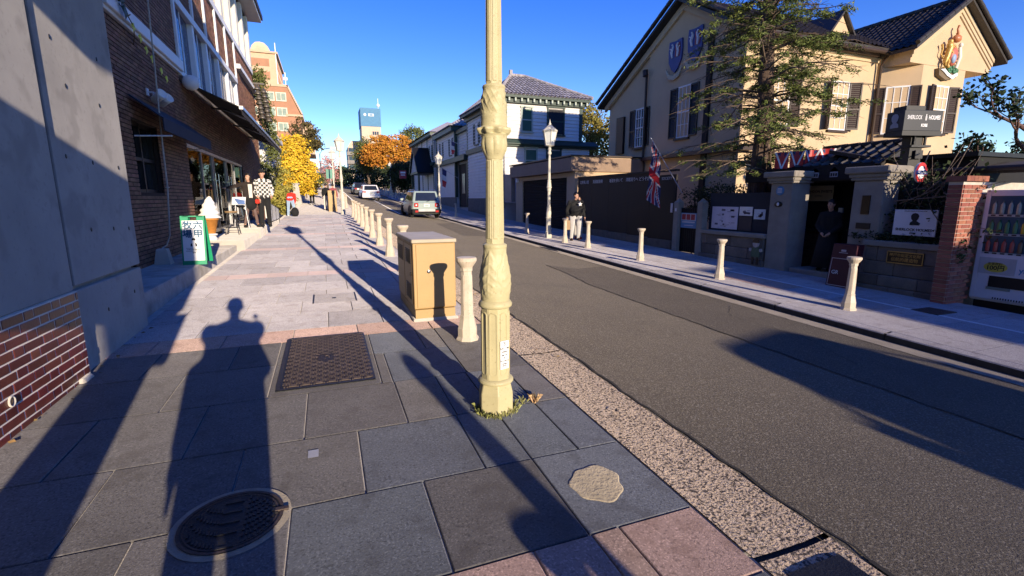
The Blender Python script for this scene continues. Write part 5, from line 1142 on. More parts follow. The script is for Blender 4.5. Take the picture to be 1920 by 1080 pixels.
q = M(); q.box(10.386, 10.390, Y0+.07, Y1-.07, .66, 1.64); q.build('glass', glassmat('vend_glass', (.72, .8, .85), .12), t)
cols = [[(.35, .40, .34), (.42, .16, .16), (.45, .45, .42)], [(.07, .22, .11), (.48, .40, .05), (.1, .25, .12)], [(.38, .10, .09), (.16, .11, .07), (.35, .30, .27)]]
for r in range(3):
    zb = [1.34, 1.02, .70][r]
    q = M(); q.box(10.388, 10.414, Y0+.07, Y1-.07, zb-.045, zb-.005); sh = q.build('shelf', print_white, t)
    for i in range(10):
        y = Y1-.14-i*.105; c = cols[r][i // 4 % 3]
        q = M(); q.lathe([(.034, 0), (.036, .02), (.036, .15), (.015, .2), (.015, .225), (.001, .225)], (10.405, y, zb), 8); bt = q.build('bottle', mat('drink_%d_%d' % (r, i//4 % 3), c, .3, .15, 20), t)
        q = M(); q.box(10.385, 10.3885, y-.03, y+.03, zb-.036, zb-.014); q.build('button', mat('vend_button', (.03, .03, .04), .5), t)
q = M(); q.box(10.378, 10.386, 4.34, 4.83, .32, .60); ad = q.build('price_panel', mat('panel_grey', (.45, .47, .50), .4, .1, 4), t)
q = M(); q.prism([(10.377, 4.60+.16*cos(a), .44+.085*sin(a)) for a in [2*pi*i/20 for i in range(20)]], (-.003, 0, 0)); q.build('label', mat('label_yellow', (.58, .52, .08), .5), ad)
text('100円', .10, 'lettering', print_ink, ad, (10.372, 4.60, .425), (0, -1, 0), (0, 0, 1), .001, bold=.002); text('定番飲料', .05, 'lettering', print_ink, ad, (10.372, 4.61, .495), (0, -1, 0), (0, 0, 1), .001); 
text('yam', .13, 'lettering', mat('letter_blue', (.05, .25, .5), .5), t, (10.382, 4.19, .42), (0, -1, 0), (0, 0, 1), .001, bold=.002); text('いらっしゃい', .075, 'lettering', print_ink, t, (10.382, 4.16, 1.69), (0, -1, 0), (0, 0, 1), .001)
q = M(); q.box(10.374, 10.39, 3.85, 4.66, .10, .29); q.build('dispenser', black_paint, t); q = M(); q.box(10.372, 10.388, 4.36, 4.68, .055, .10); q.build('label_plate', mat('plate_green', (.22, .26, .22), .5), t)
q = M()
for i in range(22): q.box(10.380, 10.387, 4.56-i*.035, 4.575-i*.035, -.105, -.075)
q.build('vent', black_paint, t); q = M(); q.box(10.45, 11.05, Y0+.05, Y1-.05, -.4, -.155); q.build('base', black_paint, t); t.location += Vector((.26, .05, 0))
# ------------------------------------------------ flags
def flag(name, lab, loc, base, tip, drop, w_, kind, top_f=.12, swing=0):
    t = thing(name, lab, 'flag', base)
    B, T = Vector(base), Vector(tip); q = M(); q.tube([B, T], .016, 6); q.ball(T, .03, 8); q.build('pole', steel, t)
    nu, nv = 26, 20
    q = M(); vs = []; mi = []
    d = (B-T)
    for j in range(nv+1):
        v = j/nv
        for i in range(nu+1):
            u = i/nu
            hoist = T+d*(top_f+.26*v)
            hang = Vector((.06*sin(9*u+2*v)*u+swing*u*.3, .08*sin(7*u+1.3+2.5*v)*u+.03*sin(17*u), -drop*u*(1-.25*v*0)))
            p = hoist+hang+Vector((0, w_*u*.35*(.4-v), 0))-(d*(.10*v*u)); vs.append(p)
    def col(u, v):
        if kind == 'fr': return (0, 1, 2)[min(2, int(u*3))]
        x, y = u-.5, v-.5
        if abs(x) < .06 or abs(y) < .1: return 2
        if abs(x) < .1 or abs(y) < .167: return 1
        s = abs(abs(y)-abs(x))
        if s < .045: return 2
        if s < .11: return 1
        return 0
    for j in range(nv):
        for i in range(nu):
            a = j*(nu+1)+i; q.f.append((a, a+1, a+nu+2, a+nu+1)); q.sm.append(True); q.mi.append(col((i+.5)/nu, (j+.5)/nv))
    q.v = [tuple(v) for v in vs]
    o = q.build('cloth', [mat('flag_navy', (.02, .03, .12), .8), mat('flag_white', (.6, .6, .6), .8), mat('flag_red', (.5, .02, .03), .8)], t); return t
flag('union_flag', 'red white and blue crossed flag hanging from a slanted pole over the board fence', None, (10.45, 12.4, 1.75), (9.95, 13.45, 3.5), 1.85, 1.3, 'uk', .05)
flag('tricolour_flag', 'blue white and red flag hanging low on the white house front by the porch', None, (10.45, 39.6, 3.2), (9.4, 41.5, 4.2), 1.5, 1.2, 'fr', .05)
flag('tricolour_flag', 'small blue white and red flag on the upper corner of the white house', None, (10.45, 37.7, 5.6), (9.8, 39.6, 6.2), 1.0, .9, 'fr', .05)
# ------------------------------------------------ white clapboard house and its wings
def siding(q, loc, ang, w_, z0, z1, h=.215):
    o = len(q.v); z = z0
    while z < z1-.01:
        e = min(z+h, z1); q.add([(0, -.06, z+.012), (w_, -.06, z+.012), (w_, -.012, e+.012), (0, -.012, e+.012), (0, .01, z), (w_, .01, z)], [(0, 1, 2, 3), (4, 5, 1, 0)]); z = e
    xf(q, loc, ang, o)
WH = thing('clapboard_house', 'white clapboard house with hipped tile roof and dark green trim', 'house', (10.6, 29, .5))
X = 10.6; q = M(); q.box(X+.01, 15.9, 29.01, 37.4, 0, 7.4); q.build('core', mat('core_white', (.5, .5, .5), .8), WH)
q = M(); siding(q, (X, 29, 5.2), 0, 5.3, 5.2, 7.3) if False else None
q = M(); o = (X, 29, 0); siding(q, (X, 29, 0), 0, 5.3, 5.25, 7.35); siding(q, (X-.3, 28.9, 0), 0, 6.2, 1.3, 4.75); siding(q, (X, 37.4, 0), STREET, 8.4, 5.25, 7.35); siding(q, (X, 37.4, 0), STREET, 8.4, 1.6, 4.9); q.build('siding', white_paint, WH, kind='stuff')
q = M(); q.box(X-.25, 16.5, 28.92, 29.4, 0, 4.72); q.build('lower_wall', mat('core_white', W), WH)
q = M(); q.box(X-.04, X+.1, 28.95, 37.4, .2, 1.62); q.build('stone_plinth', stone_wall, WH)
q = M()
q.box(X-.07, X+.14, 28.93, 29.14, 1.6, 7.4); q.box(15.75, 15.98, 28.93, 29.14, 5.2, 7.4); q.box(X-.06, X+.1, 37.2, 37.42, 1.6, 7.4)
q.box(X-.2, 16.05, 28.75, 29.0, 7.35, 7.62); q.box(X-.2, X, 28.76, 37.6, 7.352, 7.62); q.box(X-.5, 16.3, 28.5, 28.76, 7.62, 7.78); q.box(X-.5, X-.2, 28.52, 37.7, 7.621, 7.779)
q.box(X-.4, 16.9, 28.65, 29.0, 4.78, 5.02); q.box(X-.15, X, 29, 37.5, 4.9, 5.25); q.prism([(X-.5, 28.5, 4.95), (17.0, 28.5, 4.95), (17.0, 29.0, 5.25), (X-.5, 29.0, 5.25)], (0, 0, -.06)); q.build('trim', green_paint, WH)
for i in range(14): q = M(); q.box(X+.1+i*.41, X+.2+i*.41, 28.55, 28.8, 7.42, 7.62); q.build('bracket', sage_paint, WH)
q = M(); ap = Vector((12.6, 33.2, 9.95)); ap2 = Vector((13.6, 33.2, 9.95)); e0 = [(X-.55, 28.45, 7.79), (16.4, 28.45, 7.79), (16.4, 37.9, 7.79), (X-.55, 37.9, 7.79)]
q.add(e0+[ap, ap2], [(0, 1, 5, 4), (1, 2, 5), (2, 3, 4, 5), (3, 0, 4)]); rf = q.build('roof', roof_silver, WH)
q = M()
def hip(q, e0_, e1_, a, b_, n, rows, th=.05):
    e0_, e1_, a, b_ = map(Vector, (e0_, e1_, a, b_)); N = (e1_-e0_).cross(a-e0_).normalized(); N = N if N.z > 0 else -N
    for c in range(n+1):
        f = c/n
        p = e0_.lerp(e1_, f)
        # run straight up slope until the hip
        L_ = (e1_-e0_).length; x = f*L_; ux = (e1_-e0_)/L_; xa, xb = (a-e0_).dot(ux), (b_-e0_).dot(ux); up = (a-e0_)-ux*xa
        k = 1 if xa <= x <= xb else (x/max(.01, xa) if x < xa else (L_-x)/max(.01, L_-xb))
        for r in range(max(1, int(rows*k))):
            q0, q1 = p+up*(k*r/max(1, int(rows*k))), p+up*(k*(r+1)/max(1, int(rows*k))); q.tube([q0+N*.03, q1+N*.015], [.075, .06], 5, cap=False)
hip(q, e0[0], e0[1], ap, ap2, 24, 10); hip(q, e0[3], e0[0], ap, ap, 30, 9); q.build('roof_tile', roof_silver, rf, kind='stuff')
q = M()
for (a, c) in ((Vector(e0[0]), ap), (Vector(e0[1]), ap2), (ap, ap2)):
    for i in range(14): q.tube([a.lerp(c, i/14)+Vector((0, 0, .1)), a.lerp(c, (i+1)/14)+Vector((0, 0, .1))], [.11, .095], 7)
q.box(12.5, 12.7, 33.1, 33.3, 10.0, 10.35); q.build('ridge_tile', roof_silver, rf, kind='stuff')
def shuttered(par, loc, ang, w_, h_, mm, closed=True):
    q = M(); q.box(-w_/2, w_/2, -.05, .02, 0, h_); wn = xf(q, loc, ang).build('window', mm, par)
    q = M(); q.box(-w_/2-.09, -w_/2, -.08, .02, -.05, h_+.08); q.box(w_/2, w_/2+.09, -.08, .02, -.05, h_+.08); q.box(-w_/2-.12, w_/2+.12, -.1, .02, h_+.08, h_+.18); q.box(-w_/2-.14, w_/2+.14, -.13, .02, -.13, -.05); q.box(-w_/2, w_/2, -.075, -.03, h_*.48, h_*.53); xf(q, loc, ang).build('frame', sage_paint if mm is green_shutter else green_paint, wn)
    q = M(); n = 18
    for i in range(n): z = .05+(h_-.1)*i/n; q.add([(-w_/2+.06, -.07, z), (w_/2-.06, -.07, z), (w_/2-.06, -.05, z+.06), (-w_/2+.06, -.05, z+.06)], [(0, 1, 2, 3)])
    xf(q, loc, ang).build('louvre', mm, wn, kind='stuff')
shuttered(WH, (12.05, 28.96, 5.75), 0, .62, 1.3, green_shutter); shuttered(WH, (14.05, 28.96, 5.65), 0, 1.05, 1.5, black_paint)
q = M(); shuttered(WH, (12.3, 28.86, 3.3), 0, .7, 1.3, green_shutter); shuttered(WH, (13.9, 28.86, 3.3), 0, .9, 1.3, green_paint)
for y in (30.6, 34.8): window(WH, (X-.02, y, 5.5), STREET, .7, 1.4, white_trim, window_glass, 2, 4, green_paint, .42, False, 0, green_paint)
q = M(); q.tube([(X-.1, 28.85, 7.6), (X-.1, 28.85, 1.0)], .05, 6); q.box(10.35, 10.6, 27.2, 28.4, 1.4, 3.0); q.build('utility_box', mat('grey_box', (.2, .2, .21), .5), WH)
q = M(); q.box(X-.03, X-.015, 32.2, 34.6, 1.9, 3.1); q.build('notice', mat('notice_white', (.6, .6, .62), .6), WH)
W2 = thing('clapboard_wing', 'white clapboard wing with dark entrance passage beyond the hipped house', 'house', (10.6, 41, .6))
q = M(); q.box(10.9, 16, 37.6, 41.2, 0, 7.0); q.box(10.6, 16, 41.2, 48.4, 0, 7.3); q.build('core', mat('core_white', W), W2)
q = M(); siding(q, (10.6, 48.4, 0), STREET, 7.2, 5.0, 7.2); siding(q, (10.6, 48.4, 0), STREET, 7.2, 1.7, 4.6); siding(q, (10.6, 41.2, 0), 0, 1.2, 4.6, 7.2); siding(q, (10.9, 41.2, 0), STREET, 3.6, 5.0, 7.0); q.build('siding', white_paint, W2, kind='stuff')
q = M(); q.box(10.55, 10.62, 41.2, 48.4, .3, 1.7); q.build('stone_plinth', stone_wall, W2)
q = M(); q.box(10.3, 11, 37.5, 48.6, 4.6, 5.0); q.box(10.2, 11, 41.0, 48.7, 7.2, 7.6); q.box(10.5, 10.75, 41.1, 41.32, 1.7, 7.2); q.box(10.5, 10.7, 48.2, 48.42, 1.7, 7.2); q.box(10.6, 11, 37.5, 41.2, 6.9, 7.2); q.build('trim', green_paint, W2)
q = M(); q.box(10.82, 10.9, 37.9, 41.0, .9, 4.4); q.build('doorway', black_matte, W2)
q = M(); q.box(10.75, 10.83, 38.3, 38.45, .9, 4.4); q.box(10.75, 10.83, 40.6, 40.75, .9, 4.4); q.build('post', green_paint, W2); q = M(); q.box(10.78, 10.82, 39.0, 39.9, 2.0, 3.6); q.build('glazed_door', mat('door_grey', (.12, .12, .12), .3), W2)
q = M(); q.add([(10.1, 40.8, 7.6), (10.1, 48.9, 7.6), (13.5, 44.8, 9.6), (16.5, 40.8, 7.6), (16.5, 48.9, 7.6)], [(0, 2, 1), (0, 3, 2), (1, 2, 4), (3, 4, 2)]); rf = q.build('roof', roof_silver, W2)
q = M(); hip(q, (10.1, 48.9, 7.6), (10.1, 40.8, 7.6), (13.5, 44.8, 9.6), (13.5, 44.8, 9.6), 26, 8); hip(q, (10.1, 40.8, 7.6), (16.5, 40.8, 7.6), (13.5, 44.8, 9.6), (13.5, 44.8, 9.6), 20, 8); q.build('roof_tile', roof_silver, rf, kind='stuff')
for y in (42.6, 46.3): window(W2, (10.58, y, 5.35), STREET, .7, 1.35, white_trim, window_glass, 2, 4, green_paint, .4, False, 0, green_paint)
W3 = thing('porch_house', 'white house with dark gabled porch farther up the street', 'house', (10.6, 54, .8))
q = M(); q.box(10.6, 16, 49.5, 62, 0, 7.8); q.build('wall', white_paint, W3); q = M(); siding(q, (10.58, 62, 0), STREET, 12.5, 5.2, 7.7); siding(q, (10.58, 62, 0), STREET, 12.5, 2, 4.9); q.build('siding', white_paint, W3, kind='stuff')
q = M(); q.box(10.1, 16.2, 49.2, 62.3, 7.8, 8.1); q.box(10.3, 10.7, 49.3, 62.1, 4.9, 5.2)
for y in (50, 53, 56, 59, 61.8): q.box(10.5, 10.62, y-.12, y+.12, 1, 7.8)
q.build('trim', green_paint, W3); q = M(); q.add([(9.9, 49, 8.1), (9.9, 62.5, 8.1), (13.3, 55, 10), (16.4, 49, 8.1), (16.4, 62.5, 8.1)], [(0, 2, 1), (0, 3, 2), (1, 2, 4), (3, 4, 2)]); q.build('roof', roof_silver, W3)
q = M(); q.prism([(9.0, 50.2, 4.3), (9.0, 54.6, 4.3), (9.0, 52.4, 6.6)], (1.7, 0, 0)); po = q.build('porch_gable', mat('gable_grey', (.42, .42, .44), .7), W3)
q = M(); q.prism([(8.8, 49.8, 4.2), (8.8, 52.4, 6.85), (8.8, 52.4, 6.65), (8.8, 50.1, 4.2)], (2, 0, 0)); q.prism([(8.8, 55.0, 4.2), (8.8, 52.4, 6.85), (8.8, 52.4, 6.65), (8.8, 54.7, 4.2)], (2, 0, 0)); q.box(8.9, 10.6, 50.2, 54.6, 4.1, 4.3); q.build('porch_roof', black_paint, po)
q = M()
for y in (50.4, 54.4): q.box(9.0, 9.16, y-.08, y+.08, 1, 4.2)
q.build('porch_post', green_paint, W3)
for y in (51.2, 57.5, 60.4): window(W3, (10.56, y, 5.5), STREET, .8, 1.5, white_trim, window_glass, 2, 4, green_paint, .4)
# red sign up the street
t = thing('red_sign', 'small red hanging sign with pale lettering under the dark trees', 'sign', (9, 60, 3)); q = M(); q.box(8.5, 9.3, 60, 60.08, 3.95, 4.9); q.build('panel', mat('sign_red', (.36, .04, .06), .5), t); q = M(); q.box(8.6, 9.2, 59.98, 60, 4.55, 4.75); q.box(8.65, 9.15, 59.98, 60, 4.3, 4.42); q.build('lettering', print_white, t); q = M(); q.tube([(9.3, 60.04, 4.8), (10.6, 60.04, 4.8)], .04, 6); q.build('bracket', iron_dark, t)
# ------------------------------------------------ trees and plants
def branchy(q, base, top, r0, r1, n=7, wob=.1, seed=0, ns=8):
    g_ = random.Random(seed); B, T = Vector(base), Vector(top); pts = []; rs = []
    for i in range(n+1):
        f = i/n; p = B.lerp(T, f)+Vector((g_.uniform(-wob, wob), g_.uniform(-wob, wob), 0))*(0 < i < n); pts.append(p); rs.append((r0*(1-f)+r1*f)*(1.35 if i == 0 else 1))
    q.tube(pts, rs, ns); return pts
def tree(name, lab, base, trunk_top, r, ells, nclump, per, spread, size, lm, seed, limbs=7, bk=bark, asp=.6, flat=0., shell=.35, group=None, extra=None):
    t = thing(name, lab, 'tree', base, group); rg = np.random.default_rng(seed); g_ = random.Random(seed)
    q = M(); pts = branchy(q, base, trunk_top, r, r*.45, 7, r*.5, seed); C = []
    for k in range(nclump):
        c, rr, wt = ells[rg.choice(len(ells), p=np.array([e[2] for e in ells])/sum(e[2] for e in ells))]
        d = rg.normal(0, 1, 3); d /= np.linalg.norm(d); f = rg.uniform(shell, 1)**.6*(1+.13*math.sin(5*d[0]+3*d[2]+seed)); C.append((c[0]+rr[0]*d[0]*f, c[1]+rr[1]*d[1]*f, c[2]+rr[2]*d[2]*f))
    for k in range(limbs):
        c = C[g_.randrange(len(C))]; p = pts[g_.randrange(3, len(pts))]; m_ = p.lerp(Vector(c), .5)+Vector((0, 0, .1*r)); q.tube([p, m_, Vector(c)], [r*.35, r*.2, r*.07], 6)
    q.build('trunk', bk, t)
    leaves('crown', C, per, spread, size, lm, t, seed, flat, asp)
    if extra: leaves('crown', *extra(C), t, seed+1, flat, asp)
    return t
lm_con = leafmat('conifer_leaf', (.075, .125, .028), (.18, .21, .05))
t = thing('conifer_tree', 'tall sparse conifer with drooping branches before the yellow house', 'tree', (11.05, 10.2, -.1))
q = M(); pts = branchy(q, (11.25, 10.2, -.2), (10.85, 10.25, 11.5), .26, .08, 14, .05, 5, 10)
for k in range(9):
    a = 2*pi*k/9; q.tube([(11.2+.22*cos(a), 10.2+.22*sin(a), 2.6+rnd.random()), (11.22+.27*cos(a), 10.2+.27*sin(a), 1.9), (11.25+.31*cos(a), 10.2+.31*sin(a), 1.35)], [.02, .05, .03], 5)
q.build('trunk', mat('bark_red', (.135, .09, .065), .9, .35, 9, 1., 18), t)
q = M(); C = []; g_ = random.Random(3); z = 2.3
while z < 11:
    f = (z-2.2)/9.3
    for k in range(g_.choice((4, 5, 5))):
        a = g_.uniform(0, 2*pi); L = (2.15*(1-f)**.5+.5)*g_.uniform(.5, 1.15)*(1+.25*sin(a)*0); x0, y0 = 11.25-.4*(z/11.5), 10.22
        P = [Vector((x0+L*u*cos(a+.2*u*g_.uniform(-1, 1)), y0+L*u*sin(a), z+L*(.30*u-.34*u*u)+g_.uniform(-.04, .04)*L)) for u in (0, .25, .5, .75, 1)]
        q.tube(P, [.032*(1.15-f), .024, .017, .011, .005], 5)
        nb2 = int(L*6.5)
        for j in range(nb2):
            u = .14+.86*(j+g_.random())/nb2; i = min(3, int(u*4)); p = P[i].lerp(P[i+1], u*4-i); b_ = a+g_.choice((-1, 1))*g_.uniform(.5, 1.25); l = g_.uniform(.25, .72)*(1.15-.4*u)
            e = p+Vector((cos(b_)*l, sin(b_)*l, -l*g_.uniform(.05, .65))); q.tube([p, p.lerp(e, .5)+Vector((0, 0, .04*l)), e], [.007, .005, .002], 3, cap=False)
            if g_.random() < (.16 if (z < 5.2 and u > .35 and cos(a) < .1) else .36+.36*f):
                dens = int(l*11)+1
                for w_ in range(dens): C.append(tuple(p.lerp(e, .3+.75*(w_+g_.random())/dens)))
    z += .235
for z_ in [2.4+.06*i for i in range(150)]:
    a = g_.uniform(0, 2*pi); l = g_.uniform(.25, .6); p = Vector((11.25-.4*(z_/11.5), 10.22, z_)); e = p+Vector((cos(a)*l, sin(a)*l, g_.uniform(-.3, .1))); q.tube([p, e], [.008, .003], 3, cap=False)
    for w_ in range(4): C.append(tuple(p.lerp(e, .5+.6*g_.random())))
q.build('branch', mat('twig', (.14, .10, .07), .9, .2, 10), t, kind='stuff')
leaves('foliage', C, 14, (.055, .055, .035), .095, lm_con, t, 5, .45, .26, .2)
lm_gin = leafmat('ginkgo_leaf', (.66, .40, .02), (.80, .56, .05), .3)
tree('ginkgo_tree', 'bright yellow ginkgo tree beside the left pavement', (-2.35, 40, .9), (-2.2, 40.3, 5.6), .13, [((-2.1, 40.5, 3.4), (1.55, 1.3, 1.5), 1.3), ((-2.05, 40.5, 4.9), (1.0, .9, 1.5), .8), ((-1.5, 40, 2.7), (1.3, 1.0, .8), .5)], 560, 26, (.16, .16, .10), .16, lm_gin, 8, 14, bark, .8)
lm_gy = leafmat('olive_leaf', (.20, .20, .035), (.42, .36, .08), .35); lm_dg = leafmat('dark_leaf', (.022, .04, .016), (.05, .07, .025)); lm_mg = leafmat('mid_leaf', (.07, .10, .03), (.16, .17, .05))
tree('shrub', 'bushy olive green shrub with orange tips before the ginkgo', (-3.0, 31, .7), (-2.9, 31, 2.6), .08, [((-2.9, 31, 2.35), (1.1, 1.2, 1.25), 1), ((-2.3, 30, 1.5), (.6, .9, .8), .5)], 330, 22, (.13, .13, .10), .13, lm_gy, 9, 10)
tree('shrub', 'dark green shrub at the end of the brick shop', (-3.5, 28.2, .7), (-3.4, 28.2, 2.4), .07, [((-3.2, 28.4, 2.7), (.75, .7, 1.0), 1)], 130, 22, (.12, .12, .10), .13, lm_mg, 10, 8)
t = thing('climbing_ivy', 'ivy hanging from the far corner of the brick shop beneath the bells', 'ivy', (-3, 27.8, 6)); g_ = random.Random(2)
C = [(-3.0+.5*g_.random()+.5*(1-z_)**1.5, 27.9+.6*g_.random(), 3.6+4.2*z_) for z_ in [g_.random() for _ in range(170)]]; leaves('foliage', C, 20, (.13, .13, .16), .14, lm_mg, t, 4); q = M(); q.tube([(-3, 28, 0), (-3, 28, 7.5)], .05, 6); q.build('stem', bark, t)
tree('dark_tree', 'dark pine tree rising behind the ginkgo', (-1.9, 52, 1.6), (-1.6, 52, 8.5), .2, [((-1.5, 52, 7.6), (1.5, 1.4, 1.5), 1), ((-.9, 52, 6.8), (1.0, 1, .7), .5)], 150, 24, (.2, .2, .12), .2, leafmat('pine_leaf', (.04, .045, .015), (.12, .09, .03)), 12)
tree('small_tree', 'small round green tree at the foot of the far garden wall', (-.9, 58, 1.9), (-.9, 58, 3.2), .1, [((-.8, 58, 3.6), (.9, .9, .8), 1)], 80, 22, (.16, .16, .13), .17, lm_mg, 13)
tree('pink_tree', 'pale pink autumn tree far up the street', (.4, 75, 2.7), (.6, 75, 6), .15, [((.8, 75, 5.6), (1.5, 1.5, 1.9), 1)], 130, 16, (.25, .25, .2), .2, leafmat('pink_leaf', (.55, .22, .2), (.66, .36, .34)), 14)
lm_or = leafmat('orange_leaf', (.46, .17, .02), (.60, .28, .04), .35)
tree('orange_tree', 'broad orange autumn tree over the right side of the street', (9.6, 75, 2.5), (9.3, 75, 8), .35, [((9.4, 75, 8.3), (3.6, 3, 2.6), 1.2), ((7.2, 74, 7.6), (2.0, 2, 1.7), .5), ((11.6, 75, 7.6), (2.0, 2, 1.8), .5)], 620, 24, (.34, .34, .16), .30, lm_or, 15, 16, bark, .7, .3)
tree('green_tree', 'green tree at the left flank of the orange tree', (6.6, 79, 2.8), (6.4, 79, 7), .2, [((6.2, 79, 8.0), (1.9, 1.6, 2.6), 1)], 160, 22, (.3, .3, .2), .28, lm_mg, 16)
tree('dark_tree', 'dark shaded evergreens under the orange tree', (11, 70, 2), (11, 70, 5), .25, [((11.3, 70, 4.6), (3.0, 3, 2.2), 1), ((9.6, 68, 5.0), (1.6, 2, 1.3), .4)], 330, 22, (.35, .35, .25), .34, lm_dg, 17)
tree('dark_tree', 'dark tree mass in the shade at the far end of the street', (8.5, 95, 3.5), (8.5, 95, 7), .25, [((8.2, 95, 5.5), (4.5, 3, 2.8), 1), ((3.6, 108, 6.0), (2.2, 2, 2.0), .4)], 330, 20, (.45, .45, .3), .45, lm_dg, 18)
tree('round_tree', 'round green tree showing above the orange tree and the porch house', (17.2, 98, 4), (17.2, 98, 11), .3, [((17.0, 98, 13.2), (2.6, 2.4, 2.3), 1)], 170, 22, (.35, .35, .28), .34, lm_mg, 19)
tree('autumn_tree', 'yellow green tree between the white house and the yellow house', (19, 33, .8), (18.7, 33, 6), .3, [((18.3, 33, 6.4), (1.8, 2, 2.2), 1), ((19.9, 32, 5.7), (1.8, 1.6, 1.9), .8)], 420, 24, (.2, .2, .16), .19, leafmat('autumn_green', (.12, .12, .03), (.34, .27, .05), .4), 20, 12)
# broadleaf tree at the right edge
t = thing('broadleaf_tree', 'broadleaf tree with reddish limbs and dark leaves at the right edge', 'tree', (17.3, 7.2, 0)); g_ = random.Random(6); q = M(); C = []
pts = branchy(q, (17.3, 7.2, -.2), (17.1, 7.2, 3.2), .17, .07, 8, .06, 6)
def grow(p, d, L, r, lv):
    n = 4; P = [p]; dd = Vector(d)
    for i in range(n): dd = (dd+Vector((g_.uniform(-.3, .3), g_.uniform(-.3, .3), g_.uniform(-.12, .22)))).normalized(); P.append(P[-1]+dd*L/n)
    q.tube(P, [r*(1-.6*i/n) for i in range(n+1)], 6)
    if lv == 0:
        for i in (2, 3, 4):
            if g_.random() < .8: C.append(tuple(P[i]))
        return
    for k in range(g_.choice((3, 4))): i = g_.choice((2, 3, 4)); grow(P[i], (dd+Vector((g_.uniform(-.9, .9), g_.uniform(-.9, .9), g_.uniform(-.25, .75)))).normalized(), L*.62, r*.45, lv-1)
for k in range(13): a = 2*pi*k/13+g_.random(); p = pts[3+k % 6]; grow(p, (cos(a)*1.1, sin(a), .35), 1.15, .065, 2)
q.build('trunk', mat('bark_pink', (.17, .095, .075), .85, .25, 8, .5, 30), t)
leaves('crown', C, 11, (.10, .10, .07), .13, leafmat('broad_leaf', (.018, .04, .014), (.045, .07, .022)), t, 7, .2, .62)
# hedge, vines, planter cover
t = thing('hedge', 'dark clipped hedge behind the gate posts and notice board', 'hedge', (11.2, 11.6, 0)); g_ = random.Random(8)
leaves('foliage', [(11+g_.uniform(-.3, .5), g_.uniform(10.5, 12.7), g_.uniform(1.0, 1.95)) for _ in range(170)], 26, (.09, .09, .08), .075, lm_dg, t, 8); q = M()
for i in range(8): q.tube([(11.1, 10.6+i*.28, -.2), (11.1, 10.6+i*.28, 1.6)], .025, 5)
q.build('stem', bark, t)
t = thing('vine', 'tangled vine with bare twigs and dark leaves around the round red sign', 'vine', (10.8, 5.9, .8)); q = M(); g_ = random.Random(9); C = []
for k in range(46):
    p = Vector((g_.uniform(10.45, 10.9), g_.uniform(5.15, 6.4), g_.uniform(.8, 1.9))); e = p+Vector((g_.uniform(-.3, .15), g_.uniform(-.6, .5), g_.uniform(.1, .8))); m_ = p.lerp(e, .5)+Vector((-.05, g_.uniform(-.15, .15), g_.uniform(-.1, .15))); q.tube([p, m_, e], [.009, .007, .003], 5)
    for f in (.2, .45, .7): C.append(tuple(p.lerp(e, f)))
for (a, b_, c) in (((10.5, 6.2, 1.5), (10.3, 5.55, 1.75), (10.25, 5.0, 2.25)), ((10.5, 6.3, 1.55), (10.25, 5.5, 1.62), (10.2, 5.0, 1.65)), ((10.4, 5.6, 1.6), (10.25, 5.25, 2.1), (10.3, 5.1, 2.6)), ((10.5, 6.0, 1.5), (10.2, 5.4, 1.95), (10.25, 5.2, 2.5)), ((10.4, 5.45, 1.7), (10.22, 5.2, 1.62), (10.2, 5.12, 1.4))): q.tube([a, b_, c], [.014, .01, .005], 6)
q.build('stem', bark_grey, t); leaves('foliage', C, 7, (.08, .09, .07), .085, lm_dg, t, 9, .1, .6)
t = thing('cascading_plant', 'leafy plant spilling over the corner of the stone planter onto the brick pier', 'plant', (10.3, 5.1, .7)); g_ = random.Random(10); C = [(10.27+g_.gauss(0, .07), 5.07+g_.gauss(0, .09), .72+g_.gauss(0, .1)) for _ in range(30)]
leaves('foliage', C, 9, (.04, .05, .05), .075, leafmat('ivy_leaf', (.02, .045, .015), (.05, .085, .025)), t, 10, .2, .6); q = M(); q.tube([(10.4, 5.3, .78), (10.28, 5.1, .8), (10.22, 5.02, .5)], .008, 5); q.build('stem', bark, t)
g_ = random.Random(12); o = leaves('planter_cover', [(10.4+g_.uniform(-.08, .2), g_.uniform(5.2, 7.0), .80+g_.uniform(-.02, .1)) for _ in range(110)], 12, (.05, .05, .03), .06, lm_dg, None, 12); o['kind'] = 'stuff'; tag(o, 'dark ground cover plants on top of the stone planter', 'ground cover')
# ------------------------------------------------ far buildings
t = thing('apartment_block', 'orange brick apartment block with cream balconies and rooftop dome up the hill', 'building', (-5, 60, 1.5)); ob = mat('brick_orange', (.46, .245, .145), .85, .08, 1.5); cb = mat('apartment_cream', (.62, .46, .31), .8, .06, 2)
q = M(); q.prism([(-14, 60, 0), (-1.9, 60, 0), (-1.9, 60, 10.6), (-3.1, 60, 13.4), (-14, 60, 13.4)], (0, 12, 0)); q.build('wall', ob, t)
q = M(); q.box(-14, -3.0, 59.9, 72, 13.4, 13.65); q.prism([(-3.15, 59.9, 13.6), (-1.85, 59.9, 10.7), (-1.7, 59.9, 10.7), (-3.0, 59.9, 13.65)], (0, 12, 0)); q.box(-3.4, -1.7, 59.85, 72, 10.4, 10.62); q.build('parapet', cb, t)
q = M(); q.box(-11, -4.0, 61, 70, 13.6, 16.9); q.build('penthouse', cb, t); q = M()
for z in (14.3, 15.6): q.box(-10, -4.7, 60.97, 61, z, z+.75); q.box(-4.003, -3.98, 61.5, 69, z, z+.75)
q.build('brick_band', ob, t); q = M(); q.box(-11.2, -3.8, 60.8, 70.2, 16.9, 17.1); q.build('parapet', cb, t)
q = M(); q.lathe([(1.0, 0), (1.0, .25), (.95, .5), (.8, .85), (.5, 1.15), (.02, 1.3)], (-5.6, 62.5, 17.1), 18); q.build('dome', cb, t)
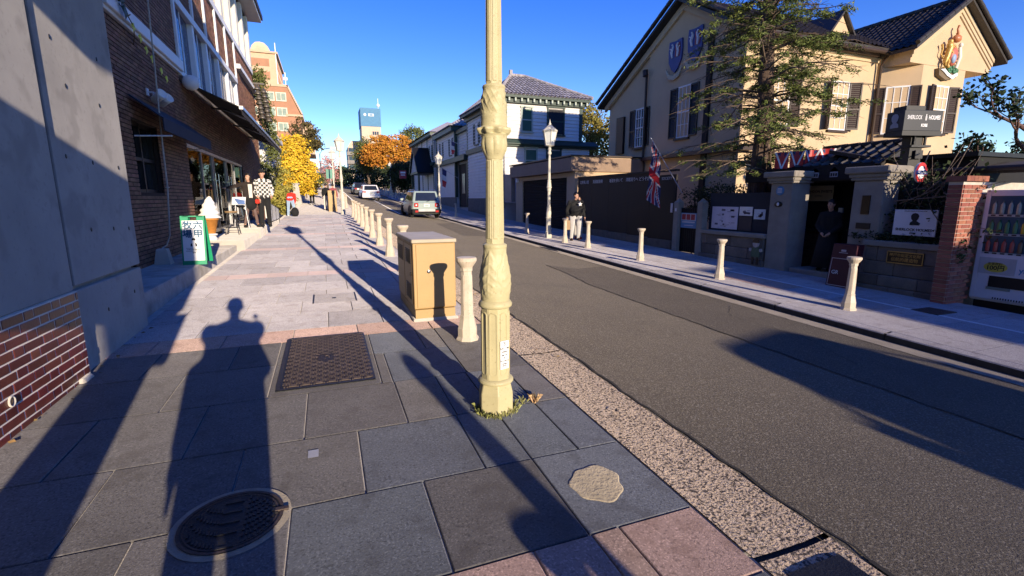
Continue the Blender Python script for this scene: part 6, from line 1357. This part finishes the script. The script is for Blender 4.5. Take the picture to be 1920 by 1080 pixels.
q = M(); q.tube([(-4.0, 60.9, 13.6), (-4.0, 60.9, 17.2), (-4.0, 60.9, 18)], .05, 6); q.tube([(-3.2, 60.5, 13.6), (-3.2, 60.5, 15)], .05, 6); q.box(-3.4, -3.0, 60.4, 60.6, 14.2, 14.5); q.build('antenna', print_white, t)
for z in (12.0, 10.45, 8.9, 7.3):
    for x in (-6.6, -4.9, -3.75):
        if x > -4 and z > 12.5: continue
        q = M(); q.box(x-.42, x+.42, 59.93, 59.98, z, z+.72); wn = q.build('window', mat('window_green', (.25, .31, .24), .15, .2, 3), t); q = M(); q.box(x-.52, x+.52, 59.90, 60.0, z-.1, z); q.box(x-.52, x+.52, 59.9, 60.0, z+.72, z+.82); q.box(x-.52, x-.42, 59.901, 60, z, z+.72); q.box(x+.42, x+.52, 59.901, 60, z, z+.72); q.box(x-.03, x+.03, 59.902, 60, z, z+.72); q.build('frame', mat('frame_pale', (.60, .56, .44), .6), wn)
for z in (8.6, 6.6, 4.6):
    q = M(); q.box(-1.9, -.75, 60.2, 67, z, z+1.05); q.box(-1.9, -.7, 60.15, 67.1, z-.12, z); q.build('balcony', cb, t)
q = M(); q.box(-3.6, -2.6, 30.5, 36, .5, 5.0); q.box(-3.7, -2.4, 30.3, 36.2, 5.0, 5.25); tag(q.build('white_annex', white_paint), 'small white rendered annex behind the black awning', 'building')
t = thing('blue_tower', 'tall cream tower with a blue sign screen on its roof far up the hill', 'building', (10, 110, 4)); q = M(); q.box(8.1, 12.05, 110, 116, 0, 16.6); q.build('wall', mat('tower_cream', (.64, .52, .40), .8, .05, 1), t); q = M(); q.box(8.0, 12.15, 109.9, 116, 16.6, 20.3); sc_ = q.build('sign_screen', mat('tower_blue', (.10, .27, .43), .7, .08, 2), t)
q = M(); q.lathe([(.28, 0), (.28, .05), (.001, .05)], n=16); q.v = [(8.9+v[0], 109.9-v[2], 18.9+v[1]) for v in q.v]; q.box(9.6, 10.7, 109.82, 109.9, 18.65, 19.15); q.build('emblem', print_white, sc_); q = M(); q.box(9.8, 10.5, 109.78, 109.83, 18.75, 19.05); q.build('emblem_bar', mat('tower_blue', W), sc_)
for x in (10.3, 10.75, 11.2): q = M(); q.box(x, x+.35, 109.95, 110.02, 14.9, 15.6); q.build('window', window_glass, t)
q = M(); q.tube([(11.7, 110, 20), (11.7, 110, 22.3)], .06, 6); q.ball((11.7, 109.9, 20.9), .35, 10); q.build('antenna', print_white, t)
t = thing('balcony_building', 'pale apartment building with dark balconies at the end of the street', 'building', (8, 120, 4)); q = M(); q.box(5.6, 11.5, 120, 130, 0, 13.3); q.prism([(5.6, 120, 13.3), (6.4, 120, 14.6), (11.5, 120, 14.6), (11.5, 120, 13.3)], (0, 8, 0)); q.build('wall', mat('tower_cream', W), t)
for z in (7.5, 9.4, 11.3): q = M(); q.box(5.3, 7.2, 119.2, 120, z, z+.8); q.build('balcony', mat('balcony_grey', (.3, .28, .26), .8), t); q = M(); q.box(5.7, 7.1, 119.95, 120.02, z+.8, z+1.7); q.build('window', window_glass, t); q = M(); q.box(7.8, 9.4, 119.94, 120.02, z, z+1.5); q.build('window', mat('window_grey', (.12, .13, .14), .2), t)
t = thing('far_house', 'low dark house closing the far end of the street', 'house', (2, 140, 5)); q = M(); q.box(-3, 5, 140, 150, 0, 8.3); q.build('wall', mat('far_wall', (.16, .15, .15), .8), t); q = M(); q.prism([(-4, 139, 8.2), (6, 139, 8.2), (1, 139, 10.2)], (0, 12, 0)); q.build('roof', mat('far_roof', (.10, .17, .25), .6), t); q = M(); q.box(-1, .6, 139.9, 140.02, 6, 7.4); q.build('window', window_glass, t)
t = thing('street_light', 'thin curved grey street light far up the left pavement', 'street light', (-.3, 66, 2)); q = M(); q.tube([(-.3, 66, 2), (-.3, 66, 7), (.1, 66, 7.6), (1.2, 66, 7.8)], .06, 6); q.build('pole', steel, t); q = M(); q.box(1.0, 1.6, 65.9, 66.1, 7.72, 7.84); q.build('lamp_head', steel, t)
t = thing('green_sign', 'small green sign post beside the far lamps', 'sign', (.55, 46, 1.4)); q = M(); q.box(.2, .9, 46, 46.05, 3.3, 4.1); q.build('panel', mat('sign_pale_green', (.12, .3, .22), .6), t); q = M(); q.tube([(.55, 46.05, 1.3), (.55, 46.05, 4.1)], .04, 6); q.build('post', lamp_paint_old, t)
# ------------------------------------------------ vehicles (local frame: rear at y=0, nose at +y)
def wheel(t, x, y, r, w_=.2):
    q = M(); q.lathe([(r*.62, -w_/2), (r*.94, -w_/2), (r, -w_*.3), (r, w_*.3), (r*.94, w_/2), (r*.62, w_/2)], n=22); q.v = [(v[2]+x, v[0]+y, v[1]+r) for v in q.v]; wh = q.build('wheel', rubber, t); q = M(); s = 1 if x > 0 else -1
    q.lathe([(r*.6, 0), (r*.5, .02), (.05, .03), (.001, .03)], n=16)
    q.v = [(s*v[2]+x+s*w_*.45, v[0]+y, v[1]+r) for v in q.v]; q.build('rim', steel, wh)
def car(name, lab, L, w_, h, paint, kind):
    t = thing(name, lab, 'car'); hw = w_/2; rr = .36 if kind == 'suv' else .32; gc = .24 if kind == 'suv' else .18; belt = h*.60 if kind == 'suv' else h*.62
    def sec(y, zb, zt, wb, wt, tuck=.04): return [(-wb+.08, y, zb), (wb-.08, y, zb), (wb, y, zb+.12), (wb, y, (zb+zt)/2), (wt, y, zt-.04), (wt-.06, y, zt), (-wt+.06, y, zt), (-wt, y, zt-.04), (-wb, y, (zb+zt)/2), (-wb, y, zb+.12)]
    def loft(q, secs):
        n = len(secs[0]); vs = [p for s in secs for p in s]; q.add(vs, [(i*n+k, i*n+(k+1) % n, (i+1)*n+(k+1) % n, (i+1)*n+k) for i in range(len(secs)-1) for k in range(n)], 0, True); q.add(secs[0], [tuple(range(n))[::-1]], 0); q.add(secs[-1], [tuple(range(n))], 0)
    q = M(); hood = belt-.06; loft(q, [sec(.0, gc+.25, belt-.08, hw-.10, hw-.14), sec(.05, gc+.08, belt, hw-.03, hw-.09), sec(.5, gc, belt+.01, hw, hw-.06), sec(L*.62, gc, belt, hw, hw-.06), sec(L*.74, gc, hood, hw, hw-.08), sec(L-.2, gc, hood-.14, hw-.05, hw-.14), sec(L, gc+.12, hood-.28, hw-.2, hw-.26)]); q.build('body', paint, t, bev=.02)
    rt = h-.03; a0, a1, b0, b1 = (.06, .30, L*.56, L*.70) if kind == 'suv' else (.12, .75, L*.5, L*.68)
    q = M()
    def cs(y, wz, z): return [(-wz, y, z), (wz, y, z)]
    B_ = [(-hw+.06, a0, belt-.01), (hw-.06, a0, belt-.01), (hw-.06, b1, belt-.02), (-hw+.06, b1, belt-.02)]; T_ = [(-hw+.22, a1, rt), (hw-.22, a1, rt), (hw-.22, b0, rt), (-hw+.22, b0, rt)]
    q.add(B_+T_, [(4, 5, 6, 7), (0, 1, 5, 4), (1, 2, 6, 5), (2, 3, 7, 6), (3, 0, 4, 7)]); q.build('cabin', paint, t, bev=.06, seg=3)
    def on(f, u0, u1, v0, v1, off=.012):      # patch on a cabin face
        A, Bb, Cc, D = [Vector(x) for x in f]; N = (Bb-A).cross(D-A).normalized(); g2 = lambda u, v: A.lerp(Bb, u).lerp(D.lerp(Cc, u), v)+N*off; return [g2(u0, v0), g2(u1, v0), g2(u1, v1), g2(u0, v1)]
    rear = (B_[0], B_[1], T_[1], T_[0]); side = [(B_[1], B_[2], T_[2], T_[1]), (B_[3], B_[0], T_[0], T_[3])]; front = (B_[2], B_[3], T_[3], T_[2])
    def patch(nm, P, mm, d=.008): q = M(); n_ = (P[1]-P[0]).cross(P[3]-P[0]).normalized(); q.prism(P, n_*-d); return q.build(nm, mm, t)
    patch('rear_window', on(rear, .09, .91, .12, .86), window_glass); patch('windscreen', on(front, .07, .93, .08, .9), window_glass)
    for k, s in enumerate(side):
        for (u0, u1) in ((.06, .24), (.27, .54), (.57, .88)): patch('side_window', on(s, (u0 if k == 0 else 1-u1), (u1 if k == 0 else 1-u0), .12, .86), window_glass)
    for x in (-1, 1):
        wheel(t, x*(hw-.10), .75, rr); wheel(t, x*(hw-.10), L-.85, rr)
        for yy in (.75, L-.85):
            q = M(); q.lathe([(rr+.07, -.02), (rr+.07, .02), (rr-.05, .02), (rr-.05, -.02)], n=22); q.v = [(v[2]+x*(hw+.0), v[0]+yy, max(.2, v[1]+rr)) for v in q.v]; q.build('wheel_arch', black_matte, t)
        q = M(); q.box(x*(hw-.02), x*(hw+.2), L*.64, L*.64+.09, belt+.02, belt+.17); q.build('mirror', paint, t, bev=.02)
        if kind == 'suv': q = M(); q.box(x*(hw-.40), x*(hw-.14), -.03, .08, belt-.30, belt-.06)
        else: q = M(); q.box(x*(hw-.42), x*(hw-.06), -.01, .10, belt-.20, belt-.05)
        tl = q.build('tail_light', mat('tail_red', (.42, .015, .012), .2, .1, 10), t, bev=.03)
        q = M(); q.box(x*(hw-.31), x*(hw-.23), -.035, .0, belt-.22, belt-.14); q.build('lens', print_white if kind == 'suv' else red_paint, tl)
    bl = black_matte if kind == 'suv' else paint
    q = M(); q.box(-hw+.01, hw-.01, -.06, .3, gc+.08, gc+.36); q.build('bumper', bl, t, bev=.05, seg=2)
    if kind == 'suv':
        q = M(); q.box(-hw+.38, hw-.38, -.075, 0, gc+.20, gc+.36); q.build('bumper_insert', mat('grey_trim', (.45, .46, .45), .5), t, bev=.02); q = M()
        for x in (-1, 1): q.box(x*(hw-.28)-.09, x*(hw-.28)+.09, -.072, 0, gc+.16, gc+.27)
        q.build('reflector', mat('tail_red', W), t)
        for x in (-1, 1): q = M(); q.tube([(x*(hw-.27), .35, rt+.02), (x*(hw-.27), .5, rt+.07), (x*(hw-.27), L*.5, rt+.07), (x*(hw-.27), L*.53, rt+.02)], .02, 6); q.build('roof_rail', steel, t)
        q = M(); q.tube([(0, .02, belt+.03), (.25, .03, belt+.10), (.42, .05, belt+.12)], .012, 5); q.build('wiper', black_matte, t)
    q = M(); q.box(-.17, .17, -.035, .03, belt-.28, belt-.12); pl_ = q.build('number_plate', print_white, t); q = M(); q.box(-.2, .2, -.02, .0, belt-.09, belt-.06); q.build('handle', chrome, t)
    q = M(); q.box(-.13, .13, -.038, -.034, belt-.25, belt-.19); q.box(-.07, .07, -.038, -.034, belt-.165, belt-.145); q.build('plate_print', mat('plate_green2', (.2, .3, .25), .6), pl_)
    for x in (-1, 1): q = M(); q.box(x*(hw-.42), x*(hw-.14), L-.14, L-.0, hood-.34, hood-.2); q.build('headlight', lamp_glass, t, bev=.03)
    return t
suv = car('parked_suv', 'pale grey green small suv seen from behind on the right of the road', 4.2, 1.80, 1.68, mat('suv_paint', (.27, .335, .315), .25, .03, 2, spec=.7), 'suv'); place(suv, (5.7, 29.4, gz(5.7, 30)-.0), R(1.5)); suv.rotation_euler.x = R(1.3)
wc = car('white_car', 'white hatchback driving up the street ahead of the grey suv', 4.3, 1.78, 1.5, mat('car_white', (.78, .77, .74), .25, .02, 2, spec=.7), 'hatch'); place(wc, (4.35, 51, gz(4.35, 51.5)), R(2)); wc.rotation_euler.x = R(2.5)
c3 = copy_tree(wc); place(c3, (4.2, 62, gz(4.2, 63)), R(3), 'dark bodied car mostly hidden behind the white hatchback'); c3.name = 'dark_car'
for ch in c3.children:
    if ch.data.name.startswith(('body', 'cabin', 'bumper', 'mirror')):
        ch.data = ch.data.copy(); ch.data.materials[0] = mat('car_dark', (.03, .03, .035), .3)
t = thing('delivery_truck', 'tall white delivery truck behind the camera whose rounded shadow lies on the road', 'truck', (6.7, -11, -.4))
q = M(); q.box(5.62, 8.15, -16, -8.6, .1, 2.76); q.build('body', white_paint, t, bev=.5, seg=4); q = M(); q.box(5.6, 7.8, -15.8, -8.7, -.1, .3); q.build('chassis', black_matte, t)
for x in (5.7, 7.7):
    for y in (-14.5, -9.8): wheel(t, x, y, .45, .25)
for o in t.children:
    if o.name.startswith('wheel'): o.location.z = -.42
for x, s in ((5.62, -1), (8.15, 1)): q = M(); q.box(x+s*.42, x+s*.18, -8.8, -8.65, 1.7, 2.25); q.tube([(x+s*.3, -8.68, 2.2), (x-s*.1, -8.8, 2.45)], .03, 6); q.build('mirror', black_matte, t, bev=.06, seg=2)
q = M(); q.box(5.75, 7.65, -8.51, -8.47, 1.3, 2.25); q.build('windscreen', window_glass, t)
# ------------------------------------------------ people
def capsule(q, a, b_, r0, r1, n=10):
    a, b_ = Vector(a), Vector(b_); d = (b_-a)
    if d.length < 1e-4: return q.ball(a, r0, n)
    t_ = d.normalized(); up = Vector((0, 0, 1)) if abs(t_.z) < .9 else Vector((1, 0, 0)); u = t_.cross(up).normalized(); w_ = t_.cross(u); pr = []
    for i in range(5): an = pi/2*i/4; pr.append((a-t_*r0*cos(an), r0*max(.03, sin(an))))
    for i in range(5): an = pi/2*i/4; pr.append((b_+t_*r1*sin(an), r1*max(.03, cos(an))))
    vs = [c+(u*cos(2*pi*k/n)+w_*sin(2*pi*k/n))*r for c, r in pr for k in range(n)]
    return q.add(vs, [(i*n+k, (i+1)*n+k, (i+1)*n+(k+1) % n, i*n+(k+1) % n) for i in range(9) for k in range(n)]+[tuple(range(n)), tuple(range(9*n, 10*n))[::-1]])
def fused(q, name, m, par, vox):
    me = q.mesh(name, m); o = bpy.data.objects.new(name, me); COL.objects.link(o); r = o.modifiers.new('r', 'REMESH'); r.mode = 'VOXEL'; r.voxel_size = vox; s = o.modifiers.new('s', 'SMOOTH'); s.iterations = 3; s.factor = .4
    ev = o.evaluated_get(bpy.context.evaluated_depsgraph_get()); me2 = bpy.data.meshes.new_from_object(ev); bpy.data.objects.remove(o); me2.polygons.foreach_set('use_smooth', [True]*len(me2.polygons)); me2.name = name
    if not me2.materials: me2.materials.append(m)
    o = bpy.data.objects.new(name, me2); COL.objects.link(o); adopt(o, par); return o
def person(lab, loc, rz, h=1.7, top=None, bottom=None, arms=None, legs=None, lean=0, hair='short', skirt=False, girth=1., shoes=rubber, head_turn=0., cap=None, inner=None, vox=.02, name='person'):
    # local frame: faces -Y
    s = h/1.72; t = thing(name, lab, 'person', (0, 0, 0)); V_ = lambda x, y, z: Vector((x*s, y*s, z*s)); Lr = Matrix.Rotation(lean, 4, 'X'); pv = V_(0, 0, .95); up = lambda p: pv+(Lr @ (p-pv))
    sh = [up(V_(x*.172*girth, 0, 1.375)) for x in (-1, 1)]; el = []; wr = []
    arms = arms or [((-.25, .02, 1.12), (-.26, -.06, .88)), ((.25, .02, 1.12), (.26, -.06, .88))]
    for (e, w_) in arms: el.append(up(V_(*e))); wr.append(up(V_(*w_)))
    legs = legs or [((-.10, -.01, .50), (-.11, .02, .09)), ((.10, -.01, .50), (.11, .02, .09))]
    kn = [V_(*l[0]) for l in legs]; an = [V_(*l[1]) for l in legs]; hp = [V_(x*.09*girth, 0, .92) for x in (-1, 1)]
    neck = up(V_(0, .0, 1.45)); hd = up(V_(0, -.02, 1.60)); ft = Vector((sin(head_turn), -cos(head_turn), 0))
    b = M(); b.ball(hd+V_(0, 0, .03), tuple(v*s for v in (.076, .094, .105)), 14); b.ball(hd+ft*.03*s+V_(0, 0, -.045), tuple(v*s for v in (.055, .06, .065)), 12); capsule(b, neck, hd, .052*s, .05*s); capsule(b, up(V_(0, .02, 1.0)), up(V_(0, .02, 1.34)), .08*s, .08*s); capsule(b, sh[0], sh[1], .045*s, .045*s)
    capsule(b, hd+ft*.085*s+V_(0, 0, .02), hd+ft*.108*s+V_(0, 0, -.012), .012*s, .017*s)
    for x in (-1, 1): sd_ = Vector((-ft.y, ft.x, 0)); b.ball(hd+sd_*x*.078*s+V_(0, 0, .01), tuple(v*s for v in (.018, .025, .034)), 8)
    for k in (0, 1):
        capsule(b, sh[k], el[k], .045*s, .036*s); capsule(b, el[k], wr[k], .036*s, .026*s); d = (wr[k]-el[k]).normalized(); hnd = wr[k]+d*.07*s; capsule(b, wr[k], hnd, .028*s, .034*s); sd2 = d.cross(Vector((1, 0, 0)) if abs(d.x) < .8 else Vector((0, 0, 1))).normalized()
        for j in range(4): p = hnd+sd2*(j-1.5)*.021*s+d*.02*s; capsule(b, p, p+d*(.055, .07, .066, .045)[j]*s+Vector((0, -.015, 0))*s, .0125*s, .010*s, 6)
        capsule(b, wr[k]+d*.03*s, wr[k]+d*.08*s+sd2*-.05*s, .014*s, .011*s, 6)
        capsule(b, hp[k], kn[k], .075*s, .05*s); capsule(b, kn[k], an[k], .048*s, .034*s); capsule(b, an[k], an[k]+V_(0, -.12, -.05), .034*s, .03*s)
    fused(b, 'body', skin, t, .0135)
    q = M()
    for x in (-1, 1): q.ball(hd+ft*.086*s+Vector((-ft.y, ft.x, 0))*x*.03*s+V_(0, 0, .03), .011*s, 6)
    q.build('eye', hair_dark, t); q = M(); q.ball(hd+ft*.093*s+V_(0, 0, -.052), (.02*s, .008*s, .006*s), 6); q.build('mouth', mat('lips', (.3, .1, .08), .5), t)
    g2 = girth
    if top:
        b = M()
        for x in (-.075, 0, .075): capsule(b, up(V_(x*g2, 0, .93)), up(V_(x*1.25*g2, 0, 1.33)), .115*s*g2, .112*s)
        if g2 > 1.1: b.ball(up(V_(0, -.06, 1.08)), (.20*s*g2, .17*s*g2, .2*s), 12)
        capsule(b, sh[0]+V_(0, 0, -.03), sh[1]+V_(0, 0, -.03), .07*s, .07*s); capsule(b, up(V_(0, .01, 1.38)), up(V_(0, .01, 1.43)), .08*s, .066*s)
        for k in (0, 1): capsule(b, up(V_(0, .01, 1.44)), sh[k]+V_(0, 0, -.02), .062*s, .068*s)
        for k in (0, 1): capsule(b, sh[k], el[k], .072*s*g2**.5, .056*s*g2**.5); capsule(b, el[k], wr[k], .056*s*g2**.5, .043*s)
        fused(b, 'jacket', top, t, vox)
    if inner: q = M(); q.prism([up(V_(x, -.135*g2, z)) for x, z in ((-.06, 1.38), (.06, 1.38), (.05, .95), (-.05, .95))], Lr @ Vector((0, -.01, 0))); q.build('shirt', inner, t)
    if bottom:
        b = M()
        for k in (0, 1):
            if not skirt: capsule(b, hp[k], kn[k], .105*s*g2**.7, .076*s*g2**.5); capsule(b, kn[k], an[k]+V_(0, 0, -.02), .076*s*g2**.5, .062*s)
        for x in (-.06, .06): capsule(b, V_(x*g2, 0, .90), V_(x*g2, 0, .98), .115*s*g2, .115*s*g2)
        if skirt: capsule(b, V_(0, 0, .95), V_(0, 0, .74), .15*s, .20*s, 14)
        fused(b, 'skirt' if skirt else 'trousers', bottom, t, vox)
    if skirt:
        b = M()
        for k in (0, 1): capsule(b, hp[k], kn[k], .082*s, .056*s); capsule(b, kn[k], an[k], .055*s, .04*s)
        fused(b, 'tights', mat('tights', (.16, .10, .085), .6), t, .016)
    for k in (0, 1): q = M(); o_ = len(q.v); q.ball(an[k]+V_(0, -.06, -.045), tuple(v*s for v in (.052, .135, .05)), 10); q.build('shoe', shoes, t)
    if hair:
        q = M(); q.ball(hd-ft*.014*s+V_(0, 0, .055), tuple(v*s for v in (.088, .1, .098)), 14)
        if hair == 'long': capsule(q, hd-ft*.05*s, up(V_(0, .07, 1.36)), .085*s, .07*s); capsule(q, hd+Vector((-ft.y, ft.x, 0))*.07*s, up(V_(.09, 0, 1.36)), .04*s, .03*s); capsule(q, hd-Vector((-ft.y, ft.x, 0))*.07*s, up(V_(-.09, 0, 1.36)), .04*s, .03*s)
        hm = M(); hm.v, hm.f, hm.mi, hm.sm = q.v, q.f, q.mi, q.sm; hm.build('hair', hair_dark, t)
    if cap: q = M(); q.ball(hd+V_(0, 0, .075), tuple(v*s for v in (.094, .108, .075)), 14); q.add([hd+ft*.06*s+Vector((-ft.y, ft.x, 0))*x*.08*s+V_(0, 0, .06) for x in (-1, 1)]+[hd+ft*.17*s+Vector((-ft.y, ft.x, 0))*x*.06*s+V_(0, 0, .05) for x in (1, -1)], [(0, 1, 2, 3), (3, 2, 1, 0)]); q.build('cap', cap, t)
    t.location = loc; t.rotation_euler.z = rz; return t
jean = mat('denim', (.32, .42, .55), .8, .1, 8); grey_trouser = mat('grey_trouser', (.52, .50, .48), .85, .08, 8); black_cloth = mat('black_cloth', (.012, .012, .013), .85, .2, 8); brown_jacket = mat('brown_jacket', (.028, .019, .015), .85, .2, 10); cream_cloth = mat('cream_cloth', (.66, .62, .55), .8, .05, 8); red_cloth = mat('red_cloth', (.5, .03, .015), .8, .1, 8)
p = person('man in black sweatshirt with white star and pale trousers on the far pavement', (8.75, 16.2, gz(8.75, 16.2)), R(-8), 1.78, black_cloth, grey_trouser, [((-.31, .05, 1.12), (-.33, -.03, .86)), ((.31, .05, 1.12), (.33, -.05, .86))], [((-.13, -.03, .5), (-.15, 0, .09)), ((.13, -.02, .5), (.14, .05, .09))], girth=1.32, head_turn=.5, shoes=mat('shoe_dark', (.05, .02, .02), .6))
q = M(); P = []
for i in range(10): a = pi/2+2*pi*i/10; r = .085 if i % 2 == 0 else .036; P.append((.08+r*cos(a), -.27, 1.36+r*sin(a)))
q.prism(P, (0, .13, 0)); o = q.build('star', print_white, p); o.matrix_parent_inverse = Matrix.Identity(4)
q = M(); q.box(-.10, .10, -.06, .06, 0, .34); q.tube([(-.05, 0, .34), (-.04, 0, .46), (.04, 0, .46), (.05, 0, .34)], .008, 5); o = q.build('paper_bag', mat('kraft', (.42, .28, .15), .8)); o.location = (8.38, 16.15, gz(8.4, 16.2)+.42); tag(o, 'brown paper bag held by the man in the star sweatshirt', 'bag')
person('dark dressed woman half hidden behind the man with the star', (9.15, 16.7, gz(9.1, 16.7)), R(-20), 1.64, black_cloth, mat('pale_trouser', (.5, .48, .46), .8), hair='long', shoes=mat('shoe_red', (.3, .03, .03), .6))
person('woman in a dark jacket, short skirt and tights reaching toward the shop doors', (-2.22, 17.25, .70), R(25), 1.66, brown_jacket, black_cloth, [((-.46, -.12, 1.30), (-.70, -.2, 1.26)), ((.27, .03, 1.12), (.26, -.12, .92))], [((-.12, -.04, .5), (-.22, -.02, .09)), ((.12, -.02, .5), (.2, .05, .09))], hair='long', skirt=True, inner=cream_cloth, head_turn=-.9)
hb = mat('flannel', (.62, .60, .57), .8)
chk = hb.node_tree.nodes.new('ShaderNodeTexChecker'); chk.inputs['Scale'].default_value = 15; chk.inputs[1].default_value = (.66, .64, .6, 1); chk.inputs[2].default_value = (.05, .05, .05, 1)
tcn = hb.node_tree.nodes.new('ShaderNodeTexCoord'); hb.node_tree.links.new(tcn.outputs['Object'], chk.inputs[0]); hb.node_tree.links.new(chk.outputs[0], hb.node_tree.nodes['Principled BSDF'].inputs['Base Color'])
person('man in a black cap, checked shirt and black trousers behind the woman with tights', (-1.83, 17.35, .70), R(15), 1.78, hb, black_cloth, [((-.26, .0, 1.12), (-.2, -.15, .95)), ((.27, .02, 1.12), (.2, -.16, .95))], cap=black_cloth, head_turn=-.5, shoes=black_cloth)
q = M(); q.box(-.06, .06, -.03, .03, -.06, .07); o = q.build('red_pouch', red_cloth, bev=.02); o.location = (-1.98, 17.0, 1.50); tag(o, 'small red pouch held between the couple by the doors', 'pouch')
person('person in a red top and pale blue jeans bending over beside the planting', (-1.75, 28.4, zy(28.4)), R(170), 1.62, red_cloth, jean, [((-.22, -.2, 1.12), (-.15, -.36, 1.0)), ((.22, -.2, 1.12), (.15, -.36, 1.0))], [((-.16, -.06, .48), (-.24, .08, .09)), ((.14, -.06, .5), (.18, -.06, .09))], lean=R(52), shoes=print_white)
q = M(); q.ball((0, 0, .22), (.2, .17, .26), 12); o = q.build('dark_bag', black_cloth); o.location = (-1.55, 28.2, zy(28.2)); tag(o, 'dark bag on the ground at the feet of the bending person', 'bag')
person('walker with a white backpack, black sleeves and dark trousers going up the pavement', (-.95, 40.5, zy(40.5)), R(180), 1.68, black_cloth, black_cloth, [((-.33, .02, 1.16), (-.36, -.05, .9)), ((.33, .02, 1.16), (.36, -.05, .9))], [((-.10, -.08, .5), (-.10, -.02, .12)), ((.10, .02, .5), (.10, .2, .12))], shoes=print_white)
q = M(); q.box(-.15, .15, -.10, .10, 0, .46); o = q.build('backpack', cream_cloth, bev=.05, seg=2); o.location = (-.95, 40.28, zy(40.5)+.92); tag(o, 'cream backpack worn by the walker going up the pavement', 'backpack')
person('person in black standing left of the second tan cabinet', (.05, 34.2, zy(34)), R(150), 1.7, black_cloth, cream_cloth)
person('person in black right behind the second tan cabinet', (.5, 34.6, zy(34.6)), R(170), 1.66, mat('rose_cloth', (.3, .08, .09), .8), black_cloth)
person('shop assistant in dark clothes standing inside the glass doors', (-3.45, 14.35, .66), R(20), 1.66, black_cloth, black_cloth, inner=cream_cloth, hair='short')
person('staff woman in a long black dress standing in the shade of the kiosk gateway', (10.75, 7.75, -.06), R(-70), 1.62, black_cloth, black_cloth, [((-.25, -.03, 1.1), (-.1, -.2, .95)), ((.25, -.03, 1.1), (.1, -.2, .95))], hair='short', head_turn=-.3)
q = M(); q.lathe([(.17, .95), (.22, .6), (.29, .1), (.28, .1), (.1, .9)], (10.75, 7.75, -.06), 16); dr = q.build('long_skirt', black_cloth); tag(dr, 'long black skirt of the staff woman in the gateway', 'skirt')
bo = [o for o in bpy.data.objects if o.get('label', '').startswith('staff woman')][0]; dr.parent = bo; dr.matrix_parent_inverse = (Matrix.Translation(bo.location) @ Matrix.Rotation(bo.rotation_euler.z, 4, 'Z')).inverted(); del dr['label']; del dr['category']
# the photographer and an added pillar behind the camera (only their shadows are seen)
person('photographer behind the camera holding it out to the right', (-.15, -.62, zy(-.6)), R(180), 1.97, black_cloth, black_cloth, [((.235, .02, 1.10), (.225, .0, .82)), ((-.225, .02, 1.10), (-.17, -.10, 1.22))], [((-.11, 0, .5), (-.12, 0, .09)), ((.10, 0, .5), (.11, 0, .09))], girth=1.17)
q = M(); q.tube([(.07, -.50, 1.50), (.065, -.47, 1.63)], .012, 6); q.ball((.06, -.46, 1.665), .03, 10); tag(q.build('pocket_camera', black_matte), 'small camera on a short grip held by the photographer', 'camera')
t = thing('shadow_pillar', 'dark pillar added behind the camera, shaped for its wide headed shadow', 'pillar', (-.88, -1.4, 0)); q = M(); q.box(-1.08, -.69, -1.5, -1.3, -.1, 1.5); q.build('post', black_paint, t); q = M(); q.box(-1.08, -.58, -1.48, -1.32, 1.5, 1.95); q.build('panel', black_paint, t)  # post and head sized to cast the broad shadow at left
